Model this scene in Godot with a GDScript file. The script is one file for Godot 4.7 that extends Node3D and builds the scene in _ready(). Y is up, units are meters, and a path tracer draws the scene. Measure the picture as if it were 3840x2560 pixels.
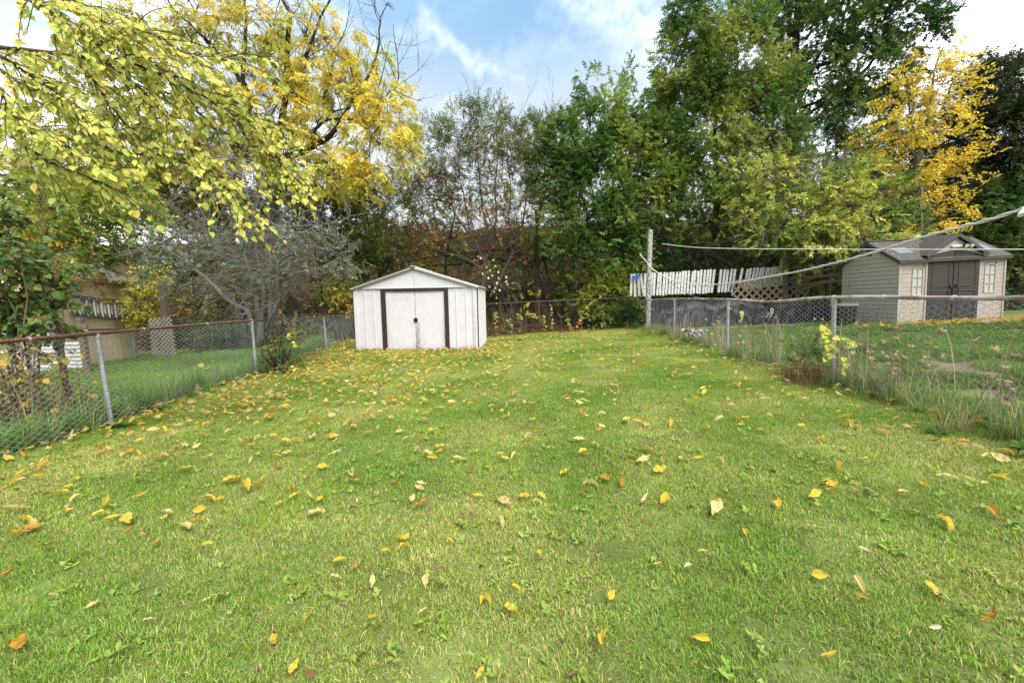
extends Node3D

var M := {}
var rng := RandomNumberGenerator.new()
var used := {}
var nz := FastNoiseLite.new()
var nz2 := FastNoiseLite.new()


# Collects triangles, normals and colours, and commits them as one mesh.
class Geo:
	var v := PackedVector3Array()
	var n := PackedVector3Array()
	var c := PackedColorArray()
	var i := PackedInt32Array()

	func tri(a: Vector3, b: Vector3, d: Vector3, col: Color) -> void:
		var m := (b - a).cross(d - a).normalized()
		var k := v.size()
		v.append(a); v.append(b); v.append(d)
		n.append(m); n.append(m); n.append(m)
		c.append(col); c.append(col); c.append(col)
		i.append(k); i.append(k + 2); i.append(k + 1)

	func quad(a: Vector3, b: Vector3, d: Vector3, e: Vector3, col: Color) -> void:
		var m := (b - a).cross(e - a).normalized()
		if m.length() < 0.5:
			m = (d - b).cross(e - b).normalized()
		var k := v.size()
		v.append(a); v.append(b); v.append(d); v.append(e)
		for q in 4:
			n.append(m); c.append(col)
		i.append(k); i.append(k + 2); i.append(k + 1)
		i.append(k); i.append(k + 3); i.append(k + 2)

	# A box with chamfered edges.
	func box(at: Vector3, size: Vector3, col := Color.WHITE, b := 0.004, basis := Basis.IDENTITY) -> void:
		var h := size * 0.5
		b = minf(b, minf(h.x, minf(h.y, h.z)) * 0.6)
		for ax in 3:
			var ay := (ax + 1) % 3
			var az := (ax + 2) % 3
			for s in [-1.0, 1.0]:
				var p := []
				for q in [[-1, -1], [1, -1], [1, 1], [-1, 1]]:
					var w := Vector3.ZERO
					w[ax] = h[ax] * s
					w[ay] = (h[ay] - b) * q[0]
					w[az] = (h[az] - b) * q[1]
					p.append(at + basis * w)
				if s > 0:
					quad(p[0], p[1], p[2], p[3], col)
				else:
					quad(p[0], p[3], p[2], p[1], col)
			for s in [-1.0, 1.0]:
				for t in [-1.0, 1.0]:
					var p := []
					for q in [[-1, 0], [1, 0], [1, 1], [-1, 1]]:
						var w := Vector3.ZERO
						w[ax] = (h[ax] - b) * q[0]
						w[ay] = h[ay] * s if q[1] == 0 else (h[ay] - b) * s
						w[az] = (h[az] - b) * t if q[1] == 0 else h[az] * t
						p.append(at + basis * w)
					if s * t > 0:
						quad(p[0], p[1], p[2], p[3], col)
					else:
						quad(p[0], p[3], p[2], p[1], col)

	func tube(p: Array, r: Array, sides: int, col: Color, capped := false) -> void:
		var m := p.size()
		var k0 := v.size()
		var u := Vector3.ZERO
		for j in m:
			var t: Vector3 = (p[mini(j + 1, m - 1)] - p[maxi(j - 1, 0)]).normalized()
			if j == 0:
				u = t.cross(Vector3(0.31, 0.17, 0.93)).normalized()
			u = (u - t * u.dot(t)).normalized()
			var w := t.cross(u)
			for q in sides:
				var a := TAU * q / sides
				var o := u * cos(a) + w * sin(a)
				v.append(p[j] + o * r[j]); n.append(o); c.append(col)
		for j in m - 1:
			for q in sides:
				var a := k0 + j * sides + q
				var b := k0 + j * sides + (q + 1) % sides
				i.append(a); i.append(b + sides); i.append(b)
				i.append(a); i.append(a + sides); i.append(b + sides)
		if capped:
			for e in [0, m - 1]:
				for q in range(1, sides - 1):
					var a = k0 + e * sides
					if e == 0:
						tri(v[a], v[a + q + 1], v[a + q], col)
					else:
						tri(v[a], v[a + q], v[a + q + 1], col)

	# A small leaf of two triangles folded along its midrib.
	func leaf(at: Vector3, dir: Vector3, up: Vector3, l: float, w: float, fold: float, col: Color) -> void:
		var s := dir.cross(up).normalized() * w * 0.5
		var u := up * fold * w
		var tip := at + dir * l
		var mid := at + dir * l * 0.42 + u
		tri(at, mid + s, tip, col)
		tri(at, tip, mid - s, col)

	# A large leaf: a row of cross-sections along a curved midrib.
	func blade(at: Vector3, dir: Vector3, up: Vector3, l: float, w: float, fold: float, curl: float, col: Color, prof: Array, wave := 0.0) -> void:
		var m := prof.size()
		var p := at
		var d := dir
		var z := up
		var side := dir.cross(up).normalized()
		var pa := p
		var pl := p
		var pr := p
		for j in m:
			var ww: float = prof[j] * w * 0.5
			var lift := z * fold * ww
			var wob := z * wave * w * sin(j * 2.1 + l * 300.0)
			var cl := p - side * ww + lift + wob
			var cr := p + side * ww + lift - wob
			if j > 0:
				quad(pa, pr, cr, p, col)
				quad(pl, pa, p, cl, col)
			pa = p; pl = cl; pr = cr
			d = d.rotated(side, curl / m)
			z = z.rotated(side, curl / m)
			p = p + d * l / (m - 1)

	func mesh() -> ArrayMesh:
		var a := []
		a.resize(Mesh.ARRAY_MAX)
		a[Mesh.ARRAY_VERTEX] = v
		a[Mesh.ARRAY_NORMAL] = n
		a[Mesh.ARRAY_COLOR] = c
		a[Mesh.ARRAY_INDEX] = i
		var m := ArrayMesh.new()
		m.add_surface_from_arrays(Mesh.PRIMITIVE_TRIANGLES, a)
		return m

	# The same with texture coordinates taken from x and y over a rectangle.
	func flat_mesh(r: Rect2) -> ArrayMesh:
		var uv := PackedVector2Array()
		for q in v:
			uv.append(Vector2((q.x - r.position.x) / r.size.x, 1.0 - (q.y - r.position.y) / r.size.y))
		var a := []
		a.resize(Mesh.ARRAY_MAX)
		a[Mesh.ARRAY_VERTEX] = v
		a[Mesh.ARRAY_NORMAL] = n
		a[Mesh.ARRAY_COLOR] = c
		a[Mesh.ARRAY_TEX_UV] = uv
		a[Mesh.ARRAY_INDEX] = i
		var m := ArrayMesh.new()
		m.add_surface_from_arrays(Mesh.PRIMITIVE_TRIANGLES, a)
		return m


func numbered(called: String, parent: Node) -> String:
	var key := str(parent.get_instance_id()) + called
	used[key] = used.get(key, -1) + 1
	return called if used[key] == 0 else called + "_%03d" % used[key]


func thing(called: String, label: String, category: String, at := Vector3.ZERO, group := "") -> Node3D:
	var o := Node3D.new()
	o.name = numbered(called, self)
	add_child(o, true)
	o.position = at
	o.set_meta("label", label)
	o.set_meta("category", category)
	if group:
		o.set_meta("group", group)
	return o


func put(parent: Node, called: String, mesh: Mesh, m: Material, stuff := false) -> MeshInstance3D:
	var o := MeshInstance3D.new()
	o.name = numbered(called, parent)
	o.mesh = mesh
	o.material_override = m
	parent.add_child(o, true)
	if stuff:
		o.set_meta("kind", "stuff")
	return o


func many(parent: Node, called: String, mesh: Mesh, m: Material, where: Array, tint: Array) -> MultiMeshInstance3D:
	var mm := MultiMesh.new()
	mm.transform_format = MultiMesh.TRANSFORM_3D
	mm.use_colors = true
	mm.mesh = mesh
	mm.instance_count = where.size()
	for k in where.size():
		mm.set_instance_transform(k, where[k])
		mm.set_instance_color(k, tint[k])
	var o := MultiMeshInstance3D.new()
	o.name = numbered(called, parent)
	o.multimesh = mm
	o.material_override = m
	parent.add_child(o, true)
	o.set_meta("kind", "stuff")
	return o


func lin(r: float, g: float, b: float) -> Color:
	return Color(r, g, b).linear_to_srgb()


func material(called: String, col: Color, rough: float, metal := 0.0) -> StandardMaterial3D:
	var m := StandardMaterial3D.new()
	m.resource_name = called
	m.albedo_color = col.linear_to_srgb()
	m.roughness = rough
	m.metallic = metal
	m.cull_mode = BaseMaterial3D.CULL_DISABLED
	M[called] = m
	return m


func tinted(called: String, rough: float, back := 0.0, spec := 0.5) -> StandardMaterial3D:
	var m := material(called, Color.WHITE, rough)
	m.vertex_color_use_as_albedo = true
	m.metallic_specular = spec
	if back > 0.0:
		m.backlight_enabled = true
		m.backlight = Color(back, back, back)
	return m


# A noise picture between colours, laid on from three sides.
func mottled(m: StandardMaterial3D, stops: Array, cols: Array, freq: float, scale: Vector3, seed_: int, bump := 0.0) -> void:
	var g := Gradient.new()
	g.offsets = PackedFloat32Array(stops)
	var cc := PackedColorArray()
	for q in cols:
		cc.append(q.linear_to_srgb())
	g.colors = cc
	var f := FastNoiseLite.new()
	f.seed = seed_
	f.noise_type = FastNoiseLite.TYPE_SIMPLEX_SMOOTH
	f.frequency = freq
	f.fractal_octaves = 5
	var t := NoiseTexture2D.new()
	t.width = 512
	t.height = 512
	t.seamless = true
	t.noise = f
	t.color_ramp = g
	m.albedo_texture = t
	m.albedo_color = Color.WHITE
	m.uv1_triplanar = true
	m.uv1_world_triplanar = true
	m.uv1_scale = scale
	if bump > 0.0:
		var b := NoiseTexture2D.new()
		b.width = 512
		b.height = 512
		b.seamless = true
		b.noise = f
		b.as_normal_map = true
		b.bump_strength = bump
		m.normal_enabled = true
		m.normal_texture = b


func rv(s := 1.0) -> Vector3:
	return Vector3(rng.randf_range(-s, s), rng.randf_range(-s, s), rng.randf_range(-s, s))


func rf(a: float, b: float) -> float:
	return rng.randf_range(a, b)


# A smooth curve through points, each piece cut in k, with some wobble.
func smooth(p: Array, k: int, wob := 0.0) -> Array:
	var out := []
	for j in p.size() - 1:
		var a: Vector3 = p[maxi(j - 1, 0)]
		var d: Vector3 = p[mini(j + 2, p.size() - 1)]
		for q in k:
			var x: Vector3 = p[j].cubic_interpolate(p[j + 1], a, d, float(q) / k)
			out.append(x + (rv(wob) if (j + q) > 0 else Vector3.ZERO))
	out.append(p[-1])
	return out


func taper(n: int, r0: float, r1: float) -> Array:
	var out := []
	for j in n:
		out.append(lerpf(r0, r1, float(j) / maxi(n - 1, 1)))
	return out


func limb(g: Geo, p: Array, r0: float, r1: float, sides: int, col: Color, wob := 0.0, k := 4) -> Array:
	var q := smooth(p, k, wob)
	g.tube(q, taper(q.size(), r0, r1), sides, col)
	return q


# A twig that wanders and forks; ends are added to tips.
func sprout(g: Geo, at: Vector3, dir: Vector3, l: float, r: float, forks: int, col: Color, bend: float, lift: float, tips: Array) -> void:
	var p := [at]
	var d := dir.normalized()
	var x := at
	for j in 4:
		d = (d + rv(bend) + Vector3(0, lift, 0)).normalized()
		x = x + d * l / 4.0
		p.append(x)
	g.tube(p, taper(5, r, r * 0.45), 3 if r < 0.012 else 4, col)
	tips.append([x, d])
	if forks > 0:
		for j in 3:
			var k := 1 + rng.randi() % 4
			var e = ((p[k] - p[k - 1]).normalized() + rv(0.9)).normalized()
			sprout(g, p[k], e, l * rf(0.45, 0.7), r * 0.55, forks - 1, col, bend, lift, tips)


# Meshes of one spray: a twig with its leaves.
func spray(kind: String, s: int) -> ArrayMesh:
	rng.seed = s * 7919 + kind.hash()
	var g := Geo.new()
	match kind:
		"pinnate":
			for q in 3:
				var d := (Vector3(rf(-0.7, 0.7), 0.55, rf(-0.5, 0.3))).normalized()
				var l := rf(0.3, 0.48)
				var p := Vector3(0, 0.05 * q, 0)
				var up := Vector3(0, 0, 1)
				var pts := [p]
				for j in 7:
					d = (d + Vector3(0, 0, -0.10)).normalized()
					p = p + d * l / 7.0
					pts.append(p)
					var side := d.cross(up).normalized()
					for e in [-1.0, 1.0]:
						if rng.randf() < 0.12:
							continue
						var k := rf(0.7, 1.15)
						g.leaf(p, (side * e + d * 0.5 + Vector3(0, 0, rf(-0.75, -0.1))).normalized(), (up + rv(0.4)).normalized(), rf(0.11, 0.17), rf(0.036, 0.052), rf(0.0, 0.2), Color(k, k * rf(0.93, 1.05), k * 0.9))
				g.tube(pts, taper(8, 0.004, 0.002), 3, Color(0.6, 0.45, 0.5))
		_:
			var n := 14
			var ll := [0.092, 0.06]
			var len_ := 0.34
			if kind == "small":
				n = 16; ll = [0.042, 0.026]; len_ = 0.26
			elif kind == "slender":
				n = 12; ll = [0.09, 0.032]; len_ = 0.32
			elif kind == "lobed":
				n = 10; ll = [0.125, 0.10]; len_ = 0.36
			elif kind == "ovate":
				n = 9; ll = [0.10, 0.062]; len_ = 0.34
			var pts := [Vector3.ZERO]
			var d := Vector3.UP
			var p := Vector3.ZERO
			for j in n:
				d = (d + rv(0.16)).normalized()
				p = p + d * len_ / n
				pts.append(p)
				var e := 1.0 if j % 2 == 0 else -1.0
				var side := Vector3(e, 0, rf(-0.7, 0.7))
				var k := rf(0.68, 1.2)
				var col := Color(k * rf(0.9, 1.1), k, k * rf(0.85, 1.1))
				var dd := (side + d * rf(0.2, 0.9) + Vector3(0, 0, -0.25)).normalized()
				var up := (Vector3(0, 0, 1) + rv(0.55)).normalized()
				var sc := rf(0.65, 1.15)
				if kind == "lobed":
					g.leaf(p, dd, up, ll[0] * sc, ll[1] * sc * 0.55, 0.1, col)
					for f in [-1.0, 1.0]:
						var sd := dd.rotated(up, f * 0.75)
						g.leaf(p, sd, up, ll[0] * sc * 0.78, ll[1] * sc * 0.45, 0.1, col)
				else:
					g.leaf(p, dd, up, ll[0] * sc, ll[1] * sc, rf(0.05, 0.25), col)
			g.tube(pts, taper(pts.size(), 0.004, 0.0015), 3, Color(0.55, 0.42, 0.6))
	return g.mesh()


var sprays := {}


func spray_of(kind: String) -> Array:
	if not sprays.has(kind):
		var a := []
		for s in 3:
			a.append(spray(kind, s + 1))
		sprays[kind] = a
	return sprays[kind]


# Fills rounded masses with sprays, thinned by noise into clumps and gaps, and leads branches into each mass.
func crown(tree: Node3D, wood: Geo, limbs: Array, blobs: Array, kind: String, cols: Array, o := {}) -> void:
	var bark: Color = o.get("bark", Color(0.07, 0.058, 0.045))
	var scale: float = o.get("scale", 1.0)
	var gap: float = o.get("gap", -0.12)
	var clump: float = o.get("clump", 1.1)
	var droop: float = o.get("droop", -0.15)
	var twigs: int = o.get("twigs", 7)
	var area: float = {"pinnate": 0.12, "small": 0.009, "slender": 0.020, "lobed": 0.055, "ovate": 0.03}.get(kind, 0.036) * scale * scale
	var ms := spray_of(kind)
	var xs := [[], [], []]
	var ts := [[], [], []]
	for b in blobs:
		var c: Vector3 = b[0]
		var rx: float = b[1]
		var ry: float = b[2]
		var rz: float = minf(maxf(rx, ry) * 0.8, o.get("deep", 1.6))
		var near := c
		var best := 1e9
		for l in limbs:
			for q in l:
				var e: float = q.distance_squared_to(c) + maxf(0.0, q.y - c.y) * 3.0
				if e < best:
					best = e
					near = q
		var len_ := near.distance_to(c)
		if len_ > 0.15:
			var mid := near.lerp(c, 0.5) + Vector3(0, len_ * 0.08, 0) + rv(len_ * 0.08)
			var path := smooth([near, mid, c], 4, len_ * 0.015)
			wood.tube(path, taper(path.size(), 0.012 + len_ * 0.012, 0.008), 4, bark)
		for j in twigs:
			var to := c + Vector3(rf(-rx, rx), rf(-ry, ry), rf(-rz, rz)) * 0.75
			var pt := smooth([c, c.lerp(to, 0.5) + rv(rx * 0.12), to], 3)
			wood.tube(pt, taper(pt.size(), 0.011, 0.004), 3, bark)
		var n := int(5.0 * o.get("more", 1.0) * b[3] * PI * rx * ry / area)
		for j in n:
			var d := rv()
			while d.length_squared() > 1.0 or d.length_squared() < 0.001:
				d = rv()
			d = d.normalized() * pow(d.length(), 0.75)
			var p := c + Vector3(d.x * rx, d.y * ry, d.z * rz) * (1.0 + 0.22 * nz.get_noise_3dv(c * 7.0 + d * 40.0))
			if nz.get_noise_3dv(p * clump * 60.0) < gap + rf(-0.10, 0.10):
				continue
			var out := (Vector3(d.x, d.y * 0.6 + 0.15 + droop, d.z) + rv(0.8)).normalized()
			var up := (Vector3.UP + rv(0.75)).normalized()
			if absf(up.dot(out)) > 0.9:
				up = Vector3(out.y, out.z, out.x)
			var x := out.cross(up).normalized()
			var z := x.cross(out)
			var s := scale * rf(0.75, 1.25)
			var k := rng.randi() % 3
			xs[k].append(Transform3D(Basis(x * s, out * s, z * s), p))
			var t = clampf(0.5 + nz2.get_noise_3dv(p * clump * 30.0) * 1.7 + rf(-0.22, 0.22), 0.0, 1.0) * (cols[b[4]].size() - 1.001)
			var pal: Array = cols[b[4]]
			var col: Color = pal[int(t)].lerp(pal[int(t) + 1], t - int(t))
			var w := rf(0.72, 1.3)
			ts[k].append(Color(col.r * w, col.g * w, col.b * w))
	for k in 3:
		if xs[k].size():
			many(tree, "foliage", ms[k], M.leaf, xs[k], ts[k])


const SUN_ENERGY := 0.95
const EXPOSURE := 2.25


func _ready() -> void:
	# Camera, sky, sun, exposure.
	var cam := Camera3D.new()
	cam.name = "camera"
	cam.fov = 79.96
	cam.near = 0.05
	cam.far = 900.0
	add_child(cam)
	cam.position = Vector3(0, 1.2, 0)
	cam.basis = Basis(Vector3.RIGHT, deg_to_rad(-5.6)) * Basis(Vector3.BACK, deg_to_rad(-2.7))
	var env := Environment.new()
	env.background_mode = Environment.BG_SKY
	env.tonemap_mode = Environment.TONE_MAPPER_LINEAR
	env.tonemap_exposure = EXPOSURE
	env.sdfgi_enabled = true
	env.ssao_enabled = true
	env.ssil_enabled = true
	var sky := Sky.new()
	var pano := PanoramaSkyMaterial.new()
	pano.panorama = sky_picture()
	sky.sky_material = pano
	env.sky = sky
	var we := WorldEnvironment.new()
	we.name = "world"
	we.environment = env
	add_child(we)
	var sun := DirectionalLight3D.new()
	sun.name = "sun"
	sun.light_energy = SUN_ENERGY
	sun.light_color = Color(1.0, 0.96, 0.9)
	sun.light_angular_distance = 40.0
	sun.shadow_enabled = true
	sun.rotation_degrees = Vector3(-55, 32, 0)
	add_child(sun)

	nz.seed = 5
	nz.fractal_octaves = 3
	nz2.seed = 11
	nz2.fractal_octaves = 2
	materials()
	terrain()
	fences()
	metal_shed()
	resin_shed()
	tan_shed()
	picket_things()
	lines()
	walnut()
	mulberry()
	fence_shrub()
	grey_apple()
	red_apple()
	right_trees()
	undergrowth()
	lawn()
	weeds()
	fallen()
	oddments()


func sky_picture() -> ImageTexture:
	var w := 1536
	var h := 768
	var data := PackedFloat32Array()
	data.resize(w * h * 3)
	var f := FastNoiseLite.new()
	f.seed = 21
	f.frequency = 1.0
	f.fractal_octaves = 5
	var g := FastNoiseLite.new()
	g.seed = 4
	g.frequency = 1.0
	g.fractal_octaves = 2
	# Wisps of cirrus: [from, to, half width, strength], as azimuth and elevation.
	var wisps := [
		[Vector2(-0.139, 0.562), Vector2(-0.131, 0.538), 0.028, 0.75], [Vector2(-0.152, 0.542), Vector2(-0.056, 0.507), 0.024, 0.85], [Vector2(-0.066, 0.511), Vector2(0.068, 0.479), 0.016, 0.6],
		[Vector2(0.149, 0.597), Vector2(0.271, 0.550), 0.04, 0.9], [Vector2(0.253, 0.565), Vector2(0.379, 0.500), 0.075, 0.95], [Vector2(-0.385, 0.571), Vector2(-0.267, 0.533), 0.035, 0.8], [Vector2(-0.276, 0.532), Vector2(-0.114, 0.523), 0.022, 0.5],
		[Vector2(-0.198, 0.457), Vector2(-0.116, 0.441), 0.013, 0.6], [Vector2(-0.095, 0.523), Vector2(0.203, 0.496), 0.02, 0.35], [Vector2(0.324, 0.432), Vector2(0.395, 0.404), 0.025, 0.5], [Vector2(0.117, 0.545), Vector2(0.165, 0.530), 0.012, 0.3],
		[Vector2(-0.873, 0.413), Vector2(-0.628, 0.449), 0.12, 0.75], [Vector2(0.790, 0.413), Vector2(0.939, 0.309), 0.2, 0.8], [Vector2(-0.626, 0.559), Vector2(-0.414, 0.536), 0.12, 0.7], [Vector2(0.614, 0.547), Vector2(0.835, 0.424), 0.12, 0.6]]
	for y in h:
		var el := PI * (0.5 - (y + 0.5) / h)
		for x in w:
			var az := wrapf(TAU * (x + 0.5) / w, -PI, PI)
			var k := (y * w + x) * 3
			if el < -0.02:
				data[k] = 0.42; data[k + 1] = 0.44; data[k + 2] = 0.44
				continue
			var d := Vector3(sin(az) * cos(el), sin(el), -cos(az) * cos(el))
			var q := 1.0 / (d.y + 0.16)
			var s := Vector2(d.x, d.z) * q
			var warp := g.get_noise_2d(s.x * 0.5, s.y * 0.5) * 0.22
			var n := f.get_noise_2d((s.x * 0.55 + s.y * 0.35 + warp) * 1.0, (s.y * 0.9 - s.x * 0.6 + warp) * 2.2)
			var cloud := smoothstep(-0.35, 0.55, n + 0.16) * 0.95
			# The broad sheet of thin cloud, which leaves the middle of the view clear.
			var clear := smoothstep(0.25, 0.8, absf(az - 0.03)) * 0.88 + 0.12
			clear = maxf(clear, smoothstep(0.75, 1.1, el))
			cloud *= clear
			if absf(az) < 1.4 and el < 1.2:
				var q1 := Vector2(f.get_noise_2d(az * 5.0, el * 5.0), f.get_noise_2d(az * 5.0 + 70.0, el * 5.0)) * 0.045
				var q2 := Vector2(f.get_noise_2d(az * 26.0, el * 26.0), f.get_noise_2d(az * 26.0 + 9.0, el * 26.0)) * 0.016
				var p := Vector2(az, el) + q1 + q2
				var fine := f.get_noise_2d((az * 0.8 + el * 0.4 + q2.x * 2.0) * 14.0, (el * 0.9 - az * 0.35 + q2.y) * 34.0)
				for wi in wisps:
					var a: Vector2 = wi[0]
					var b: Vector2 = wi[1]
					var t := clampf((p - a).dot(b - a) / (b - a).length_squared(), 0.0, 1.0)
					var e: float = p.distance_to(a.lerp(b, t)) / wi[2]
					if e < 2.2:
						cloud = maxf(cloud, wi[3] * 0.5 * smoothstep(1.6, 0.0, e + fine * 0.6) * (0.85 + fine * 0.8))
			cloud = pow(clampf(cloud, 0.0, 1.0), 1.15)
			var up := pow(clampf(1.0 - d.y, 0.0, 1.0), 2.6)
			var haze := pow(clampf(1.0 - d.y, 0.0, 1.0), 7.0)
			var c := Vector3(0.14, 0.265, 0.42).lerp(Vector3(0.275, 0.37, 0.44), up).lerp(Vector3(0.42, 0.43, 0.45), haze)
			c = c.lerp(Vector3(0.40, 0.42, 0.44), smoothstep(0.56, 0.30, d.y) * 0.9)
			c = c.lerp(Vector3(0.82, 0.82, 0.825), cloud * 0.95)
			data[k] = c.x; data[k + 1] = c.y; data[k + 2] = c.z
	var im := Image.create_from_data(w, h, false, Image.FORMAT_RGBF, data.to_byte_array())
	return ImageTexture.create_from_image(im)


func materials() -> void:
	tinted("leaf", 0.55, 0.9, 0.35)
	tinted("bigleaf", 0.5, 0.8, 0.35)
	tinted("grass", 0.7, 0.8, 0.15)
	tinted("dry", 0.85, 0.2, 0.2)
	tinted("bark", 0.95, 0.0, 0.2)
	tinted("paint", 0.6)
	tinted("plastic", 0.5)
	tinted("wire", 0.5, 0.0, 0.6).metallic = 0.15
	tinted("galvanised", 0.5, 0.0, 0.6).metallic = 0.35
	tinted("soil", 1.0, 0.0, 0.1)
	mottled(material("galv_pipe", Color.WHITE, 0.55, 0.3), [0.0, 0.45, 0.6, 1.0], [Color(0.20, 0.21, 0.22), Color(0.36, 0.37, 0.39), Color(0.42, 0.43, 0.45), Color(0.52, 0.53, 0.54)], 0.02, Vector3(3, 3, 3), 3, 2.0)
	mottled(material("rust_pipe", Color.WHITE, 0.8), [0.0, 0.4, 0.62, 0.75, 1.0], [Color(0.055, 0.022, 0.016), Color(0.10, 0.040, 0.028), Color(0.14, 0.062, 0.045), Color(0.19, 0.11, 0.085), Color(0.26, 0.21, 0.18)], 0.02, Vector3(3, 3, 3), 4, 3.0)
	mottled(material("mixed_pipe", Color.WHITE, 0.7, 0.1), [0.0, 0.38, 0.46, 0.54, 1.0], [Color(0.16, 0.085, 0.065), Color(0.24, 0.16, 0.135), Color(0.33, 0.30, 0.29), Color(0.43, 0.43, 0.44), Color(0.50, 0.50, 0.51)], 0.010, Vector3(0.45, 0.45, 0.45), 9, 1.0)
	mottled(material("dark_pipe", Color.WHITE, 0.7, 0.2), [0.0, 0.5, 1.0], [Color(0.03, 0.028, 0.03), Color(0.07, 0.06, 0.06), Color(0.13, 0.12, 0.12)], 0.02, Vector3(3, 3, 3), 6, 2.0)
	mottled(material("peeling", Color.WHITE, 0.75), [0.0, 0.40, 0.47, 0.53, 1.0], [Color(0.08, 0.068, 0.056), Color(0.16, 0.145, 0.125), Color(0.24, 0.225, 0.21), Color(0.46, 0.46, 0.46), Color(0.58, 0.58, 0.59)], 0.022, Vector3(2.2, 0.8, 2.2), 12, 5.0)
	mottled(material("worn_paint", Color.WHITE, 0.7), [0.0, 0.24, 0.30, 0.36, 1.0], [Color(0.08, 0.07, 0.06), Color(0.20, 0.18, 0.16), Color(0.44, 0.44, 0.45), Color(0.54, 0.545, 0.57), Color(0.62, 0.63, 0.66)], 0.02, Vector3(2.2, 0.8, 2.2), 14, 3.0)
	mottled(material("white_metal", Color.WHITE, 0.5), [0.0, 0.3, 0.5, 1.0], [Color(0.48, 0.48, 0.50), Color(0.57, 0.57, 0.61), Color(0.61, 0.61, 0.655), Color(0.65, 0.65, 0.69)], 0.008, Vector3(0.7, 0.4, 0.7), 15, 0.0)
	mottled(material("brown_metal", Color.WHITE, 0.5), [0.0, 1.0], [Color(0.022, 0.015, 0.012), Color(0.040, 0.028, 0.023)], 0.02, Vector3(2, 2, 2), 16)
	mottled(material("roof_metal", Color.WHITE, 0.6), [0.0, 0.4, 0.6, 1.0], [Color(0.20, 0.18, 0.15), Color(0.42, 0.41, 0.39), Color(0.60, 0.60, 0.60), Color(0.70, 0.70, 0.71)], 0.02, Vector3(1, 1, 1), 18)
	mottled(material("old_wood", Color.WHITE, 0.9), [0.0, 0.4, 0.7, 1.0], [Color(0.055, 0.042, 0.028), Color(0.11, 0.088, 0.062), Color(0.16, 0.13, 0.095), Color(0.22, 0.19, 0.15)], 0.012, Vector3(9, 0.8, 9), 17, 4.0)
	mottled(material("lattice_wood", Color.WHITE, 0.9), [0.0, 0.5, 1.0], [Color(0.13, 0.10, 0.07), Color(0.22, 0.175, 0.125), Color(0.30, 0.25, 0.19)], 0.02, Vector3(4, 4, 4), 19, 2.0)
	mottled(material("pale_lattice", Color.WHITE, 0.85), [0.0, 0.5, 1.0], [Color(0.30, 0.27, 0.24), Color(0.42, 0.39, 0.35), Color(0.52, 0.49, 0.45)], 0.02, Vector3(4, 4, 4), 20)
	mottled(material("resin_tan", Color.WHITE, 0.6), [0.0, 0.5, 1.0], [Color(0.36, 0.32, 0.285), Color(0.40, 0.36, 0.32), Color(0.44, 0.40, 0.355)], 0.01, Vector3(2.5, 0.5, 2.5), 22, 1.0)
	mottled(material("resin_brown", Color.WHITE, 0.6), [0.0, 1.0], [Color(0.030, 0.026, 0.024), Color(0.042, 0.036, 0.034)], 0.01, Vector3(2, 2, 2), 23, 1.0)
	mottled(material("resin_roof", Color.WHITE, 0.75), [0.0, 0.5, 1.0], [Color(0.040, 0.036, 0.033), Color(0.060, 0.054, 0.050), Color(0.082, 0.075, 0.070)], 0.02, Vector3(3, 3, 3), 24, 2.0)
	mottled(material("tan_panel", Color.WHITE, 0.8), [0.0, 0.5, 1.0], [Color(0.64, 0.51, 0.33), Color(0.72, 0.58, 0.39), Color(0.77, 0.63, 0.44)], 0.012, Vector3(3, 0.4, 3), 25, 2.0)
	mottled(material("asphalt_roof", Color.WHITE, 0.95), [0.0, 0.5, 1.0], [Color(0.05, 0.05, 0.055), Color(0.10, 0.10, 0.105), Color(0.17, 0.17, 0.175)], 0.05, Vector3(3, 3, 3), 26, 5.0)
	mottled(material("tarp", Color.WHITE, 0.6), [0.0, 0.5, 1.0], [Color(0.006, 0.006, 0.007), Color(0.010, 0.011, 0.014), Color(0.018, 0.021, 0.030)], 0.015, Vector3(1.5, 1.5, 1.5), 27, 6.0)
	mottled(material("ladder_metal", Color.WHITE, 0.4, 0.3), [0.0, 1.0], [Color(0.66, 0.67, 0.69), Color(0.80, 0.81, 0.83)], 0.02, Vector3(3, 3, 3), 28)
	mottled(material("sheet_metal", Color.WHITE, 0.45, 0.15), [0.0, 0.4, 1.0], [Color(0.50, 0.51, 0.52), Color(0.66, 0.67, 0.68), Color(0.76, 0.77, 0.78)], 0.012, Vector3(1, 1, 1), 29)
	mottled(material("rope", Color.WHITE, 0.7), [0.0, 0.5, 1.0], [Color(0.50, 0.49, 0.45), Color(0.66, 0.65, 0.61), Color(0.76, 0.75, 0.71)], 0.02, Vector3(4, 4, 4), 30)
	mottled(material("dark_rail", Color.WHITE, 0.5, 0.4), [0.0, 1.0], [Color(0.12, 0.125, 0.13), Color(0.22, 0.225, 0.235)], 0.02, Vector3(3, 3, 3), 35)
	material("black_plastic", Color(0.012, 0.012, 0.013), 0.4)
	material("white_plastic", Color(0.72, 0.72, 0.72), 0.5)
	material("blue_plastic", Color(0.02, 0.10, 0.33), 0.5)
	material("pane", Color(0.42, 0.43, 0.42), 0.25)
	material("skylight", Color(0.16, 0.20, 0.25), 0.15)
	material("lens", Color(0.75, 0.77, 0.8), 0.15)
	material("dark_gap", Color(0.02, 0.018, 0.016), 0.9)


func ground_height(x: float, z: float) -> float:
	var h := 0.025 * nz.get_noise_2d(x * 30.0, z * 30.0) + 0.012 * nz.get_noise_2d(x * 120.0 + 90.0, z * 120.0)
	if x > -6.0 and x < 1.0 and z < -9.0:
		h += -0.028 * (x + 2.6) * smoothstep(-8.5, -10.2, z) * smoothstep(1.0, -0.6, x)
	return h


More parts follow.
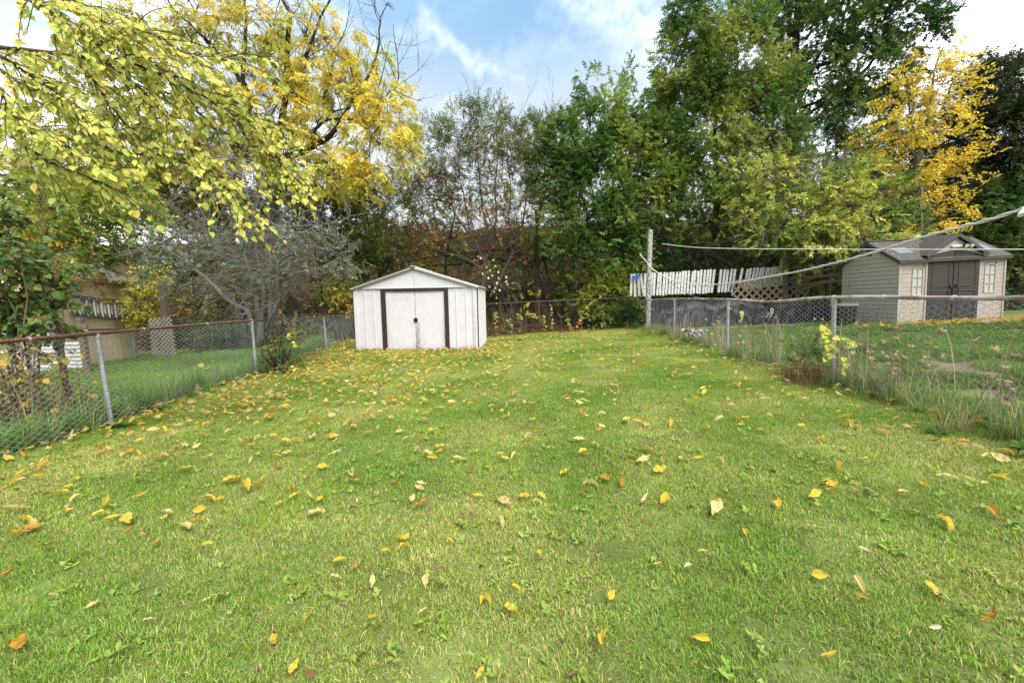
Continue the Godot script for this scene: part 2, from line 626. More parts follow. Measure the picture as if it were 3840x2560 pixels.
func slope_height(x: float, z: float) -> float:
	var t := clampf((-z - 16.3) / 14.5, 0.0, 1.0)
	var h := 6.7 * (t * t * (3.0 - 2.0 * t) * 0.35 + t * 0.65)
	return h - 0.12 + (0.45 * nz.get_noise_2d(x * 14.0, z * 14.0) + 0.12 * nz.get_noise_2d(x * 60.0, z * 60.0)) * smoothstep(16.3, 18.0, -z)


func sheet(xs: Array, zs: Array, height: Callable, tone: Callable) -> ArrayMesh:
	var g := Geo.new()
	for z in zs:
		for x in xs:
			var y: float = height.call(x, z)
			g.v.append(Vector3(x, y, z))
			var dx: float = height.call(x + 0.1, z) - y
			var dz: float = height.call(x, z + 0.1) - y
			g.n.append(Vector3(-dx, 0.1, -dz).normalized())
			g.c.append(tone.call(x, z))
	var w := xs.size()
	for j in zs.size() - 1:
		for k in w - 1:
			var a := j * w + k
			g.i.append(a); g.i.append(a + w); g.i.append(a + 1)
			g.i.append(a + 1); g.i.append(a + w); g.i.append(a + w + 1)
	return g.mesh()


func soil_tone(x: float, z: float) -> Color:
	var k := 0.85 + 0.5 * nz.get_noise_2d(x * 90.0, z * 90.0) + 0.25 * nz2.get_noise_2d(x * 600.0, z * 600.0)
	var c := Color(0.15, 0.185, 0.06)
	var litter := smoothstep(-14.6, -15.6, z + 0.8 * nz.get_noise_2d(x * 70.0, z * 20.0))
	if x > 4.9:
		var bare := smoothstep(0.05, 0.3, nz.get_noise_2d(x * 16.0 + 300.0, z * 30.0))
		c = c.lerp(Color(0.16, 0.135, 0.095), bare * 0.85)
	c = c.lerp(Color(0.085, 0.052, 0.032), litter)
	return Color(c.r * k, c.g * k, c.b * k)


func litter_tone(x: float, z: float) -> Color:
	var k := 0.8 + 0.6 * nz.get_noise_2d(x * 80.0, z * 80.0) + 0.3 * nz2.get_noise_2d(x * 500.0, z * 500.0)
	var c := Color(0.06, 0.046, 0.034).lerp(Color(0.085, 0.07, 0.04), clampf(nz.get_noise_2d(x * 25.0, z * 25.0) + 0.4, 0.0, 1.0))
	return Color(c.r * k, c.g * k, c.b * k)


func terrain() -> void:
	var xs := [-400.0, -150.0, -60.0, -30.0, -22.0]
	for k in 141:
		xs.append(-17.5 + k * 0.25)
	xs.append_array([22.0, 30.0, 60.0, 150.0, 400.0])
	var zs := [400.0, 120.0, 30.0, 8.0, 4.0]
	for k in 84:
		zs.append(2.0 - k * 0.25)
	zs.append_array([-22.0, -30.0, -60.0, -150.0, -500.0])
	var o := put(self, "ground", sheet(xs, zs, ground_height, soil_tone), M.soil)
	o.set_meta("kind", "structure")
	xs = [-300.0, -120.0, -60.0, -36.0]
	for k in 113:
		xs.append(-28.0 + k * 0.5)
	xs.append_array([36.0, 60.0, 120.0, 300.0])
	zs = []
	for k in 60:
		zs.append(-16.1 - k * 0.28)
	zs.append_array([-33.5, -36.0, -42.0, -60.0, -120.0])
	o = put(self, "embankment", sheet(xs, zs, slope_height, litter_tone), M.soil)
	o.set_meta("kind", "structure")
	# Leaf litter on the slope.
	rng.seed = 31
	var g := Geo.new()
	for k in 14:
		var up := (Vector3.UP + rv(0.5)).normalized()
		var d := rv()
		d = (d - up * d.dot(up)).normalized()
		var q := rf(0.6, 1.25)
		g.leaf(Vector3(rf(-0.16, 0.16), rf(0.005, 0.04), rf(-0.16, 0.16)), d, up, rf(0.05, 0.10), rf(0.03, 0.055), rf(0.1, 0.5), Color(q, q * rf(0.8, 1.05), q * rf(0.7, 1.0)))
	var lm := g.mesh()
	var xf := []
	var ct := []
	for k in 15000:
		var x := rf(-20.0, 16.0)
		var z := -15.0 - 15.5 * pow(rng.randf(), 1.2)
		var y := slope_height(x, z)
		if z > -16.6:
			if rng.randf() < 0.55 and z > -15.6:
				continue
			y = maxf(ground_height(x, z), y)
		xf.append(Transform3D(Basis(Vector3.UP, rf(0, TAU)).rotated(Vector3.RIGHT, rf(0.0, 0.4) if z < -16.5 else 0.0) * rf(0.7, 1.3), Vector3(x, y, z)))
		var c: Color = [Color(0.11, 0.068, 0.042), Color(0.15, 0.09, 0.05), Color(0.08, 0.052, 0.036), Color(0.24, 0.18, 0.06), Color(0.17, 0.13, 0.085)][rng.randi() % 5]
		ct.append(c)
	var l := many(self, "leaf_litter", lm, M.dry, xf, ct)
	l.set_meta("label", "brown leaf litter covering the wooded bank behind the back fence")
	l.set_meta("category", "leaf litter")


# A chain-link fence. base and top: matching lists of points; the wire hangs between them.
func chain_fence(called: String, label: String, base: Array, top: Array, posts: Array, pipe: Material, post_pipe: Material, wire: Color, pr := 0.024, step := 0.055, thick := 0.0026) -> Node3D:
	var t := thing(called, label, "fence")
	for q in posts:
		var g := Geo.new()
		g.tube([q[0] - Vector3(0, 0.3, 0), q[0].lerp(q[1], 0.5), q[1]], [pr, pr, pr], 10, Color.WHITE, true)
		var p := put(t, "post", g.mesh(), post_pipe)
		g = Geo.new()
		g.tube([q[1] + Vector3(0, -0.03, 0), q[1] + Vector3(0, 0.012, 0), q[1] + Vector3(0, 0.03, 0), q[1] + Vector3(0, 0.038, 0)], [pr * 1.3, pr * 1.3, pr * 1.0, 0.004], 10, Color.WHITE, true)
		put(p, "cap", g.mesh(), post_pipe)
		for k in 3:
			g = Geo.new()
			var c: Vector3 = q[0].lerp(q[1], 0.2 + 0.3 * k)
			g.tube([c - Vector3(0, 0.008, 0), c + Vector3(0, 0.008, 0)], [pr * 1.18, pr * 1.18], 10, Color(0.35, 0.36, 0.37), true)
			put(p, "tie", g.mesh(), M.galvanised)
	var g := Geo.new()
	var path := smooth(top, 5)
	g.tube(path, taper(path.size(), 0.021, 0.021), 8, Color.WHITE, true)
	var rail := put(t, "rail", g.mesh(), pipe)
	for k in range(2, path.size() - 2, 2):
		g = Geo.new()
		var c: Vector3 = path[k]
		var d: Vector3 = (path[k + 1] - path[k - 1]).normalized()
		g.tube([c - d * 0.012, c + d * 0.012], [0.027, 0.027], 8, Color(0.45, 0.45, 0.46), true)
		put(rail, "ring", g.mesh(), M.galvanised)
	# Wires, each a zigzag that hooks into its neighbours.
	g = Geo.new()
	var bp := smooth(base, 8)
	var tp := smooth(top, 8)
	var run := 0.0
	var count := 0
	for j in bp.size() - 1:
		var a: Vector3 = bp[j]
		var b: Vector3 = bp[j + 1]
		var ta: Vector3 = tp[j]
		var tb: Vector3 = tp[j + 1]
		var l := a.distance_to(b)
		var d := (b - a) / l
		var nrm := d.cross(Vector3.UP).normalized()
		while run < l:
			var f := run / l
			var lo := a.lerp(b, f) + Vector3(0, 0.03, 0)
			var hi := ta.lerp(tb, f) - Vector3(0, 0.012, 0)
			var m := int(lo.distance_to(hi) / (step * 0.5))
			var w := []
			for k in m + 1:
				var s := 1.0 if (k + count) % 2 == 0 else -1.0
				var sag := 0.012 * sin(run * 3.0 + k * 0.2) + 0.02 * nz.get_noise_2d((lo.x + lo.z) * 60.0, k * 6.0)
				w.append(lo.lerp(hi, float(k) / m) + d * (s * step * 0.46 + sag * 0.5) + nrm * (s * 0.0035 + sag))
			var q := rf(0.8, 1.2)
			g.tube(w, taper(w.size(), thick, thick), 3, Color(wire.r * q, wire.g * q, wire.b * q))
			run += step
			count += 1
		run -= l
	put(t, "wire_mesh", g.mesh(), M.wire, true)
	return t


func fences() -> void:
	rng.seed = 41
	var l0 := Vector3(-4.45, 0, -1.3)
	var l1: Vector3 = Vector3(-4.68, 0, -4.62)
	var l2: Vector3 = Vector3(-5.02, 0, -7.87)
	var l3: Vector3 = Vector3(-5.22, 0.13, -11.4)
	l3.y = 0.0
	var l4 := Vector3(-6.1, 0, -15.6)
	var lt1: Vector3 = Vector3(-4.74, 1.06, -4.66)
	var lt2: Vector3 = Vector3(-5, 1.07, -7.87)
	var up := Vector3(0, 1.03, 0)
	chain_fence("chain_link_fence", "chain link fence with rusty brown top rail along the left side of the lawn", [l0, l1, l2, l3, l4], [l0 + up, lt1, lt2, Vector3(-5.22, 1.03, -11.4), Vector3(-6, 0.99, -15.6)], [[l0, l0 + up], [l1, lt1 - Vector3(0, 0.03, 0)], [l2, lt2 - Vector3(0, 0.03, 0)], [l3, Vector3(-5.23, 1, -11.4)]], M.rust_pipe, M.galv_pipe, Color(0.34, 0.36, 0.40), 0.024, 0.055, 0.0031)
	var r0 := Vector3(3.72, 0, -1.7)
	var r1: Vector3 = Vector3(3.93, 0, -4.93)
	var r2: Vector3 = Vector3(4.07, 0, -7.64)
	var r3: Vector3 = Vector3(4.62, 0, -11.53)
	var r4 := Vector3(4.95, 0, -14.6)
	var rt1: Vector3 = Vector3(3.87, 1.07, -4.87)
	var rt2: Vector3 = Vector3(4.08, 1.05, -7.64)
	var rt3: Vector3 = Vector3(4.63, 1.06, -11.5)
	var wire := Color(0.30, 0.33, 0.37)
	chain_fence("chain_link_fence", "chain link fence with bent grey top rail along the right side of the lawn", [r0, (r0 + r1) * 0.5, r1, (r1 + r2) * 0.5, r2, r3, r4], [Vector3(3.72, 1.07, -1.7), Vector3(4, 1.04, -3.35), rt1, Vector3(4.02, 1.01, -6.3), rt2, rt3, Vector3(4.72, 1.02, -14.6)], [[r0, Vector3(3.72, 1.05, -1.7)], [r1, rt1 - Vector3(0, 0.02, 0)], [r2, rt2 - Vector3(0, 0.02, 0)], [r3, rt3 - Vector3(0, 0.02, 0)]], M.mixed_pipe, M.galv_pipe, wire)
	var b := [Vector3(-14, 0, -15.9), Vector3(-10, 0, -15.9), Vector3(-6.1, 0, -15.8), Vector3(-2.5, 0, -15.8), Vector3(1.1, 0, -15.8), Vector3(5.0, 0, -15.8)]
	var tops := [Vector3(-14, 1.0, -15.9), Vector3(-9.53, 1.05, -15.9), Vector3(-6.07, 1.07, -15.8), Vector3(-2.9, 1.13, -15.8), Vector3(1.11, 1.15, -15.8), Vector3(5.02, 1.12, -15.8)]
	var ps := []
	for k in b.size():
		ps.append([b[k], tops[k]])
	chain_fence("chain_link_fence", "dark chain link fence across the back of the lawn behind the white shed", b, tops, ps, M.dark_pipe, M.dark_pipe, Color(0.07, 0.07, 0.075), 0.022, 0.075, 0.0022)
	var f0 := Vector3(13.9, 0, -10.4)
	chain_fence("chain_link_fence", "dark chain link fence with pale post beside the right end of the tan resin shed", [f0, Vector3(14.3, 0, -10.1), Vector3(15.6, 0, -9.9)], [f0 + Vector3(0, 1.33, 0), Vector3(14.3, 1.36, -10.1), Vector3(15.6, 1.4, -9.9)], [[Vector3(14.3, 0, -10.1), Vector3(14.3, 1.34, -10.1)]], M.galv_pipe, M.galv_pipe, Color(0.05, 0.05, 0.055), 0.024, 0.07, 0.0018)
	# The neighbour's own rail on the left.
	var g := Geo.new()
	var t := thing("fence_rail", "thin dark rail behind the left fence in front of the tan panelled shed", "rail")
	g.tube([Vector3(-8.68, 1.11, -6.6), Vector3(-8.39, 1.07, -7.4), Vector3(-8.24, 1.01, -8.6)], [0.018, 0.018, 0.018], 6, Color(0.07, 0.04, 0.035), true)
	put(t, "rail", g.mesh(), M.bark)
	var k0: Vector3 = Vector3(-8.35, 1.04, -7.5)
	g = Geo.new()
	g.tube([Vector3(k0.x, -0.2, k0.z), k0], [0.02, 0.02], 8, Color(0.09, 0.08, 0.08), true)
	put(t, "post", g.mesh(), M.bark)


func stained_front() -> ImageTexture:
	var w := 1024
	var h := 640
	var im := Image.create(w, h, false, Image.FORMAT_RGB8)
	var f := FastNoiseLite.new()
	f.seed = 77
	f.frequency = 1.0
	f.fractal_octaves = 4
	for y in h:
		var v := float(y) / h
		for x in w:
			var u := float(x) / w
			var n := f.get_noise_2d(u * 9.0, v * 6.0)
			var m := f.get_noise_2d(u * 60.0, v * 22.0)
			var s := f.get_noise_2d(u * 240.0, v * 160.0)
			var c := Vector3(0.585, 0.58, 0.635) * (1.0 + n * 0.07 + m * 0.025)
			# The streak that runs down from the handle, damp grime at the foot, rust in the corners.
			var d := smoothstep(0.030, 0.0, absf(u - 0.512 - 0.01 * n)) * smoothstep(0.63, 0.70, v) * (0.55 + 0.6 * m)
			d += smoothstep(0.09, 0.0, absf(u - 0.515)) * smoothstep(0.72, 0.95, v) * (0.16 + 0.3 * m)
			d += smoothstep(0.045, 0.0, absf(u - 0.735)) * smoothstep(0.45, 0.95, v) * (0.22 + 0.7 * m)
			d += smoothstep(0.05, 0.0, absf(u - 0.268)) * smoothstep(0.5, 0.9, v) * (0.10 + 0.4 * m)
			d += smoothstep(0.02, 0.0, absf(u - 0.978)) * smoothstep(0.3, 0.7, v) * (0.28 + 0.5 * m)
			d += smoothstep(0.05, 0.0, absf(v - 0.375)) * smoothstep(0.3, 0.0, absf(u - 0.42)) * maxf(0.0, m) * 0.6
			d += smoothstep(0.90, 1.0, v) * (0.12 + 0.25 * m)
			d += smoothstep(0.45, 0.62, s + 0.3 * m) * 0.25
			c = c.lerp(Vector3(0.16, 0.155, 0.14), clampf(d, 0.0, 0.85))
			var r := smoothstep(0.94, 0.99, v + 0.03 * m) * (smoothstep(0.10, 0.03, absf(u - 0.92)) + smoothstep(0.05, 0.0, absf(u - 0.05)) * 0.7)
			r += smoothstep(0.03, 0.0, absf(v - 0.328)) * smoothstep(0.3, 0.0, u) * (0.25 + 0.5 * m)
			c = c.lerp(Vector3(0.50, 0.27, 0.12), clampf(r * (0.7 + m), 0.0, 0.8))
			im.set_pixel(x, y, Color(c.x, c.y, c.z).linear_to_srgb())
	return ImageTexture.create_from_image(im)


func metal_shed() -> void:
	rng.seed = 51
	var a: Vector3 = Vector3(-4.27, 0.05, -11.1)
	var b: Vector3 = Vector3(-0.93, -0.05, -10.95)
	var t := thing("metal_shed", "white metal garden shed with brown door trims at the back of the lawn", "shed", a)
	var x := (b - a).normalized()
	var y := Vector3.UP
	y = (y - x * y.dot(x)).normalized()
	t.basis = Basis(x, y, x.cross(y))
	var w := a.distance_to(b)
	var h := 1.70
	var peak := 2.22
	var deep := 1.9
	var mf := material("shed_front", Color.WHITE, 0.5)
	mf.albedo_texture = stained_front()
	mf.albedo_color = Color.WHITE
	var frame := Rect2(0, 0, w, peak)
	var low := -0.14
	# Front wall panels with raised ribs, one on either side of the doors.
	for s in [[0.03, 0.225, [0.088, 0.163]], [0.765, 0.965, [0.835, 0.913]]]:
		var g := Geo.new()
		g.box(Vector3(w * (s[0] + s[1]) * 0.5, (h + low) * 0.5, -0.02), Vector3(w * (s[1] - s[0]), h - low, 0.02), Color.WHITE, 0.002)
		var p := put(t, "wall_panel", g.flat_mesh(frame), mf)
		for r in s[2]:
			g = Geo.new()
			g.box(Vector3(w * r, (h + low) * 0.5, -0.004), Vector3(0.045, h - low, 0.022), Color.WHITE, 0.009)
			put(p, "rib", g.flat_mesh(frame), mf)
	for s in [0.015, 0.983]:
		var g := Geo.new()
		g.box(Vector3(w * s, (h + low) * 0.5, -0.006), Vector3(w * 0.034, h - low, 0.05), Color.WHITE, 0.008)
		put(t, "corner_trim", g.flat_mesh(frame), mf)
	# Gable in two sheets with a seam.
	for s in [0, 1]:
		var g := Geo.new()
		var m := w * 0.5
		var x0 := 0.0 if s == 0 else m + 0.004
		var x1 := m - 0.004 if s == 0 else w
		var y0 := h if s == 0 else peak
		var y1 := peak if s == 0 else h
		g.quad(Vector3(x0, h - 0.03, 0.012), Vector3(x1, h - 0.03, 0.012), Vector3(x1, y1, 0.012), Vector3(x0, y0, 0.012), Color.WHITE)
		g.quad(Vector3(x0, y0, -0.008), Vector3(x1, y1, -0.008), Vector3(x1, h - 0.03, -0.008), Vector3(x0, h - 0.03, -0.008), Color.WHITE)
		g.quad(Vector3(x0, h - 0.03, -0.008), Vector3(x1, h - 0.03, -0.008), Vector3(x1, h - 0.03, 0.012), Vector3(x0, h - 0.03, 0.012), Color.WHITE)
		g.quad(Vector3(x1, h - 0.03, 0.012), Vector3(x1, h - 0.03, -0.008), Vector3(x1, y1, -0.008), Vector3(x1, y1, 0.012), Color.WHITE)
		g.quad(Vector3(x0, h - 0.03, -0.008), Vector3(x0, h - 0.03, 0.012), Vector3(x0, y0, 0.012), Vector3(x0, y0, -0.008), Color.WHITE)
		put(t, "gable_panel", g.flat_mesh(frame), mf)
	var g := Geo.new()
	g.box(Vector3(w * 0.5, h - 0.012, 0.022), Vector3(w * 0.99, 0.016, 0.02), Color.WHITE, 0.004)
	put(t, "gable_lip", g.flat_mesh(frame), mf)
	# Doors, a little bowed, under a sagging brown track.
	for s in [[0.258, 0.4955], [0.4985, 0.738]]:
		g = Geo.new()
		g.box(Vector3(w * (s[0] + s[1]) * 0.5, (h - 0.09 + low) * 0.5, -0.035), Vector3(w * (s[1] - s[0]), h - 0.09 - low, 0.018), Color.WHITE, 0.003)
		var door := put(t, "door", g.flat_mesh(frame), mf)
		g = Geo.new()
		var hx: float = w * (0.4905 if s[0] < 0.4 else 0.5075)
		g.box(Vector3(hx, h * 0.485, -0.014), Vector3(0.045, 0.11, 0.03), Color.WHITE, 0.006)
		put(door, "handle", g.mesh(), M.black_plastic)
		for k in 5:
			g = Geo.new()
			var c := Vector3(w * lerpf(s[0] + 0.02, s[1] - 0.02, rng.randf()), rf(0.3, 1.3), -0.026)
			g.tube([c, c + Vector3(0, 0, 0.006)], [0.006, 0.004], 6, Color(0.25, 0.24, 0.23), true)
			put(door, "screw", g.mesh(), M.paint)
	for s in [[0.222, 0.259], [0.737, 0.771]]:
		g = Geo.new()
		var c = w * (s[0] + s[1]) * 0.5
		var d = w * (s[1] - s[0])
		g.box(Vector3(c, (h - 0.03 + low) * 0.5, 0.004), Vector3(d, h - 0.03 - low, 0.03), Color.WHITE, 0.005)
		g.box(Vector3(c - d * 0.2, (h - 0.03 + low) * 0.5, 0.02), Vector3(d * 0.18, h - 0.03 - low, 0.014), Color.WHITE, 0.005)
		g.box(Vector3(c + d * 0.3, (h - 0.03 + low) * 0.5, 0.02), Vector3(d * 0.12, h - 0.03 - low, 0.014), Color.WHITE, 0.005)
		put(t, "door_trim", g.mesh(), M.brown_metal)
	g = Geo.new()
	var tr := []
	for k in 9:
		tr.append(Vector3(w * lerpf(0.259, 0.737, k / 8.0), h - 0.062 - 0.012 * sin(PI * k / 8.0), -0.012))
	for k in 8:
		var p: Vector3 = tr[k]
		var q: Vector3 = tr[k + 1]
		g.quad(p + Vector3(0, -0.028, 0.02), q + Vector3(0, -0.028, 0.02), q + Vector3(0, 0.03, 0.02), p + Vector3(0, 0.03, 0.02), Color.WHITE)
		g.quad(p + Vector3(0, -0.028, -0.02), q + Vector3(0, -0.028, -0.02), q + Vector3(0, -0.028, 0.02), p + Vector3(0, -0.028, 0.02), Color.WHITE)
	put(t, "door_track", g.mesh(), M.brown_metal)
	# Corrugated side walls and the back wall.
	for s in [0, 1]:
		g = Geo.new()
		var sx := 0.0 if s == 0 else w
		var e := -1.0 if s == 0 else 1.0
		var n := 52
		for k in n:
			var z0 := -deep * k / n - 0.03
			var z1 := -deep * (k + 1) / n - 0.03
			var o0 := 0.032 * e * (1.0 if k % 4 < 2 else 0.0)
			var o1 := 0.032 * e * (1.0 if (k + 1) % 4 < 2 else 0.0)
			var p0 := Vector3(sx + o0, low, z0)
			var p1 := Vector3(sx + o1, low, z1)
			var up := Vector3(0, h - low, 0)
			if s == 1:
				g.quad(p0, p1, p1 + up, p0 + up, Color.WHITE)
			else:
				g.quad(p1, p0, p0 + up, p1 + up, Color.WHITE)
		put(t, "side_wall", g.mesh(), M.white_metal)
	g = Geo.new()
	g.box(Vector3(w * 0.5, h * 0.5, -deep - 0.03), Vector3(w, h, 0.02), Color.WHITE, 0.002)
	put(t, "back_wall", g.mesh(), M.white_metal)
	# Two roof slopes of ribbed sheet with a dull rim.
	for s in [0, 1]:
		g = Geo.new()
		var e := -1.0 if s == 0 else 1.0
		var mid := Vector3(w * 0.5, peak + 0.015, 0.07)
		var eave := Vector3(w * 0.5 + e * (w * 0.5 + 0.07), h - 0.015, 0.07)
		var dn := (eave - mid).normalized()
		var nn := Vector3(-dn.y * e, dn.x * e, 0).normalized()
		if nn.y < 0:
			nn = -nn
		var bs := Basis(dn, nn, dn.cross(nn))
		var ln := mid.distance_to(eave)
		g.box((mid + eave) * 0.5 + Vector3(0, 0, -(deep + 0.16) * 0.5), Vector3(ln, 0.014, deep + 0.16), Color.WHITE, 0.002, bs)
		for k in 7:
			g.box((mid + eave) * 0.5 + Vector3(0, 0, -0.1 - k * 0.29) + nn * 0.016, Vector3(ln - 0.02, 0.018, 0.04), Color.WHITE, 0.006, bs)
		var roof := put(t, "roof", g.mesh(), M.roof_metal)
		g = Geo.new()
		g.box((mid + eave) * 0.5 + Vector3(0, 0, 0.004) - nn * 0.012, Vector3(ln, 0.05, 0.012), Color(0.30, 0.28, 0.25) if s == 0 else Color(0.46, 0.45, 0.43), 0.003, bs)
		put(roof, "rim", g.mesh(), M.paint)
	g = Geo.new()
	g.box(Vector3(w * 0.5, peak + 0.03, -deep * 0.5 + 0.03), Vector3(0.12, 0.02, deep + 0.2), Color.WHITE, 0.006)
	put(t, "ridge_cap", g.mesh(), M.roof_metal)


func resin_shed() -> void:
	rng.seed = 61
	var a := Vector3(10.66, 0, -11.2)
	var t := thing("resin_shed", "tan resin garden shed with dark brown double doors behind the right fence", "shed", a)
	t.rotation.y = deg_to_rad(-1.0)
	var w := 2.82
	var h := 1.80
	var deep := 1.95
	var peak := 2.44
	# Lapped boards of the left gable wall, one by one.
	var rows := 15
	var bh := h / rows
	for k in 21:
		var y0 := k * bh
		var z0 := -0.02
		var z1 := -deep
		if y0 >= h:
			var f := (y0 - h) / (peak - h)
			z0 = -deep * 0.5 * f - 0.02
			z1 = -deep + deep * 0.5 * f
			if f > 0.92:
				break
		var g := Geo.new()
		g.box(Vector3(0.0, y0 + bh * 0.5, (z0 + z1) * 0.5), Vector3(0.022, bh - 0.008, z0 - z1), Color.WHITE, 0.004, Basis(Vector3.BACK, -0.07))
		put(t, "board", g.mesh(), M.resin_tan)
	# The board backing and the far walls.
	var g := Geo.new()
	g.box(Vector3(0.02, h * 0.5, -deep * 0.5), Vector3(0.02, h - 0.02, deep - 0.08), Color.WHITE, 0.002)
	g.box(Vector3(w - 0.01, h * 0.5, -deep * 0.5), Vector3(0.03, h - 0.02, deep - 0.06), Color.WHITE, 0.002)
	g.box(Vector3(w * 0.5, h * 0.5, -deep), Vector3(w - 0.08, h - 0.02, 0.03), Color.WHITE, 0.002)
	for sx in [0.012, w - 0.02]:
		g.tri(Vector3(sx, h - 0.02, -0.05), Vector3(sx, h - 0.02, -deep + 0.05), Vector3(sx, peak - 0.04, -deep * 0.5), Color.WHITE)
	put(t, "wall", g.mesh(), M.resin_tan)
	# Boards of the front, left and right of the doors.
	var d0 := 0.735
	var d1 := 2.13
	for s in [[0.02, d0 - 0.03, 0.50], [d1 + 0.03, w - 0.01, 2.44]]:
		for k in rows:
			var y0 := k * bh
			var cuts := [[s[0], s[1]]]
			if y0 > 0.82 and y0 < 1.57:
				cuts = [[s[0], s[2] - 0.16], [s[2] + 0.16, s[1]]]
			for c in cuts:
				g = Geo.new()
				g.box(Vector3((c[0] + c[1]) * 0.5, y0 + bh * 0.5, 0.0), Vector3(c[1] - c[0], bh - 0.008, 0.022), Color.WHITE, 0.004, Basis(Vector3.RIGHT, 0.07))
				put(t, "board", g.mesh(), M.resin_tan)
		g = Geo.new()
		g.box(Vector3((s[0] + s[1]) * 0.5, h * 0.5, -0.022), Vector3(s[1] - s[0], h - 0.02, 0.016), Color.WHITE, 0.002)
		put(t, "wall", g.mesh(), M.resin_tan)
		# Arched window of six panes.
		g = Geo.new()
		var cx: float = s[2]
		for k in 2:
			g.box(Vector3(cx + (k * 2 - 1) * 0.142, 1.2, 0.012), Vector3(0.035, 0.72, 0.03), Color.WHITE, 0.006)
		g.box(Vector3(cx, 0.845, 0.013), Vector3(0.31, 0.035, 0.028), Color.WHITE, 0.006)
		for k in 6:
			var f := (k - 2.5) / 2.5
			g.box(Vector3(cx + f * 0.118, 1.572 + 0.03 * (1.0 - f * f), 0.013), Vector3(0.055, 0.035, 0.028), Color.WHITE, 0.006, Basis(Vector3.BACK, -f * 0.22))
		var win := put(t, "window", g.mesh(), M.resin_tan)
		g = Geo.new()
		g.box(Vector3(cx, 1.21, 0.012), Vector3(0.016, 0.70, 0.018), Color.WHITE, 0.003)
		for k in 2:
			g.box(Vector3(cx, 1.09 + k * 0.245, 0.0135), Vector3(0.25, 0.016, 0.018), Color.WHITE, 0.003)
		put(win, "muntin", g.mesh(), M.resin_tan)
		for k in 6:
			g = Geo.new()
			g.box(Vector3(cx + (-0.066 if k % 2 == 0 else 0.066), 0.97 + (k / 2) * 0.243, 0.001), Vector3(0.116, 0.226, 0.008), Color.WHITE, 0.001)
			put(win, "pane", g.mesh(), M.pane)
	for x in [0.0, d0 - 0.015, d1 + 0.015, w]:
		g = Geo.new()
		g.box(Vector3(x, h * 0.5 - 0.003, 0.008), Vector3(0.05, h, 0.05), Color.WHITE, 0.008)
		put(t, "corner_post", g.mesh(), M.resin_tan)
	# Double doors with an arched head.
	var mid := (d0 + d1) * 0.5
	for s in [-1.0, 1.0]:
		g = Geo.new()
		var n := 8
		for k in n:
			var f0 := float(k) / n
			var f1 := float(k + 1) / n
			var xa: float = mid + s * (0.012 + f0 * (mid - d0 - 0.02))
			var xb: float = mid + s * (0.012 + f1 * (mid - d0 - 0.02))
			var ya := 1.87 + 0.14 * (1.0 - f0 * f0)
			var yb := 1.87 + 0.14 * (1.0 - f1 * f1)
			var p0 := Vector3(xa, 0.02, 0.04)
			var p1 := Vector3(xb, 0.02, 0.04)
			if s < 0:
				g.quad(p1, p0, Vector3(xa, ya, 0.04), Vector3(xb, yb, 0.04), Color.WHITE)
			else:
				g.quad(p0, p1, Vector3(xb, yb, 0.04), Vector3(xa, ya, 0.04), Color.WHITE)
		var ex: float = mid + s * (mid - d0 - 0.008)
		if s > 0:
			g.quad(Vector3(ex, 0.02, 0.04), Vector3(ex, 0.02, 0.0), Vector3(ex, 1.87, 0.0), Vector3(ex, 1.87, 0.04), Color.WHITE)
		else:
			g.quad(Vector3(ex, 0.02, 0.0), Vector3(ex, 0.02, 0.04), Vector3(ex, 1.87, 0.04), Vector3(ex, 1.87, 0.0), Color.WHITE)
		var door := put(t, "door", g.mesh(), M.resin_brown)
		# The moulded frame of its two panels.
		g = Geo.new()
		var xl: float = mid + s * 0.13
		var xr: float = mid + s * 0.58
		for q in [[1.05, 1.74], [0.14, 0.92]]:
			for xx in [xl, xr]:
				g.box(Vector3(xx, (q[0] + q[1]) * 0.5, 0.043), Vector3(0.022, q[1] - q[0], 0.014), Color.WHITE, 0.005)
			g.box(Vector3((xl + xr) * 0.5, q[0], 0.0435), Vector3(absf(xr - xl), 0.022, 0.014), Color.WHITE, 0.005)
			for k in 5:
				var f := (k - 2) / 2.0
				var tilt = (0.06 if q[0] > 1.0 else 0.0) * -s
				g.box(Vector3((xl + xr) * 0.5 + f * absf(xr - xl) * 0.42, q[1] + tilt * f * 0.6, 0.0435), Vector3(absf(xr - xl) * 0.23, 0.024, 0.014), Color.WHITE, 0.005, Basis(Vector3.BACK, tilt))
		put(door, "moulding", g.mesh(), M.resin_brown)
		g = Geo.new()
		var hc := Vector3(mid + s * 0.07, 1.0, 0.06)
		g.tube([hc + Vector3(0, 0.09, -0.02), hc + Vector3(s * 0.02, 0.08, 0.025), hc + Vector3(s * 0.03, 0.0, 0.04), hc + Vector3(s * 0.01, -0.1, 0.03), hc + Vector3(-s * 0.03, -0.15, -0.01)], [0.011, 0.013, 0.014, 0.013, 0.010], 7, Color.WHITE, true)
		g.box(hc + Vector3(0, 0.06, -0.012), Vector3(0.07, 0.1, 0.02), Color.WHITE, 0.006)
		put(door, "handle", g.mesh(), M.black_plastic)
	g = Geo.new()
	g.box(Vector3(mid + 0.0, 0.95, 0.046), Vector3(0.03, 1.86, 0.024), Color.WHITE, 0.006)
	put(t, "door_stile", g.mesh(), M.resin_brown)
	# The porch gable over the doors.
	g = Geo.new()
	var pk := 2.36
	for k in 12:
		var f0 := float(k) / 6.0 - 1.0
		var f1 := float(k + 1) / 6.0 - 1.0
		var xa := mid + f0 * 0.72
		var xb := mid + f1 * 0.72
		g.quad(Vector3(xa, 1.86 + 0.155 * (1.0 - f0 * f0), 0.05), Vector3(xb, 1.86 + 0.155 * (1.0 - f1 * f1), 0.05), Vector3(xb, lerpf(pk, 1.90, absf(f1)), 0.05), Vector3(xa, lerpf(pk, 1.90, absf(f0)), 0.05), Color.WHITE)
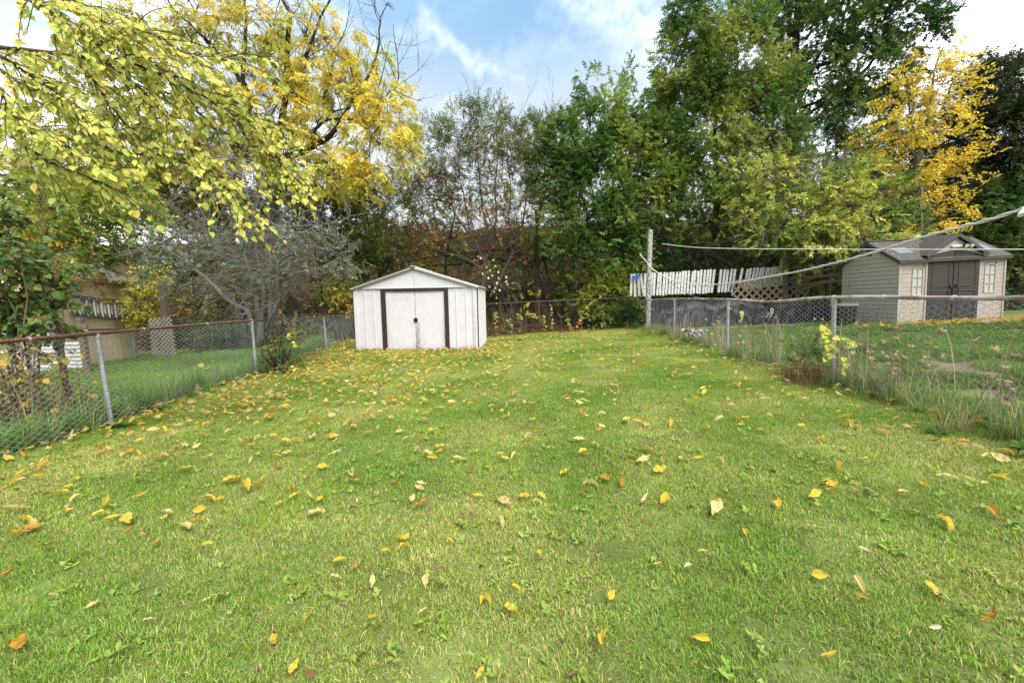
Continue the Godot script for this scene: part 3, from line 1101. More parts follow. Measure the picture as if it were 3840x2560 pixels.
	put(t, "porch_gable", g.mesh(), M.resin_tan)
	# Roof: front and back slopes in shingle courses, then the porch roof.
	var courses := 6
	for s in [1.0, -1.0]:
		for k in courses:
			var f0 := float(k) / courses
			var f1 := float(k + 1) / courses
			var za: float = -deep * 0.5 + s * (deep * 0.5 + 0.1) * f0
			var zb: float = -deep * 0.5 + s * (deep * 0.5 + 0.1) * f1
			var ya := lerpf(peak, h - 0.02, f0)
			var yb := lerpf(peak, h - 0.02, f1)
			var c := Vector3(0, (ya + yb) * 0.5 + 0.01, (za + zb) * 0.5)
			var ang = atan2(ya - yb, absf(zb - za)) * s
			var n := 9
			for j in n:
				var sh := 0.16 if k % 2 == 1 else 0.0
				var x0 := -0.1 + (w + 0.2) * maxf(0.0, (j - sh * 2.0)) / n
				var x1 := -0.1 + (w + 0.2) * ((j + 1 - sh * 2.0) / n if j < n - 1 else 1.0)
				g = Geo.new()
				g.box(Vector3((x0 + x1) * 0.5, c.y + 0.012 + rf(0, 0.003), c.z), Vector3(x1 - x0 - 0.006, 0.018, Vector2(za - zb, ya - yb).length() + 0.02), Color.WHITE, 0.004, Basis(Vector3.RIGHT, ang + 0.03 * s))
				put(t, "shingle", g.mesh(), M.resin_roof)
	g = Geo.new()
	g.box(Vector3(w * 0.5, peak + 0.02, -deep * 0.5), Vector3(w + 0.22, 0.03, 0.16), Color.WHITE, 0.01)
	g.box(Vector3(w * 0.5, h - 0.045, 0.1), Vector3(w + 0.2, 0.05, 0.03), Color.WHITE, 0.008)
	for sx in [-0.09, w + 0.09]:
		for s in [1.0, -1.0]:
			var ang = atan2(peak - h, deep * 0.5 + 0.1) * s
			g.box(Vector3(sx, (peak + h) * 0.5 - 0.03, -deep * 0.5 + s * (deep * 0.25 + 0.05)), Vector3(0.04, 0.09, Vector2(deep * 0.5 + 0.1, peak - h).length()), Color.WHITE, 0.008, Basis(Vector3.RIGHT, ang))
	put(t, "roof_trim", g.mesh(), M.resin_roof)
	for s in [-1.0, 1.0]:
		var p := Vector3(mid, 2.45, 0)
		var q := Vector3(mid + s * 0.82, 1.90, 0)
		var dn := (q - p).normalized()
		var nn := Vector3(-dn.y * s, dn.x * s, 0)
		for k in 5:
			g = Geo.new()
			var c := p.lerp(q, (k + 0.5) / 5.0) + nn * 0.012 + Vector3(0, 0, -0.3)
			g.box(c, Vector3(p.distance_to(q) / 5.0 + 0.012, 0.02, 0.86), Color.WHITE, 0.004, Basis(dn, nn, dn.cross(nn)).rotated(Vector3.BACK, -0.03 * s))
			put(t, "porch_shingle", g.mesh(), M.resin_roof)
		g = Geo.new()
		g.box(p.lerp(q, 0.5) + Vector3(0, -0.035, 0.125), Vector3(p.distance_to(q), 0.09, 0.03), Color.WHITE, 0.008, Basis(dn, nn, dn.cross(nn)))
		put(t, "porch_trim", g.mesh(), M.resin_roof)
	var sk := atan2(peak - h, deep * 0.5 + 0.1)
	for x in [0.38, 2.52]:
		g = Geo.new()
		g.box(Vector3(x, 2.105, -0.37), Vector3(0.42, 0.03, 0.36), Color.WHITE, 0.006, Basis(Vector3.RIGHT, sk))
		put(t, "skylight", g.mesh(), M.skylight)
	# Round-headed vent high in the left gable.
	g = Geo.new()
	g.box(Vector3(-0.02, 2.14, -deep * 0.5), Vector3(0.02, 0.2, 0.2), Color.WHITE, 0.006)
	g.tube([Vector3(-0.03, 2.24, -deep * 0.5), Vector3(-0.01, 2.24, -deep * 0.5)], [0.1, 0.1], 12, Color.WHITE, true)
	var vent := put(t, "vent", g.mesh(), M.resin_brown)
	for k in 5:
		g = Geo.new()
		g.box(Vector3(-0.034, 2.07 + k * 0.045, -deep * 0.5), Vector3(0.02, 0.012, 0.17), Color.WHITE, 0.003, Basis(Vector3.BACK, 0.5))
		put(vent, "louvre", g.mesh(), M.resin_brown)
	# Two-headed security lamp over the doors, unlit.
	var l := thing("security_light", "white twin security light fixed over the brown shed doors", "light", a + Vector3(mid, 2.12, 0.06))
	g = Geo.new()
	g.box(Vector3(0, 0, 0.03), Vector3(0.30, 0.05, 0.05), Color.WHITE, 0.01)
	put(l, "bracket", g.mesh(), M.white_plastic)
	for k in 2:
		g = Geo.new()
		var c := Vector3(0.16 + k * 0.14, 0.0, 0.11)
		g.box(c, Vector3(0.12, 0.10, 0.06), Color.WHITE, 0.012, Basis(Vector3.RIGHT, 0.5))
		var hd := put(l, "lamp_head", g.mesh(), M.black_plastic)
		g = Geo.new()
		g.box(c + Vector3(0, -0.016, 0.032), Vector3(0.10, 0.08, 0.01), Color.WHITE, 0.004, Basis(Vector3.RIGHT, 0.5))
		put(hd, "lens", g.mesh(), M.lens)
	g = Geo.new()
	g.box(Vector3(-0.13, 0, 0.06), Vector3(0.07, 0.05, 0.05), Color.WHITE, 0.012)
	put(l, "sensor", g.mesh(), M.white_plastic)


func tan_shed() -> void:
	rng.seed = 71
	# The long wall faces the lawn and runs away from us.
	var a := Vector3(-11.42, 0, -10.1)
	var b := Vector3(-12.05, 0, -12.95)
	var t := thing("panelled_shed", "tan wood panelled shed with a dark shingle roof behind the left fence", "shed", a)
	var x := (b - a).normalized()
	t.basis = Basis(x, Vector3.UP, x.cross(Vector3.UP))
	# Local axes: x runs along the wall away from us, z points to the lawn.
	var l := a.distance_to(b)
	var h := 2.42
	for k in 14:
		var g := Geo.new()
		g.box(Vector3(l * (k + 0.5) / 14.0, h * 0.5, 0), Vector3(l / 14.0 - 0.012, h, 0.02), Color.WHITE, 0.003)
		put(t, "plank", g.mesh(), M.tan_panel)
	var g := Geo.new()
	g.box(Vector3(l * 0.5, h * 0.5, -0.02), Vector3(l, h - 0.01, 0.018), Color.WHITE, 0.002)
	g.box(Vector3(l, h * 0.5, -1.6), Vector3(0.03, h, 3.2), Color.WHITE, 0.002)
	put(t, "back_boards", g.mesh(), M.tan_panel)
	for xx in [-0.02, l + 0.005]:
		g = Geo.new()
		g.box(Vector3(xx, h * 0.5, 0.012), Vector3(0.11, h, 0.05), Color.WHITE, 0.006)
		put(t, "corner_trim", g.mesh(), M.worn_paint)
	# End wall towards us, pale, with a window.
	for k in 14:
		g = Geo.new()
		var z := -0.12 - k * 0.24
		var top := h + maxf(0.0, 1.0 - absf(z + 1.7) / 1.7) * 0.9
		g.box(Vector3(-0.03, top * 0.5, z), Vector3(0.02, top, 0.232), Color.WHITE, 0.003)
		put(t, "end_plank", g.mesh(), M.tan_panel)
	g = Geo.new()
	g.box(Vector3(-0.05, 1.35, -1.1), Vector3(0.04, 1.1, 0.95), Color.WHITE, 0.006)
	var win := put(t, "window", g.mesh(), M.worn_paint)
	for k in 2:
		g = Geo.new()
		g.box(Vector3(-0.073, 1.35, -0.88 - k * 0.44), Vector3(0.012, 0.95, 0.40), Color.WHITE, 0.003)
		put(win, "pane", g.mesh(), M.pane)
	# Roof courses over the lawn side and the far side.
	for s in [1.0, -1.0]:
		for k in 9:
			g = Geo.new()
			var f := (k + 0.5) / 9.0
			var z: float = -1.7 + s * 1.95 * f
			var y := lerpf(h + 0.92, h - 0.08, f) + 0.02
			g.box(Vector3(l * 0.5, y, z), Vector3(l + 0.4, 0.02, 0.26), Color.WHITE, 0.004, Basis(Vector3.RIGHT, 0.46 * s + 0.06 * s))
			put(t, "shingle_course", g.mesh(), M.asphalt_roof)
	g = Geo.new()
	g.box(Vector3(l * 0.5, h - 0.10, 0.22), Vector3(l + 0.38, 0.07, 0.03), Color(0.22, 0.21, 0.20), 0.006)
	put(t, "gutter", g.mesh(), M.paint)

	# The extension ladder that hangs on that wall, a little askew.
	var la := thing("ladder", "aluminium extension ladder hung sideways on the tan shed wall", "ladder")
	la.transform = t.transform
	var e0 := Vector3(0.60, 1.89, 0.07)
	var e1 := Vector3(l + 0.10, 1.74, 0.07)
	var dn := Vector3(0, -0.44, 0)
	for sct in 2:
		var off := Vector3(0, -0.05 * sct, 0.05 * sct)
		var p0 := e0 + off
		var p1 := (e1 if sct == 0 else e1 + Vector3(-0.05, -0.08, 0)) + off
		for k in 2:
			g = Geo.new()
			var q0 := p0 + dn * k
			var q1 := p1 + dn * k * (1.0 if sct == 0 else 0.98)
			var dir := (q1 - q0).normalized()
			g.box((q0 + q1) * 0.5, Vector3(q0.distance_to(q1), 0.075, 0.028), Color.WHITE, 0.005, Basis(dir, Vector3.BACK.cross(dir), Vector3.BACK))
			put(la, "rail", g.mesh(), M.dark_rail)
		for k in 9:
			g = Geo.new()
			var c := p0.lerp(p1, 0.05 + 0.11 * k + 0.045 * sct)
			g.tube([c, c + dn], [0.024, 0.024], 8, Color.WHITE, true)
			put(la, "rung", g.mesh(), M.ladder_metal)
	# The grey wooden rail post in front of the corner.
	var po := thing("wooden_post", "weathered wooden post with a short crossbar in front of the ladder wall", "post", Vector3(-9.05, 0, -8.6))
	g = Geo.new()
	g.box(Vector3(0, 0.62, 0), Vector3(0.10, 1.34, 0.10), Color.WHITE, 0.008)
	put(po, "post", g.mesh(), M.old_wood)
	g = Geo.new()
	g.box(Vector3(-0.28, 1.10, 0.07), Vector3(0.95, 0.11, 0.04), Color.WHITE, 0.006)
	put(po, "crossbar", g.mesh(), M.old_wood)
	# Corrugated sheet on edge.
	var co := thing("corrugated_sheet", "white corrugated metal sheet standing on edge behind the left fence", "metal sheet")
	g = Geo.new()
	var c0 := Vector3(-12.6, 0, -10.2)
	var c1 := Vector3(-9.95, 0, -9.35)
	var cd := (c1 - c0).normalized()
	var cn := cd.cross(Vector3.UP).normalized()
	var n := 40
	for k in n:
		var y0 := 0.02 + 0.72 * k / n
		var y1 := 0.02 + 0.72 * (k + 1) / n
		var o0 := cn * -0.018 * cos(k * TAU / 5.0)
		var o1 := cn * -0.018 * cos((k + 1) * TAU / 5.0)
		g.quad(c0 + o0 + Vector3(0, y0, 0), c1 + o0 + Vector3(0, y0, 0), c1 + o1 + Vector3(0, y1, 0), c0 + o1 + Vector3(0, y1, 0), Color.WHITE)
	put(co, "sheet", g.mesh(), M.sheet_metal)
	# Lattice panel and the tall post by it.
	lattice("lattice_panel", "pale diagonal lattice panel leaning beside the post behind the left fence", Vector3(-10.65, 0.05, -12.0), Vector3(-10.0, 0.05, -12.05), 1.16, 0.085, M.pale_lattice)
	po = thing("wooden_post", "tall slightly leaning wooden post between lattice panel and grey apple tree", "post")
	var q0: Vector3 = Vector3(-10.35, 0.15, -12.2)
	var q1: Vector3 = Vector3(-10.26, 2.16, -12.2)
	g = Geo.new()
	var up := (q1 - q0).normalized()
	g.box(q0.lerp(q1, 0.48), Vector3(0.16, q0.distance_to(q1) + 0.3, 0.16), Color.WHITE, 0.012, Basis(up.cross(Vector3.BACK), up, Vector3.BACK))
	put(po, "post", g.mesh(), M.old_wood)
	g = Geo.new()
	for k in 5:
		var c := q0.lerp(q1, 0.50 + 0.012 * k)
		g.tube(ring(c, 0.125, 14, rf(-0.3, 0.3)), taper(15, 0.006, 0.006), 4, Color(0.25, 0.24, 0.22))
	put(po, "wire_coil", g.mesh(), M.bark)


func ring(c: Vector3, r: float, n: int, tilt: float) -> Array:
	var out := []
	for k in n + 1:
		var a := TAU * k / n
		out.append(c + Vector3(cos(a) * r, sin(a) * r * tilt, sin(a) * r))
	return out


func lattice(called: String, label: String, a: Vector3, b: Vector3, h: float, step: float, m: Material) -> void:
	var t := thing(called, label, "lattice")
	var l := a.distance_to(b)
	var x := (b - a) / l
	var nn := x.cross(Vector3.UP).normalized()
	var bw := step * 0.32
	for s in [1.0, -1.0]:
		var k := -h
		while k < l:
			# A strip from (k, 0) rising to (k + h, h), clipped to the panel.
			var u0 := maxf(k, 0.0)
			var v0 := u0 - k
			var u1 := minf(k + h, l)
			var v1 := u1 - k
			k += step * 1.414
			if v1 - v0 < 0.04:
				continue
			if s < 0:
				u0 = l - u0
				u1 = l - u1
			var p = a + x * u0 + Vector3(0, v0, 0) + nn * 0.007 * s
			var q = a + x * u1 + Vector3(0, v1, 0) + nn * 0.007 * s
			var d = (q - p).normalized()
			var g := Geo.new()
			g.box((p + q) * 0.5, Vector3(p.distance_to(q), bw, 0.012), Color.WHITE, 0.002, Basis(d, nn.cross(d) * -1.0, d.cross(nn.cross(d) * -1.0)))
			put(t, "slat", g.mesh(), m)


func slab_between(g: Geo, p: Vector3, q: Vector3, w: float, d: float) -> void:
	var up := (q - p).normalized()
	var x := up.cross(Vector3.BACK).normalized()
	g.box((p + q) * 0.5, Vector3(w, p.distance_to(q), d), Color.WHITE, 0.004, Basis(x, up, x.cross(up)))


func picket_things() -> void:
	rng.seed = 81
	var zf := 14.6
	# Panels: [first picket bottom, top, last picket bottom, top, count].
	var runs := [
		["white picket fence panel with many upright boards behind the tilted white pole", Vector3(4.33, 1.18, -14.5), Vector3(4.38, 1.96, -14.5), Vector3(7.31, 1.16, -14.8), Vector3(7.39, 2, -14.8), 27],
		["white picket panel of five leaning boards in the middle of the picket row", Vector3(7.55, 1.17, -14.8), Vector3(7.64, 2, -14.8), Vector3(8.03, 1.17, -14.8), Vector3(8.15, 1.98, -14.8), 5],
		["white picket panel of slanting boards beside the brown post", Vector3(8.51, 1.22, -14.85), Vector3(8.65, 1.98, -14.85), Vector3(9.7, 1.3, -14.9), Vector3(9.82, 2.01, -14.9), 11]]
	for r in runs:
		var t := thing("picket_fence", r[0], "picket fence")
		var n: int = r[5]
		for k in n:
			var f := float(k) / (n - 1)
			var p: Vector3 = r[1].lerp(r[3], f) + Vector3(rf(-0.01, 0.01), rf(-0.02, 0.02), 0)
			var q: Vector3 = r[2].lerp(r[4], f) + Vector3(rf(-0.025, 0.025), rf(-0.02, 0.02), 0)
			if n > 20 and k < 4:
				q.x -= 0.05
				p.x += 0.04 * (k - 1)
			var g := Geo.new()
			slab_between(g, p, q, 0.082 + rf(-0.006, 0.006), 0.02)
			put(t, "picket", g.mesh(), M.worn_paint)
		for v in [0.16, 0.80]:
			var p: Vector3 = r[1].lerp(r[2], v) + Vector3(-0.06, 0, -0.035)
			var q: Vector3 = r[3].lerp(r[4], v) + Vector3(0.06, 0, -0.035)
			var g := Geo.new()
			slab_between(g, p, q, 0.085, 0.04)
			put(t, "rail", g.mesh(), M.old_wood)
	var t := thing("picket_board", "single loose white picket leaning between two picket panels", "picket fence")
	var g := Geo.new()
	slab_between(g, Vector3(8.24, 1.25, -14.75), Vector3(8.39, 2, -14.75), 0.085, 0.02)
	put(t, "picket", g.mesh(), M.worn_paint)
	t = thing("picket_board", "tall white board fixed upright against the brown post", "picket fence")
	g = Geo.new()
	slab_between(g, Vector3(9.81, 1.32, -14.8), Vector3(9.82, 2.18, -14.8), 0.11, 0.02)
	put(t, "board", g.mesh(), M.peeling)
	t = thing("wooden_post", "brown square wooden post at the right end of the pickets", "post")
	g = Geo.new()
	var c: Vector3 = Vector3(9.99, 2.5, -14.9)
	g.box(Vector3(c.x, c.y * 0.5 - 0.1, -14.93), Vector3(0.24, c.y + 0.2, 0.2), Color.WHITE, 0.014)
	put(t, "post", g.mesh(), M.old_wood)
	# Peeling white pole on the fence corner.
	t = thing("wooden_pole", "leaning weathered white wooden pole at the far corner of the right fence", "pole")
	g = Geo.new()
	var p0: Vector3 = Vector3(4.73, -0.04, -14.1)
	var p1: Vector3 = Vector3(4.87, 3.39, -14.1)
	p0.y = -0.2
	var ax := (p1 - p0).normalized()
	var side := ax.cross(Vector3.BACK).normalized()
	g.box((p0 + p1) * 0.5, Vector3(0.145, p0.distance_to(p1), 0.13), Color.WHITE, 0.022, Basis(side, ax, side.cross(ax)))
	put(t, "pole", g.mesh(), M.peeling)
	lattice("lattice_panel", "brown diagonal lattice panel under the white pickets", Vector3(7.97, 0.75, -14.7), Vector3(9.79, 0.77, -14.7), 0.85, 0.2, M.lattice_wood)
	lattice("lattice_panel", "brown diagonal lattice panel between the brown post and the resin shed", Vector3(10.18, 0.66, -15), Vector3(10.95, 0.68, -15), 1.0, 0.2, M.lattice_wood)
	# Blue rag tied on the first pickets.
	t = thing("blue_rag", "torn blue plastic rag hanging on the leftmost white pickets", "rag")
	g = Geo.new()
	var r0: Vector3 = Vector3(4.3, 1.83, -14.42)
	for k in 7:
		var q := r0 + Vector3(0.045 * k, 0.02 * sin(k * 1.3) + 0.012 * k, 0.01 * cos(k))
		var q2 := r0 + Vector3(0.045 * (k + 1), 0.02 * sin((k + 1) * 1.3) + 0.012 * (k + 1), 0.01 * cos(k + 1))
		g.quad(q + Vector3(0, -0.07 - 0.02 * (k % 3), 0.01), q2 + Vector3(0, -0.07 - 0.02 * ((k + 1) % 3), 0.01), q2 + Vector3(0, 0.05, 0), q + Vector3(0, 0.05, 0), Color.WHITE)
	put(t, "rag", g.mesh(), M.blue_plastic)
	# Long grey lumber that leans towards the resin shed.
	t = thing("leaning_lumber", "grey timber and poles leaning between the brown post and resin shed", "timber")
	for k in 5:
		g = Geo.new()
		var q0: Vector3 = Vector3(9.97, 1.72, -14.6)
		var q1: Vector3 = Vector3(10.94, 1.78, -13.6)
		q0 += Vector3(0.05 * k, -0.17 * k, 0.0)
		q1 += Vector3(0.0, -0.09 * k - 0.12 * (k % 2), 0.1 * k)
		g.tube([q0, q0.lerp(q1, 0.5) + Vector3(0, 0.02 * k, 0), q1], [0.04, 0.035, 0.03], 6, Color.WHITE, true)
		put(t, "timber", g.mesh(), M.old_wood)


func lines() -> void:
	rng.seed = 91
	# The sagging rope of two laid strands, from the pole to beyond the frame.
	var t := thing("rope", "thick white twisted rope sagging from the pole across the right of view", "rope")
	var pts: Array = [Vector3(4.54, 2.5, -14), Vector3(4.68, 2.35, -14), Vector3(4.77, 2.16, -13.9), Vector3(4.95, 1.93, -13.7), Vector3(5.12, 1.75, -13.4), Vector3(5.33, 1.6, -13.1), Vector3(5.51, 1.5, -12.7), Vector3(5.75, 1.43, -12.2), Vector3(5.88, 1.41, -11.7), Vector3(5.98, 1.42, -11.2), Vector3(6.04, 1.43, -10.7), Vector3(6.12, 1.47, -10.1), Vector3(6.15, 1.51, -9.5), Vector3(6.2, 1.54, -9)]
	pts.append_array([Vector3(5.92, 1.55, -8.2), Vector3(5.88, 1.6, -7.6), Vector3(5.77, 1.64, -7), Vector3(5.68, 1.71, -6.3), Vector3(5.58, 1.78, -5.7), Vector3(5.51, 1.81, -5.35), Vector3(5.42, 1.84, -4.85), Vector3(5.32, 1.86, -4.5), Vector3(5.23, 1.89, -4.2), Vector3(5.06, 1.91, -3.8)])
	pts.append(Vector3(5.6, 3.2, -1.5))
	var path := []
	for j in pts.size() - 1:
		var l: float = pts[j].distance_to(pts[j + 1])
		var k := maxi(2, int(l / 0.035))
		for q in k:
			path.append(pts[j].cubic_interpolate(pts[j + 1], pts[maxi(j - 1, 0)], pts[mini(j + 2, pts.size() - 1)], float(q) / k))
	for s in 2:
		var g := Geo.new()
		var p := []
		var run := 0.0
		for j in path.size():
			if j > 0:
				run += path[j].distance_to(path[j - 1])
			var a := run * 13.0 + PI * s
			p.append(path[j] + Vector3(0.2 * cos(a), sin(a), cos(a)).normalized() * 0.0095)
		g.tube(p, taper(p.size(), 0.013, 0.013), 6, Color.WHITE, true)
		put(t, "strand", g.mesh(), M.rope)
	var g := Geo.new()
	var e: Vector3 = pts[0]
	g.tube([e, e + Vector3(-0.05, 0.06, 0.0), e + Vector3(-0.08, 0.13, 0.02)], [0.02, 0.026, 0.008], 6, Color.WHITE, true)
	put(t, "knot", g.mesh(), M.rope)
	t = thing("clothes_line", "thin taut white line running level across the trees and resin shed", "clothes line")
	g = Geo.new()
	var p2: Array = [Vector3(5.36, 2.95, -14.4), Vector3(6.21, 2.59, -13), Vector3(7.93, 2.22, -11), Vector3(9.16, 1.94, -9.3), Vector3(10.02, 1.74, -8), Vector3(10.61, 1.59, -7)]
	var q2 := smooth(p2, 6)
	g.tube(q2, taper(q2.size(), 0.011, 0.011), 5, Color(0.66, 0.66, 0.64), true)
	put(t, "line", g.mesh(), M.paint)
	t = thing("wire", "thin grey wire drooping in front of the white pickets", "wire")
	g = Geo.new()
	q2 = smooth([Vector3(5.18, 1.87, -14), Vector3(5.54, 1.51, -13.9), Vector3(5.91, 1.27, -13.9), Vector3(6.16, 1.11, -13.8), Vector3(6.37, 1.02, -13.7)], 5)
	g.tube(q2, taper(q2.size(), 0.007, 0.007), 4, Color(0.2, 0.2, 0.2))
	put(t, "wire", g.mesh(), M.paint)
	t = thing("cord_loop", "small white cord loop tied on the right fence mesh", "cord")
	g = Geo.new()
	var c: Vector3 = Vector3(4, 0.875, -6.25)
	var lp := []
	for k in 13:
		var a := TAU * k / 12.0
		lp.append(c + Vector3(0.018 * cos(a), 0.035 * sin(a), 0.02))
	lp.append(c + Vector3(0.0, -0.05, 0.02))
	lp.append(c + Vector3(-0.025, -0.10, 0.02))
	g.tube(lp, taper(lp.size(), 0.006, 0.005), 5, Color(0.7, 0.7, 0.68))
	put(t, "cord", g.mesh(), M.paint)


func tree(called: String, label: String, category := "tree") -> Node3D:
	return thing(called, label, category)


# Draws main limbs [points, start radius, end radius]; returns the smoothed paths.
func skeleton(g: Geo, list: Array, col: Color, wob := 0.03) -> Array:
	var out := []
	for l in list:
		out.append(limb(g, l[0], l[1], l[2], 8 if l[1] > 0.06 else 5, col, wob * minf(1.0, l[1] * 8.0), 4))
	return out


const YELLOW := [Color(0.56, 0.58, 0.10), Color(0.72, 0.67, 0.12), Color(0.80, 0.71, 0.14), Color(0.82, 0.66, 0.10)]
const LIME := [Color(0.22, 0.29, 0.05), Color(0.34, 0.38, 0.065), Color(0.5, 0.5, 0.08), Color(0.64, 0.57, 0.09)]
const OLIVE := [Color(0.117, 0.152, 0.039), Color(0.179, 0.207, 0.048), Color(0.261, 0.275, 0.058), Color(0.372, 0.343, 0.068)]
const GREEN := [Color(0.116, 0.218, 0.048), Color(0.168, 0.284, 0.058), Color(0.233, 0.349, 0.073), Color(0.335, 0.422, 0.095)]
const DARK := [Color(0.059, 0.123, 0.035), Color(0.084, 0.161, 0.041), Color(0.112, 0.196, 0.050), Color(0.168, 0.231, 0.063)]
const SPRING := [Color(0.18, 0.28, 0.05), Color(0.27, 0.36, 0.065), Color(0.38, 0.46, 0.085), Color(0.48, 0.5, 0.11)]
const GOLD := [Color(0.68, 0.54, 0.06), Color(0.80, 0.62, 0.065), Color(0.82, 0.66, 0.08), Color(0.78, 0.54, 0.06)]
const GREYLEAF := [Color(0.15, 0.19, 0.11), Color(0.2, 0.24, 0.15), Color(0.27, 0.31, 0.2), Color(0.34, 0.37, 0.25)]
const RUSSET := [Color(0.16, 0.085, 0.035), Color(0.26, 0.15, 0.05), Color(0.36, 0.25, 0.06), Color(0.22, 0.10, 0.05)]
const BARK := Color(0.062, 0.050, 0.040)
const GREYBARK := Color(0.155, 0.145, 0.135)


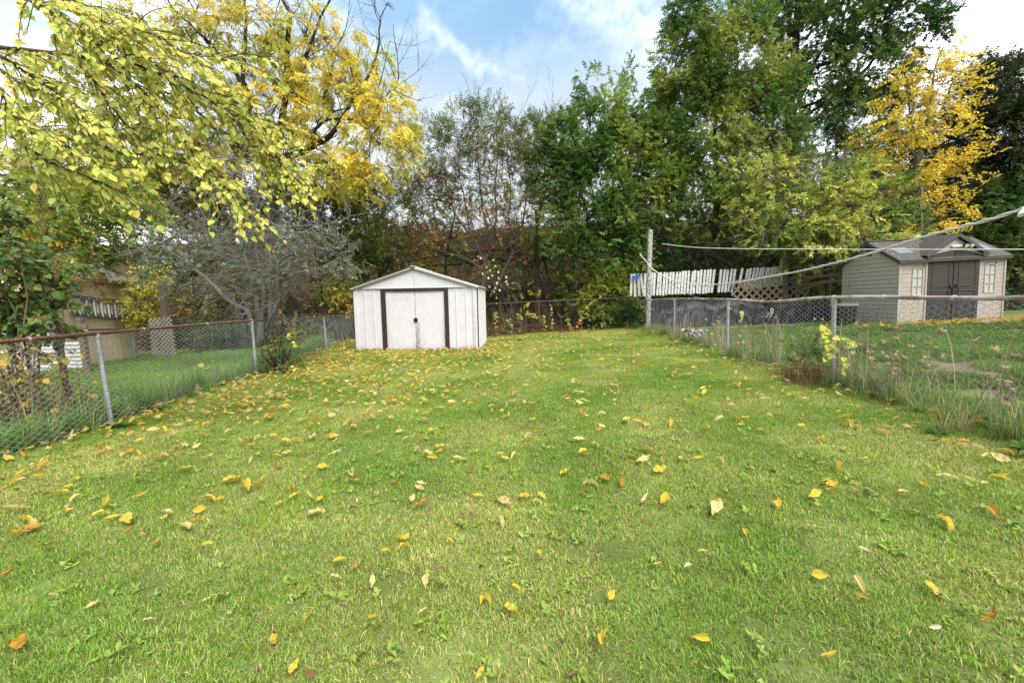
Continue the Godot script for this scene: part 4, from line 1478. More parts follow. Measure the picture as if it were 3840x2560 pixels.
func walnut() -> void:
	rng.seed = 101
	var t := tree("walnut_tree", "tall open tree with yellow feathery leaves and dark limbs behind the left fence")
	var g := Geo.new()
	var base: Vector3 = Vector3(-8.66, 0.85, -15)
	base.y = -0.2
	var fork: Vector3 = Vector3(-8.23, 6.51, -15)
	var ls := skeleton(g, [
		[[base, Vector3(-8.43, 3.67, -15), fork], 0.24, 0.16],
		[[fork] + [Vector3(-7.82, 7.34, -15), Vector3(-7.49, 8.87, -15), Vector3(-7.31, 9.88, -15), Vector3(-7.11, 11.03, -15), Vector3(-7.12, 11.37, -15), Vector3(-7.28, 11.79, -15), Vector3(-7.38, 12.4, -15)], 0.13, 0.035],
		[[fork] + [Vector3(-6.94, 6.74, -14.8), Vector3(-6.5, 6.94, -14.8), Vector3(-6.07, 7.14, -14.8), Vector3(-5.51, 7.39, -14.4), Vector3(-4.87, 8.31, -14.4), Vector3(-4.38, 8.89, -14.4), Vector3(-3.99, 9.77, -14.4), Vector3(-3.84, 10.69, -14.4)], 0.12, 0.02],
		[[Vector3(-6.94, 6.74, -14.8), Vector3(-6.56, 7.01, -14.6), Vector3(-6.19, 7.38, -14.4), Vector3(-5.61, 7.5, -14.2), Vector3(-4.76, 7.34, -14), Vector3(-3.85, 7.18, -13.8)], 0.07, 0.02],
		[[Vector3(-7.45, 8.95, -15), Vector3(-7.27, 9.41, -15), Vector3(-6.46, 9.81, -14.6), Vector3(-6.01, 10.69, -14.6), Vector3(-5.78, 11.09, -14.6), Vector3(-5.53, 11.44, -14.6), Vector3(-5.32, 11.8, -14.6)], 0.06, 0.02],
		[[Vector3(-6.98, 8.79, -15.2), Vector3(-7.04, 9.03, -15.2), Vector3(-7.44, 9.64, -15.2), Vector3(-7.63, 10.24, -15.2), Vector3(-7.94, 11.31, -15.2), Vector3(-8.02, 11.73, -15.2)], 0.05, 0.015],
		[[Vector3(-7.04, 9.03, -15.2), Vector3(-6.81, 9.73, -15.2), Vector3(-6.62, 10.35, -15.2), Vector3(-6.66, 10.86, -15.2), Vector3(-6.44, 11.39, -15.2), Vector3(-6.35, 11.89, -15.2)], 0.045, 0.015],
		[[Vector3(-4.9, 8.36, -14.5), Vector3(-4.98, 9.27, -14.5), Vector3(-5.09, 9.35, -14.5)], 0.03, 0.012],
		[[Vector3(-5.93, 7.93, -14.3), Vector3(-5.85, 8.35, -14.3), Vector3(-5.58, 8.75, -14.3), Vector3(-5.48, 9.63, -14.3)], 0.04, 0.012],
		[[Vector3(-4.46, 8.44, -14.4), Vector3(-3.93, 8.08, -14.4), Vector3(-3.54, 8.4, -14.4), Vector3(-3.35, 8.85, -14.4)], 0.03, 0.01],
		[[fork] + [Vector3(-8.87, 6.63, -14.8), Vector3(-9.2, 6.97, -14.8), Vector3(-9.57, 7.42, -14.8), Vector3(-9.87, 7.63, -14.8), Vector3(-10.74, 7.98, -14.8), Vector3(-11.55, 8.08, -14.8), Vector3(-11.96, 8.06, -14.8)], 0.11, 0.03],
		[[fork] + [Vector3(-8.88, 7.67, -15.2), Vector3(-8.92, 8.88, -15.2), Vector3(-9.02, 9.48, -15.2), Vector3(-8.83, 10.45, -15.2), Vector3(-8.7, 11.42, -15.2), Vector3(-8.68, 12.14, -15.2)], 0.11, 0.03],
		[[Vector3(-8.79, 8.7, -15.1), Vector3(-9.27, 9.63, -15.1), Vector3(-9.88, 10.44, -15.1), Vector3(-10.24, 10.88, -15.1), Vector3(-11.01, 11.64, -15.1), Vector3(-11.19, 11.84, -15.1), Vector3(-11.34, 12.27, -15.1)], 0.07, 0.02],
		[[Vector3(-10.24, 10.88, -15.1), Vector3(-10.37, 11.5, -15.1), Vector3(-10.15, 11.99, -15.1), Vector3(-10.03, 12.29, -15.1)], 0.03, 0.012],
		[[Vector3(-9.87, 7.63, -14.8), Vector3(-11.06, 8.7, -14.8), Vector3(-12.22, 9.22, -14.8), Vector3(-12.95, 9.79, -14.8), Vector3(-13.71, 10.17, -14.8)], 0.05, 0.015]], BARK)
	for l in ls:
		for q in l:
			if rng.randf() < 0.45 and q.y > 3.0:
				sprout(g, q, rv() + Vector3(0, 0.5, 0), rf(0.7, 1.8), 0.016, 2, BARK, 0.2, 0.1, [])
	crown(t, g, ls, [[Vector3(-4.14, 6.65, -14.2), 1.44, 1.44, 0.95, 0],
		[Vector3(-3.77, 7.57, -14.2), 1.06, 1.06, 0.8, 0],
		[Vector3(-5.65, 7.93, -14.6), 1.56, 1.09, 0.75, 0],
		[Vector3(-7.03, 7, -14.8), 1.42, 0.95, 0.6, 0],
		[Vector3(-5.4, 5.7, -13.9), 1.11, 0.74, 1, 0],
		[Vector3(-3.43, 7.11, -14.4), 0.54, 0.92, 0.7, 0],
		[Vector3(-4.44, 5.62, -14), 0.90, 0.67, 0.6, 0],
		[Vector3(-7.75, 8.49, -15), 1.60, 1.28, 0.6, 0],
		[Vector3(-8.98, 7.23, -14.8), 1.74, 1.35, 0.7, 1],
		[Vector3(-10.61, 8.04, -14.5), 1.86, 1.55, 0.75, 1],
		[Vector3(-11.71, 9.56, -14.4), 1.69, 1.69, 0.6, 1],
		[Vector3(-12.32, 10.55, -14.2), 1.21, 1.06, 0.4, 0],
		[Vector3(-9.42, 9.79, -15), 1.60, 1.36, 0.45, 1],
		[Vector3(-7.61, 10.96, -15.2), 1.63, 0.98, 0.6, 0],
		[Vector3(-6.34, 10.5, -15), 1.12, 0.96, 0.5, 0],
		[Vector3(-8.68, 11.02, -15), 1.28, 0.96, 0.5, 0],
		[Vector3(-10.73, 11.13, -14.6), 1.72, 0.78, 0.6, 0],
		[Vector3(-5.84, 9.34, -15), 1.76, 1.12, 0.8, 0],
		[Vector3(-6.94, 8.96, -15), 1.60, 1.12, 0.6, 0],
		[Vector3(-4.45, 8.89, -14.8), 1.11, 0.95, 0.5, 0],
		[Vector3(-12.17, 7.21, -14), 2.10, 1.35, 0.8, 1],
		[Vector3(-12.87, 8.4, -13.6), 1.75, 1.16, 0.6, 0],
		[Vector3(-10.6, 6.26, -15.2), 2.11, 1.06, 0.8, 2],
		[Vector3(-8.57, 5.76, -15.4), 1.65, 0.82, 0.6, 2],
		[Vector3(-14.04, 6.68, -13.8), 2.07, 1.33, 0.7, 1],
		[Vector3(-9.87, 11.07, -15), 1.28, 0.88, 0.22, 0],
		[Vector3(-3.61, 11.25, -14.6), 0.41, 0.28, 0.25, 0]],
		"pinnate", [YELLOW, LIME, OLIVE], {"gap": -0.10, "clump": 2.0, "droop": -0.35, "scale": 1.0, "more": 0.75, "twigs": 12, "bark": BARK, "deep": 1.3})
	put(t, "trunk", g.mesh(), M.bark)


# A large toothed leaf hanging from a twig.
const HEART := [0.06, 0.78, 1.0, 0.92, 0.66, 0.30, 0.02]
const OVAL := [0.05, 0.6, 0.95, 1.0, 0.75, 0.38, 0.02]


func hung_leaves(t: Node3D, paths: Array, every: float, size: float, pal: Array, most: int, droop: float, lively: float, prof: Array) -> int:
	var g := []
	for k in 8:
		var q := Geo.new()
		q.tube([Vector3.ZERO, Vector3(0, 0.14, 0.03), Vector3(0, 0.28, 0)], [0.012, 0.010, 0.010], 3, Color(0.8, 0.75, 0.5))
		q.blade(Vector3(0, 0.26, 0), Vector3(0, 1, 0.05).normalized(), Vector3(0, -0.05, 1).normalized(), 1.0, rf(0.62, 0.8), rf(0.1, 0.55), rf(-1.1, 0.9), Color.WHITE, prof, rf(0.02, 0.07))
		g.append(q.mesh())
	var mats := []
	for k in 6:
		var f := k / 5.0 * (pal.size() - 1.001)
		var c: Color = pal[int(f)].lerp(pal[int(f) + 1], f - int(f))
		var m := material("leaf_tone", c, 0.5)
		m.backlight_enabled = true
		m.backlight = Color(0.8, 0.8, 0.8)
		m.metallic_specular = 0.35
		mats.append(m)
	var xs := [[], [], [], [], [], [], [], []]
	var ts := [[], [], [], [], [], [], [], []]
	var made := 0
	for p in paths:
		var run := 0.0
		for j in range(1, p.size()):
			var a: Vector3 = p[j - 1]
			var b: Vector3 = p[j]
			run += a.distance_to(b)
			while run > every:
				run -= every * rf(0.5, 1.5)
				var d := (b - a).normalized()
				var dir := (d * lively + Vector3(rf(-0.6, 0.6), -droop, rf(-0.6, 0.6))).normalized()
				var up := (Vector3(rf(-0.5, 0.5), 0.8, 0.6) + rv(0.5)).normalized()
				if absf(up.dot(dir)) > 0.93:
					up = Vector3(dir.y, dir.z, -dir.x)
				var x := dir.cross(up).normalized()
				var z := x.cross(dir)
				var s := size * rf(0.45, 1.25)
				var bs := Basis(x * s, dir * s, z * s)
				var at := a.lerp(b, rng.randf())
				var k := rng.randi() % 8
				if made < most and at.y < 4.5:
					var o := put(t, "leaf", g[k], mats[rng.randi() % 6])
					o.transform = Transform3D(bs, at)
				else:
					var f := rng.randf() * (pal.size() - 1.001)
					xs[k].append(Transform3D(bs, at))
					ts[k].append(pal[int(f)].lerp(pal[int(f) + 1], f - int(f)))
				made += 1
	for k in 8:
		if xs[k].size():
			many(t, "foliage", g[k], M.bigleaf, xs[k], ts[k])
	return made


func mulberry() -> void:
	rng.seed = 111
	var t := tree("mulberry_tree", "near overhanging tree limbs with big lime yellow leaves in the upper left corner")
	var g := Geo.new()
	var bark := Color(0.10, 0.07, 0.05)
	var trunk := Vector3(-6.6, 0, -2.4)
	var crotch := Vector3(-6.4, 2.6, -2.6)
	g.tube(smooth([trunk - Vector3(0, 0.2, 0), Vector3(-6.5, 1.3, -2.5), crotch], 4), taper(9, 0.17, 0.12), 9, bark)
	var b1: Array = [Vector3(-4.26, 3.49, -3.6), Vector3(-4.11, 3.48, -3.6), Vector3(-3.82, 3.44, -3.6), Vector3(-3.57, 3.45, -3.7), Vector3(-3.49, 3.48, -3.8), Vector3(-3.35, 3.5, -3.9), Vector3(-3.23, 3.48, -4), Vector3(-3.05, 3.41, -4.1), Vector3(-2.8, 3.27, -4.2), Vector3(-2.64, 3.16, -4.3), Vector3(-2.41, 3.08, -4.3)]
	var b2: Array = [Vector3(-3.54, 3.95, -3.6), Vector3(-3.43, 3.8, -3.6), Vector3(-3.43, 3.78, -3.8), Vector3(-3.24, 3.62, -3.8), Vector3(-3.24, 3.58, -4), Vector3(-3.07, 3.46, -4), Vector3(-2.97, 3.4, -4.2), Vector3(-2.76, 3.21, -4.3), Vector3(-2.54, 3.02, -4.3), Vector3(-2.42, 2.83, -4.4), Vector3(-2.35, 2.65, -4.4)]
	var b3: Array = [Vector3(-3.49, 3.48, -3.8), Vector3(-3.29, 3.33, -3.8), Vector3(-3.18, 3.19, -3.9), Vector3(-3.04, 3.02, -3.9), Vector3(-2.92, 2.84, -3.9), Vector3(-2.9, 2.71, -4)]
	var b4: Array = [Vector3(-3.64, 3.46, -3.7), Vector3(-3.5, 3.28, -3.7), Vector3(-3.47, 3.14, -3.8), Vector3(-3.37, 2.97, -3.8), Vector3(-3.29, 2.88, -3.8)]
	var b5: Array = [Vector3(-3.74, 3.22, -3.2), Vector3(-3.61, 3.14, -3.2), Vector3(-3.57, 3.08, -3.3), Vector3(-3.44, 2.98, -3.3), Vector3(-3.29, 2.87, -3.3), Vector3(-3.2, 2.75, -3.3)]
	var b6: Array = [Vector3(-4.07, 2.8, -3.4), Vector3(-3.79, 2.74, -3.4), Vector3(-3.68, 2.67, -3.4), Vector3(-3.55, 2.63, -3.4), Vector3(-3.35, 2.53, -3.4)]
	var b7: Array = [Vector3(-3.57, 3.45, -3.7), Vector3(-3.46, 3.52, -3.7), Vector3(-3.31, 3.57, -3.7), Vector3(-3.1, 3.63, -3.7), Vector3(-2.95, 3.6, -3.7), Vector3(-2.72, 3.46, -3.7), Vector3(-2.53, 3.32, -3.7)]
	var b8: Array = [Vector3(-3.97, 3.24, -3.4), Vector3(-3.8, 3.11, -3.4), Vector3(-3.61, 2.99, -3.4), Vector3(-3.64, 2.94, -3.6), Vector3(-3.5, 2.79, -3.6), Vector3(-3.53, 2.74, -3.8), Vector3(-3.41, 2.68, -3.8), Vector3(-3.17, 2.72, -4), Vector3(-2.96, 2.61, -4)]
	b8.append_array([Vector3(-2.84, 2.6, -4), Vector3(-2.76, 2.52, -4), Vector3(-2.69, 2.43, -4), Vector3(-2.63, 2.33, -4), Vector3(-2.56, 2.2, -4)])
	var b9: Array = [Vector3(-4.18, 2.88, -3.5), Vector3(-3.93, 2.66, -3.5), Vector3(-3.75, 2.53, -3.5), Vector3(-3.48, 2.4, -3.5), Vector3(-3.29, 2.31, -3.5)]
	var b10: Array = [Vector3(-2.9, 3.35, -4.1), Vector3(-2.61, 3.26, -4.1), Vector3(-2.35, 3.07, -4.1), Vector3(-2.27, 2.87, -4.1)]
	b10.append_array([Vector3(-2.63, 2.87, -4.4), Vector3(-2.48, 2.8, -4.4), Vector3(-2.35, 2.71, -4.4), Vector3(-2.24, 2.57, -4.4)])
	var b11: Array = [Vector3(-3.79, 3.66, -3.3), Vector3(-3.57, 3.63, -3.3), Vector3(-3.43, 3.58, -3.3), Vector3(-3.35, 3.52, -3.3), Vector3(-3.31, 3.45, -3.3)]
	var b12: Array = [Vector3(-3.53, 3.79, -3.4), Vector3(-3.44, 3.7, -3.4), Vector3(-3.28, 3.62, -3.4), Vector3(-3.18, 3.55, -3.4), Vector3(-3.16, 3.46, -3.4)]
	var b13: Array = [Vector3(-3.24, 3.58, -4), Vector3(-2.94, 3.58, -4), Vector3(-2.67, 3.57, -4), Vector3(-2.46, 3.52, -4)]
	var b14: Array = [Vector3(-3.54, 2.98, -3), Vector3(-3.46, 2.79, -3), Vector3(-3.44, 2.71, -3), Vector3(-3.39, 2.63, -3)]
	var paths := []
	for q in [[b1, 0.022], [b2, 0.017], [b3, 0.012], [b4, 0.010], [b5, 0.012], [b6, 0.010], [b7, 0.010], [b8, 0.012], [b9, 0.011], [b10, 0.008], [b11, 0.010], [b12, 0.009], [b13, 0.007], [b14, 0.008]]:
		paths.append(limb(g, q[0], q[1], 0.003, 6, bark, 0.006, 5))
	for q in [b1, b2, b5, b6, b8, b9, b11, b12]:
		g.tube(smooth([crotch, crotch.lerp(q[0], 0.5) + Vector3(0, 0.25, 0), q[0]], 4), taper(9, 0.05, 0.02), 6, bark)
	var side := []
	for p in paths:
		for j in range(3, p.size() - 1):
			if rng.randf() < 0.95:
				var d: Vector3 = ((p[j + 1] - p[j]).normalized() + rv(0.75) + Vector3(0.15, -0.25, 0)).normalized()
				var l := rf(0.25, 0.6)
				var e: Vector3 = p[j]
				var sp := smooth([e, e + d * l * 0.5 + Vector3(0, 0.03, 0), e + d * l + Vector3(0, -0.10 * l, 0)], 4)
				g.tube(sp, taper(sp.size(), 0.006, 0.002), 3, bark)
				side.append(sp)
	hung_leaves(t, paths + side, 0.046, 0.068, [Color(0.34, 0.42, 0.08), Color(0.46, 0.52, 0.11), Color(0.58, 0.60, 0.14), Color(0.68, 0.60, 0.11), Color(0.52, 0.57, 0.16)], 300, 0.75, 0.75, HEART)
	put(t, "branch", g.mesh(), M.bark)


func fence_shrub() -> void:
	rng.seed = 121
	var t := tree("shrub", "tall many stemmed shrub with green leaves against the left end of the fence", "shrub")
	var g := Geo.new()
	var bark := Color(0.13, 0.095, 0.065)
	var stems := []
	var foot: Vector3 = Vector3(-5.59, 0, -4.59)
	for k in 17:
		var p0 := foot + Vector3(rf(-0.4, 0.35), -0.05, rf(-0.25, 0.2))
		var lean := Vector3(rf(-0.35, 0.25), 0, rf(-0.25, 0.25))
		var h := rf(1.6, 3.1)
		var pts := [p0, p0 + Vector3(lean.x * 0.2, h * 0.33, lean.z * 0.3), p0 + Vector3(lean.x * 0.6, h * 0.66, lean.z * 0.6), p0 + lean * 1.3 + Vector3(0, h, 0)]
		var r := rf(0.008, 0.018) if k > 2 else rf(0.035, 0.05)
		stems.append(limb(g, pts, r, 0.004, 5, bark if k % 3 else Color(0.19, 0.15, 0.11), 0.03, 5))
	var side := []
	var low := []
	for p in stems:
		for j in range(3, p.size()):
			for e in 2:
				var d := (rv() + Vector3(0.1, 0.25, 0)).normalized()
				var l := rf(0.2, 0.5)
				var sp := [p[j], p[j] + d * l * 0.5, p[j] + d * l + Vector3(0, -0.06, 0)]
				g.tube(sp, [0.004, 0.003, 0.0015], 3, bark)
				(side if p[j].y > 1.15 else low).append(sp)
	put(t, "stem", g.mesh(), M.bark)
	hung_leaves(t, side, 0.028, 0.085, [Color(0.06, 0.125, 0.035), Color(0.09, 0.175, 0.045), Color(0.14, 0.235, 0.055), Color(0.20, 0.27, 0.06), Color(0.19, 0.09, 0.04)], 160, 0.35, 0.5, OVAL)
	hung_leaves(t, low, 0.17, 0.085, [Color(0.10, 0.17, 0.04), Color(0.42, 0.38, 0.05), Color(0.60, 0.44, 0.04), Color(0.62, 0.42, 0.04)], 70, 0.5, 0.5, OVAL)
	# Dry stalks round its foot.
	var d := Geo.new()
	for k in 150:
		var p0 := foot + Vector3(rf(-0.65, 0.55), -0.02, rf(-0.35, 0.3))
		var h := rf(0.2, 0.75)
		var le := Vector3(rf(-0.35, 0.4), 0, rf(-0.3, 0.3)) * h
		var q := rf(0.6, 1.3)
		d.tube([p0, p0 + Vector3(le.x * 0.3, h * 0.5, le.z * 0.3), p0 + le + Vector3(0, h, 0)], [0.006, 0.005, 0.002], 3, [Color(0.26, 0.17, 0.09), Color(0.34, 0.25, 0.14), Color(0.16, 0.10, 0.06)][k % 3] * q)
	put(t, "dry_stalks", d.mesh(), M.dry, true)
	# Lime green bush and the bare grey bough over the tan shed.
	var u := tree("shrub", "light green bush growing over the roof edge of the tan shed", "shrub")
	g = Geo.new()
	var b0 := Vector3(-9.9, 0, -8.9)
	var ls := skeleton(g, [[[b0, [Vector3(-10.3, 1.94, -9.2)][0]] + [Vector3(-9.83, 2.24, -9.2), Vector3(-9.43, 2.38, -9.2), Vector3(-9.02, 2.51, -9.2), Vector3(-8.61, 2.6, -9.2), Vector3(-8.37, 2.64, -9.2)], 0.05, 0.012], [[b0] + [Vector3(-10.22, 2.17, -9), Vector3(-10.17, 2.93, -9), Vector3(-9.91, 3.92, -9), Vector3(-9.95, 4.29, -9)], 0.05, 0.01], [[Vector3(-9.43, 2.38, -9.2), Vector3(-9.3, 2.58, -9.2), Vector3(-9.26, 2.91, -9.2), Vector3(-9.32, 3.28, -9.2), Vector3(-9.43, 3.49, -9.2)], 0.02, 0.006]], Color(0.17, 0.14, 0.11))
	crown(u, g, ls, [[Vector3(-9.05, 3.15, -9.6), 0.77, 0.46, 0.8, 0],
		[Vector3(-8.68, 3.51, -9.8), 0.63, 0.42, 0.8, 0],
		[Vector3(-9.42, 3.32, -9.4), 0.70, 0.50, 1, 1],
		[Vector3(-8.7, 2.66, -9.8), 0.42, 0.29, 0.7, 0],
		[Vector3(-9.77, 2.83, -9.2), 0.59, 0.39, 0.8, 1],
		[Vector3(-9.42, 2.53, -9.2), 0.59, 0.30, 0.5, 2],
		[Vector3(-9.38, 4.24, -10), 0.86, 0.48, 0.9, 0],
		[Vector3(-9.88, 3.73, -9), 0.87, 0.77, 1, 1],
		[Vector3(-9.01, 1.98, -9), 0.58, 0.15, 0.25, 3]],
		"plain", [SPRING, LIME, OLIVE, RUSSET], {"gap": -0.2, "scale": 0.85, "deep": 0.8, "twigs": 8, "bark": Color(0.15, 0.12, 0.09)})
	put(u, "trunk", g.mesh(), M.bark)
	var y := tree("vine", "yellow leaved vine hanging at the right end of the tan shed", "vine")
	g = Geo.new()
	crown(y, g, [[Vector3(-11.08, 1.03, -12.4), Vector3(-10.96, 2.4, -12.4)]], [[Vector3(-11.16, 1.76, -12.5), 0.45, 0.74, 1.3, 0],
		[Vector3(-10.85, 2.4, -12.5), 0.43, 0.45, 0.9, 0],
		[Vector3(-11.13, 1.16, -12.4), 0.34, 0.32, 1, 0],
		[Vector3(-11.22, 2.41, -12.4), 0.29, 0.34, 0.6, 1]], "ovate", [LIME, OLIVE], {"gap": -0.2, "scale": 0.8, "deep": 0.4, "droop": -0.7, "more": 0.7})
	put(y, "stem", g.mesh(), M.bark)


func grey_apple() -> void:
	rng.seed = 131
	var t := tree("old_apple_tree", "half bare grey many stemmed old tree leaning behind the left fence")
	var g := Geo.new()
	var c := GREYBARK
	var ls := skeleton(g, [
		[[Vector3(-5.36, 0.959, -8.4), Vector3(-5.4, 1.25, -8.4), Vector3(-5.75, 1.49, -8.4), Vector3(-6.17, 1.9, -8.5), Vector3(-6.54, 2.26, -8.5), Vector3(-7.14, 2.67, -8.6)], 0.05, 0.032],
		[[Vector3(-7.14, 2.67, -8.6), Vector3(-7.35, 2.71, -8.6), Vector3(-7.55, 2.68, -8.6)], 0.02, 0.008],
		[[Vector3(-7.51, 2.68, -8.6), Vector3(-7.18, 2.73, -8.6), Vector3(-6.84, 2.85, -8.6), Vector3(-6.54, 2.75, -8.6), Vector3(-6.16, 2.56, -8.6), Vector3(-5.8, 2.28, -8.6)], 0.03, 0.012],
		[[Vector3(-6.84, 2.85, -8.6), Vector3(-6.48, 2.81, -8.6), Vector3(-6.13, 2.64, -8.6), Vector3(-5.82, 2.35, -8.6)], 0.02, 0.008],
		[[Vector3(-5.27, 0.674, -8.5), Vector3(-5.24, 1.15, -8.5), Vector3(-5.29, 1.91, -8.5), Vector3(-5.39, 2.32, -8.5), Vector3(-5.47, 2.88, -8.5), Vector3(-5.51, 3.35, -8.5), Vector3(-5.5, 3.94, -8.5), Vector3(-5.45, 4.14, -8.5)], 0.06, 0.014],
		[[Vector3(-5.21, 0.671, -8.5), Vector3(-5.17, 1.17, -8.5), Vector3(-5.08, 1.53, -8.5), Vector3(-5.11, 2.14, -8.5), Vector3(-5.15, 2.51, -8.5), Vector3(-5.08, 2.86, -8.5), Vector3(-5.06, 3.33, -8.5), Vector3(-4.89, 3.68, -8.5)], 0.055, 0.012],
		[[Vector3(-4.99, 0.67, -8.4), Vector3(-4.93, 1.21, -8.4), Vector3(-4.85, 1.88, -8.4), Vector3(-4.82, 2.24, -8.4), Vector3(-4.88, 2.65, -8.4), Vector3(-5, 2.89, -8.4)], 0.06, 0.022],
		[[Vector3(-4.87, 1.64, -8.4), Vector3(-4.74, 1.85, -8.4), Vector3(-4.65, 2.04, -8.4), Vector3(-4.61, 2.21, -8.4)], 0.035, 0.014],
		[[Vector3(-5.46, 0.926, -8.6), Vector3(-5.51, 1.3, -8.6), Vector3(-5.68, 1.64, -8.6), Vector3(-5.73, 1.81, -8.6), Vector3(-5.83, 2.04, -8.6)], 0.045, 0.018],
		[[Vector3(-5.06, 2.86, -8.5), Vector3(-4.69, 2.91, -8.5), Vector3(-4.2, 2.93, -8.5), Vector3(-3.62, 2.94, -8.5)], 0.020, 0.008],
		[[Vector3(-5, 2.74, -8.5), Vector3(-4.46, 2.81, -8.5), Vector3(-3.73, 2.75, -8.5), Vector3(-3.45, 2.64, -8.5)], 0.020, 0.007],
		[[Vector3(-4.71, 2.21, -8.4), Vector3(-4.45, 2.34, -8.4), Vector3(-4.08, 2.4, -8.4), Vector3(-3.61, 2.33, -8.4), Vector3(-3.28, 2.18, -8.4)], 0.026, 0.008],
		[[Vector3(-5.36, 2.41, -8.6), Vector3(-5.29, 3.17, -8.6), Vector3(-5.26, 3.84, -8.6), Vector3(-5.37, 4.33, -8.6)], 0.026, 0.008],
		[[Vector3(-5.47, 2.99, -8.6), Vector3(-5.77, 3, -8.6), Vector3(-5.89, 2.82, -8.6), Vector3(-6.01, 2.63, -8.6)], 0.014, 0.006],
		[[Vector3(-5.27, 2, -8.5), Vector3(-5.43, 2.16, -8.5), Vector3(-5.57, 2.45, -8.5), Vector3(-5.89, 2.61, -8.5), Vector3(-6.17, 2.67, -8.5)], 0.02, 0.007],
		[[Vector3(-5.06, 0.805, -8.3), Vector3(-4.79, 1.16, -8.2), Vector3(-4.71, 1.32, -8.2), Vector3(-4.77, 1.42, -8.2)], 0.03, 0.012],
		[[Vector3(-5.21, 3.19, -8.6), Vector3(-4.97, 3.59, -8.6), Vector3(-4.63, 3.57, -8.6), Vector3(-4.59, 3.48, -8.6)], 0.010, 0.004]], c, 0.02)
	var tips := []
	for l in ls:
		for j in range(2, l.size()):
			var q: Vector3 = l[j]
			if q.y > 1.25 and rng.randf() < 0.85:
				sprout(g, q, rv() + Vector3(0, 0.15, 0), rf(0.4, 1.0), 0.009, 2, c * rf(1.0, 1.7), 0.35, 0.0, tips)
	crown(t, g, ls, [[Vector3(-4.89, 2.25, -8.5), 1.00, 0.50, 0.55, 0],
		[Vector3(-4.14, 2.57, -8.5), 0.64, 0.41, 0.4, 0],
		[Vector3(-5.36, 2.64, -8.6), 0.83, 0.46, 0.4, 0],
		[Vector3(-6.55, 2.43, -8.6), 0.83, 0.41, 0.5, 0],
		[Vector3(-7.06, 2.72, -8.6), 0.46, 0.37, 0.6, 0],
		[Vector3(-6.87, 2.17, -8.5), 0.50, 0.41, 0.55, 0],
		[Vector3(-6, 1.95, -8.5), 0.64, 0.36, 0.4, 0],
		[Vector3(-3.68, 2.27, -8.4), 0.72, 0.36, 0.55, 0],
		[Vector3(-3.88, 1.93, -8.4), 0.54, 0.27, 0.5, 0],
		[Vector3(-3.23, 2.34, -8.4), 0.40, 0.31, 0.4, 0],
		[Vector3(-4.88, 1.72, -8.4), 0.72, 0.31, 0.3, 0],
		[Vector3(-6.85, 2.86, -8.7), 0.37, 0.23, 0.5, 0],
		[Vector3(-4.78, 3.83, -8.6), 0.55, 0.37, 0.05, 1],
		[Vector3(-4.18, 3.55, -8.6), 0.28, 0.28, 0.1, 1],
		[Vector3(-4.55, 0.949, -8.3), 0.36, 0.27, 0.15, 0]],
		"small", [GREYLEAF, RUSSET], {"gap": 0.0, "clump": 2.6, "scale": 1.3, "more": 0.55, "deep": 0.8, "twigs": 10, "bark": c, "droop": -0.1})
	put(t, "trunk", g.mesh(), M.bark)
	# Dark creeper at its foot on the fence.
	var v := tree("vine", "dark leafy creeper on the left fence at the foot of the grey tree", "vine")
	g = Geo.new()
	crown(v, g, [[Vector3(-4.68, 0.056, -8.05), Vector3(-4.47, 0.83, -8.05)]], [[Vector3(-4.58, 0.483, -8.1), 0.33, 0.39, 0.35, 0],
		[Vector3(-4.63, 0.236, -8), 0.26, 0.26, 0.4, 0],
		[Vector3(-4.34, 0.742, -8), 0.17, 0.21, 0.5, 1]], "small", [DARK, OLIVE], {"gap": -0.3, "deep": 0.25, "more": 0.6, "scale": 1.1, "bark": BARK})
	for k in 12:
		var p0: Vector3 = Vector3(-4.66, 0.046, -8.1)
		g.tube(smooth([p0 + Vector3(rf(-0.3, 0.3), -0.1, rf(-0.1, 0.2)), p0 + Vector3(rf(-0.25, 0.3), 0.5, rf(-0.1, 0.2)), p0 + Vector3(rf(-0.3, 0.4), 1.05, rf(-0.1, 0.2))], 4, 0.02), taper(9, 0.016, 0.006), 4, BARK)
	put(v, "stem", g.mesh(), M.bark)


func apple_mesh() -> ArrayMesh:
	var g := Geo.new()
	var p := []
	var r := []
	for k in 7:
		var a := PI * k / 6.0
		p.append(Vector3(0, -cos(a) * 0.46 + (0.05 if k == 6 else 0.0) - (0.06 if k == 5 else 0.0), 0))
		r.append(maxf(0.03, sin(a) * 0.5 * (1.0 + 0.08 * cos(a + 0.4))))
	g.tube(p, r, 9, Color.WHITE)
	g.tube([Vector3(0, 0.40, 0), Vector3(0.03, 0.62, 0.02)], [0.04, 0.03], 3, Color(0.2, 0.12, 0.08))
	return g.mesh()


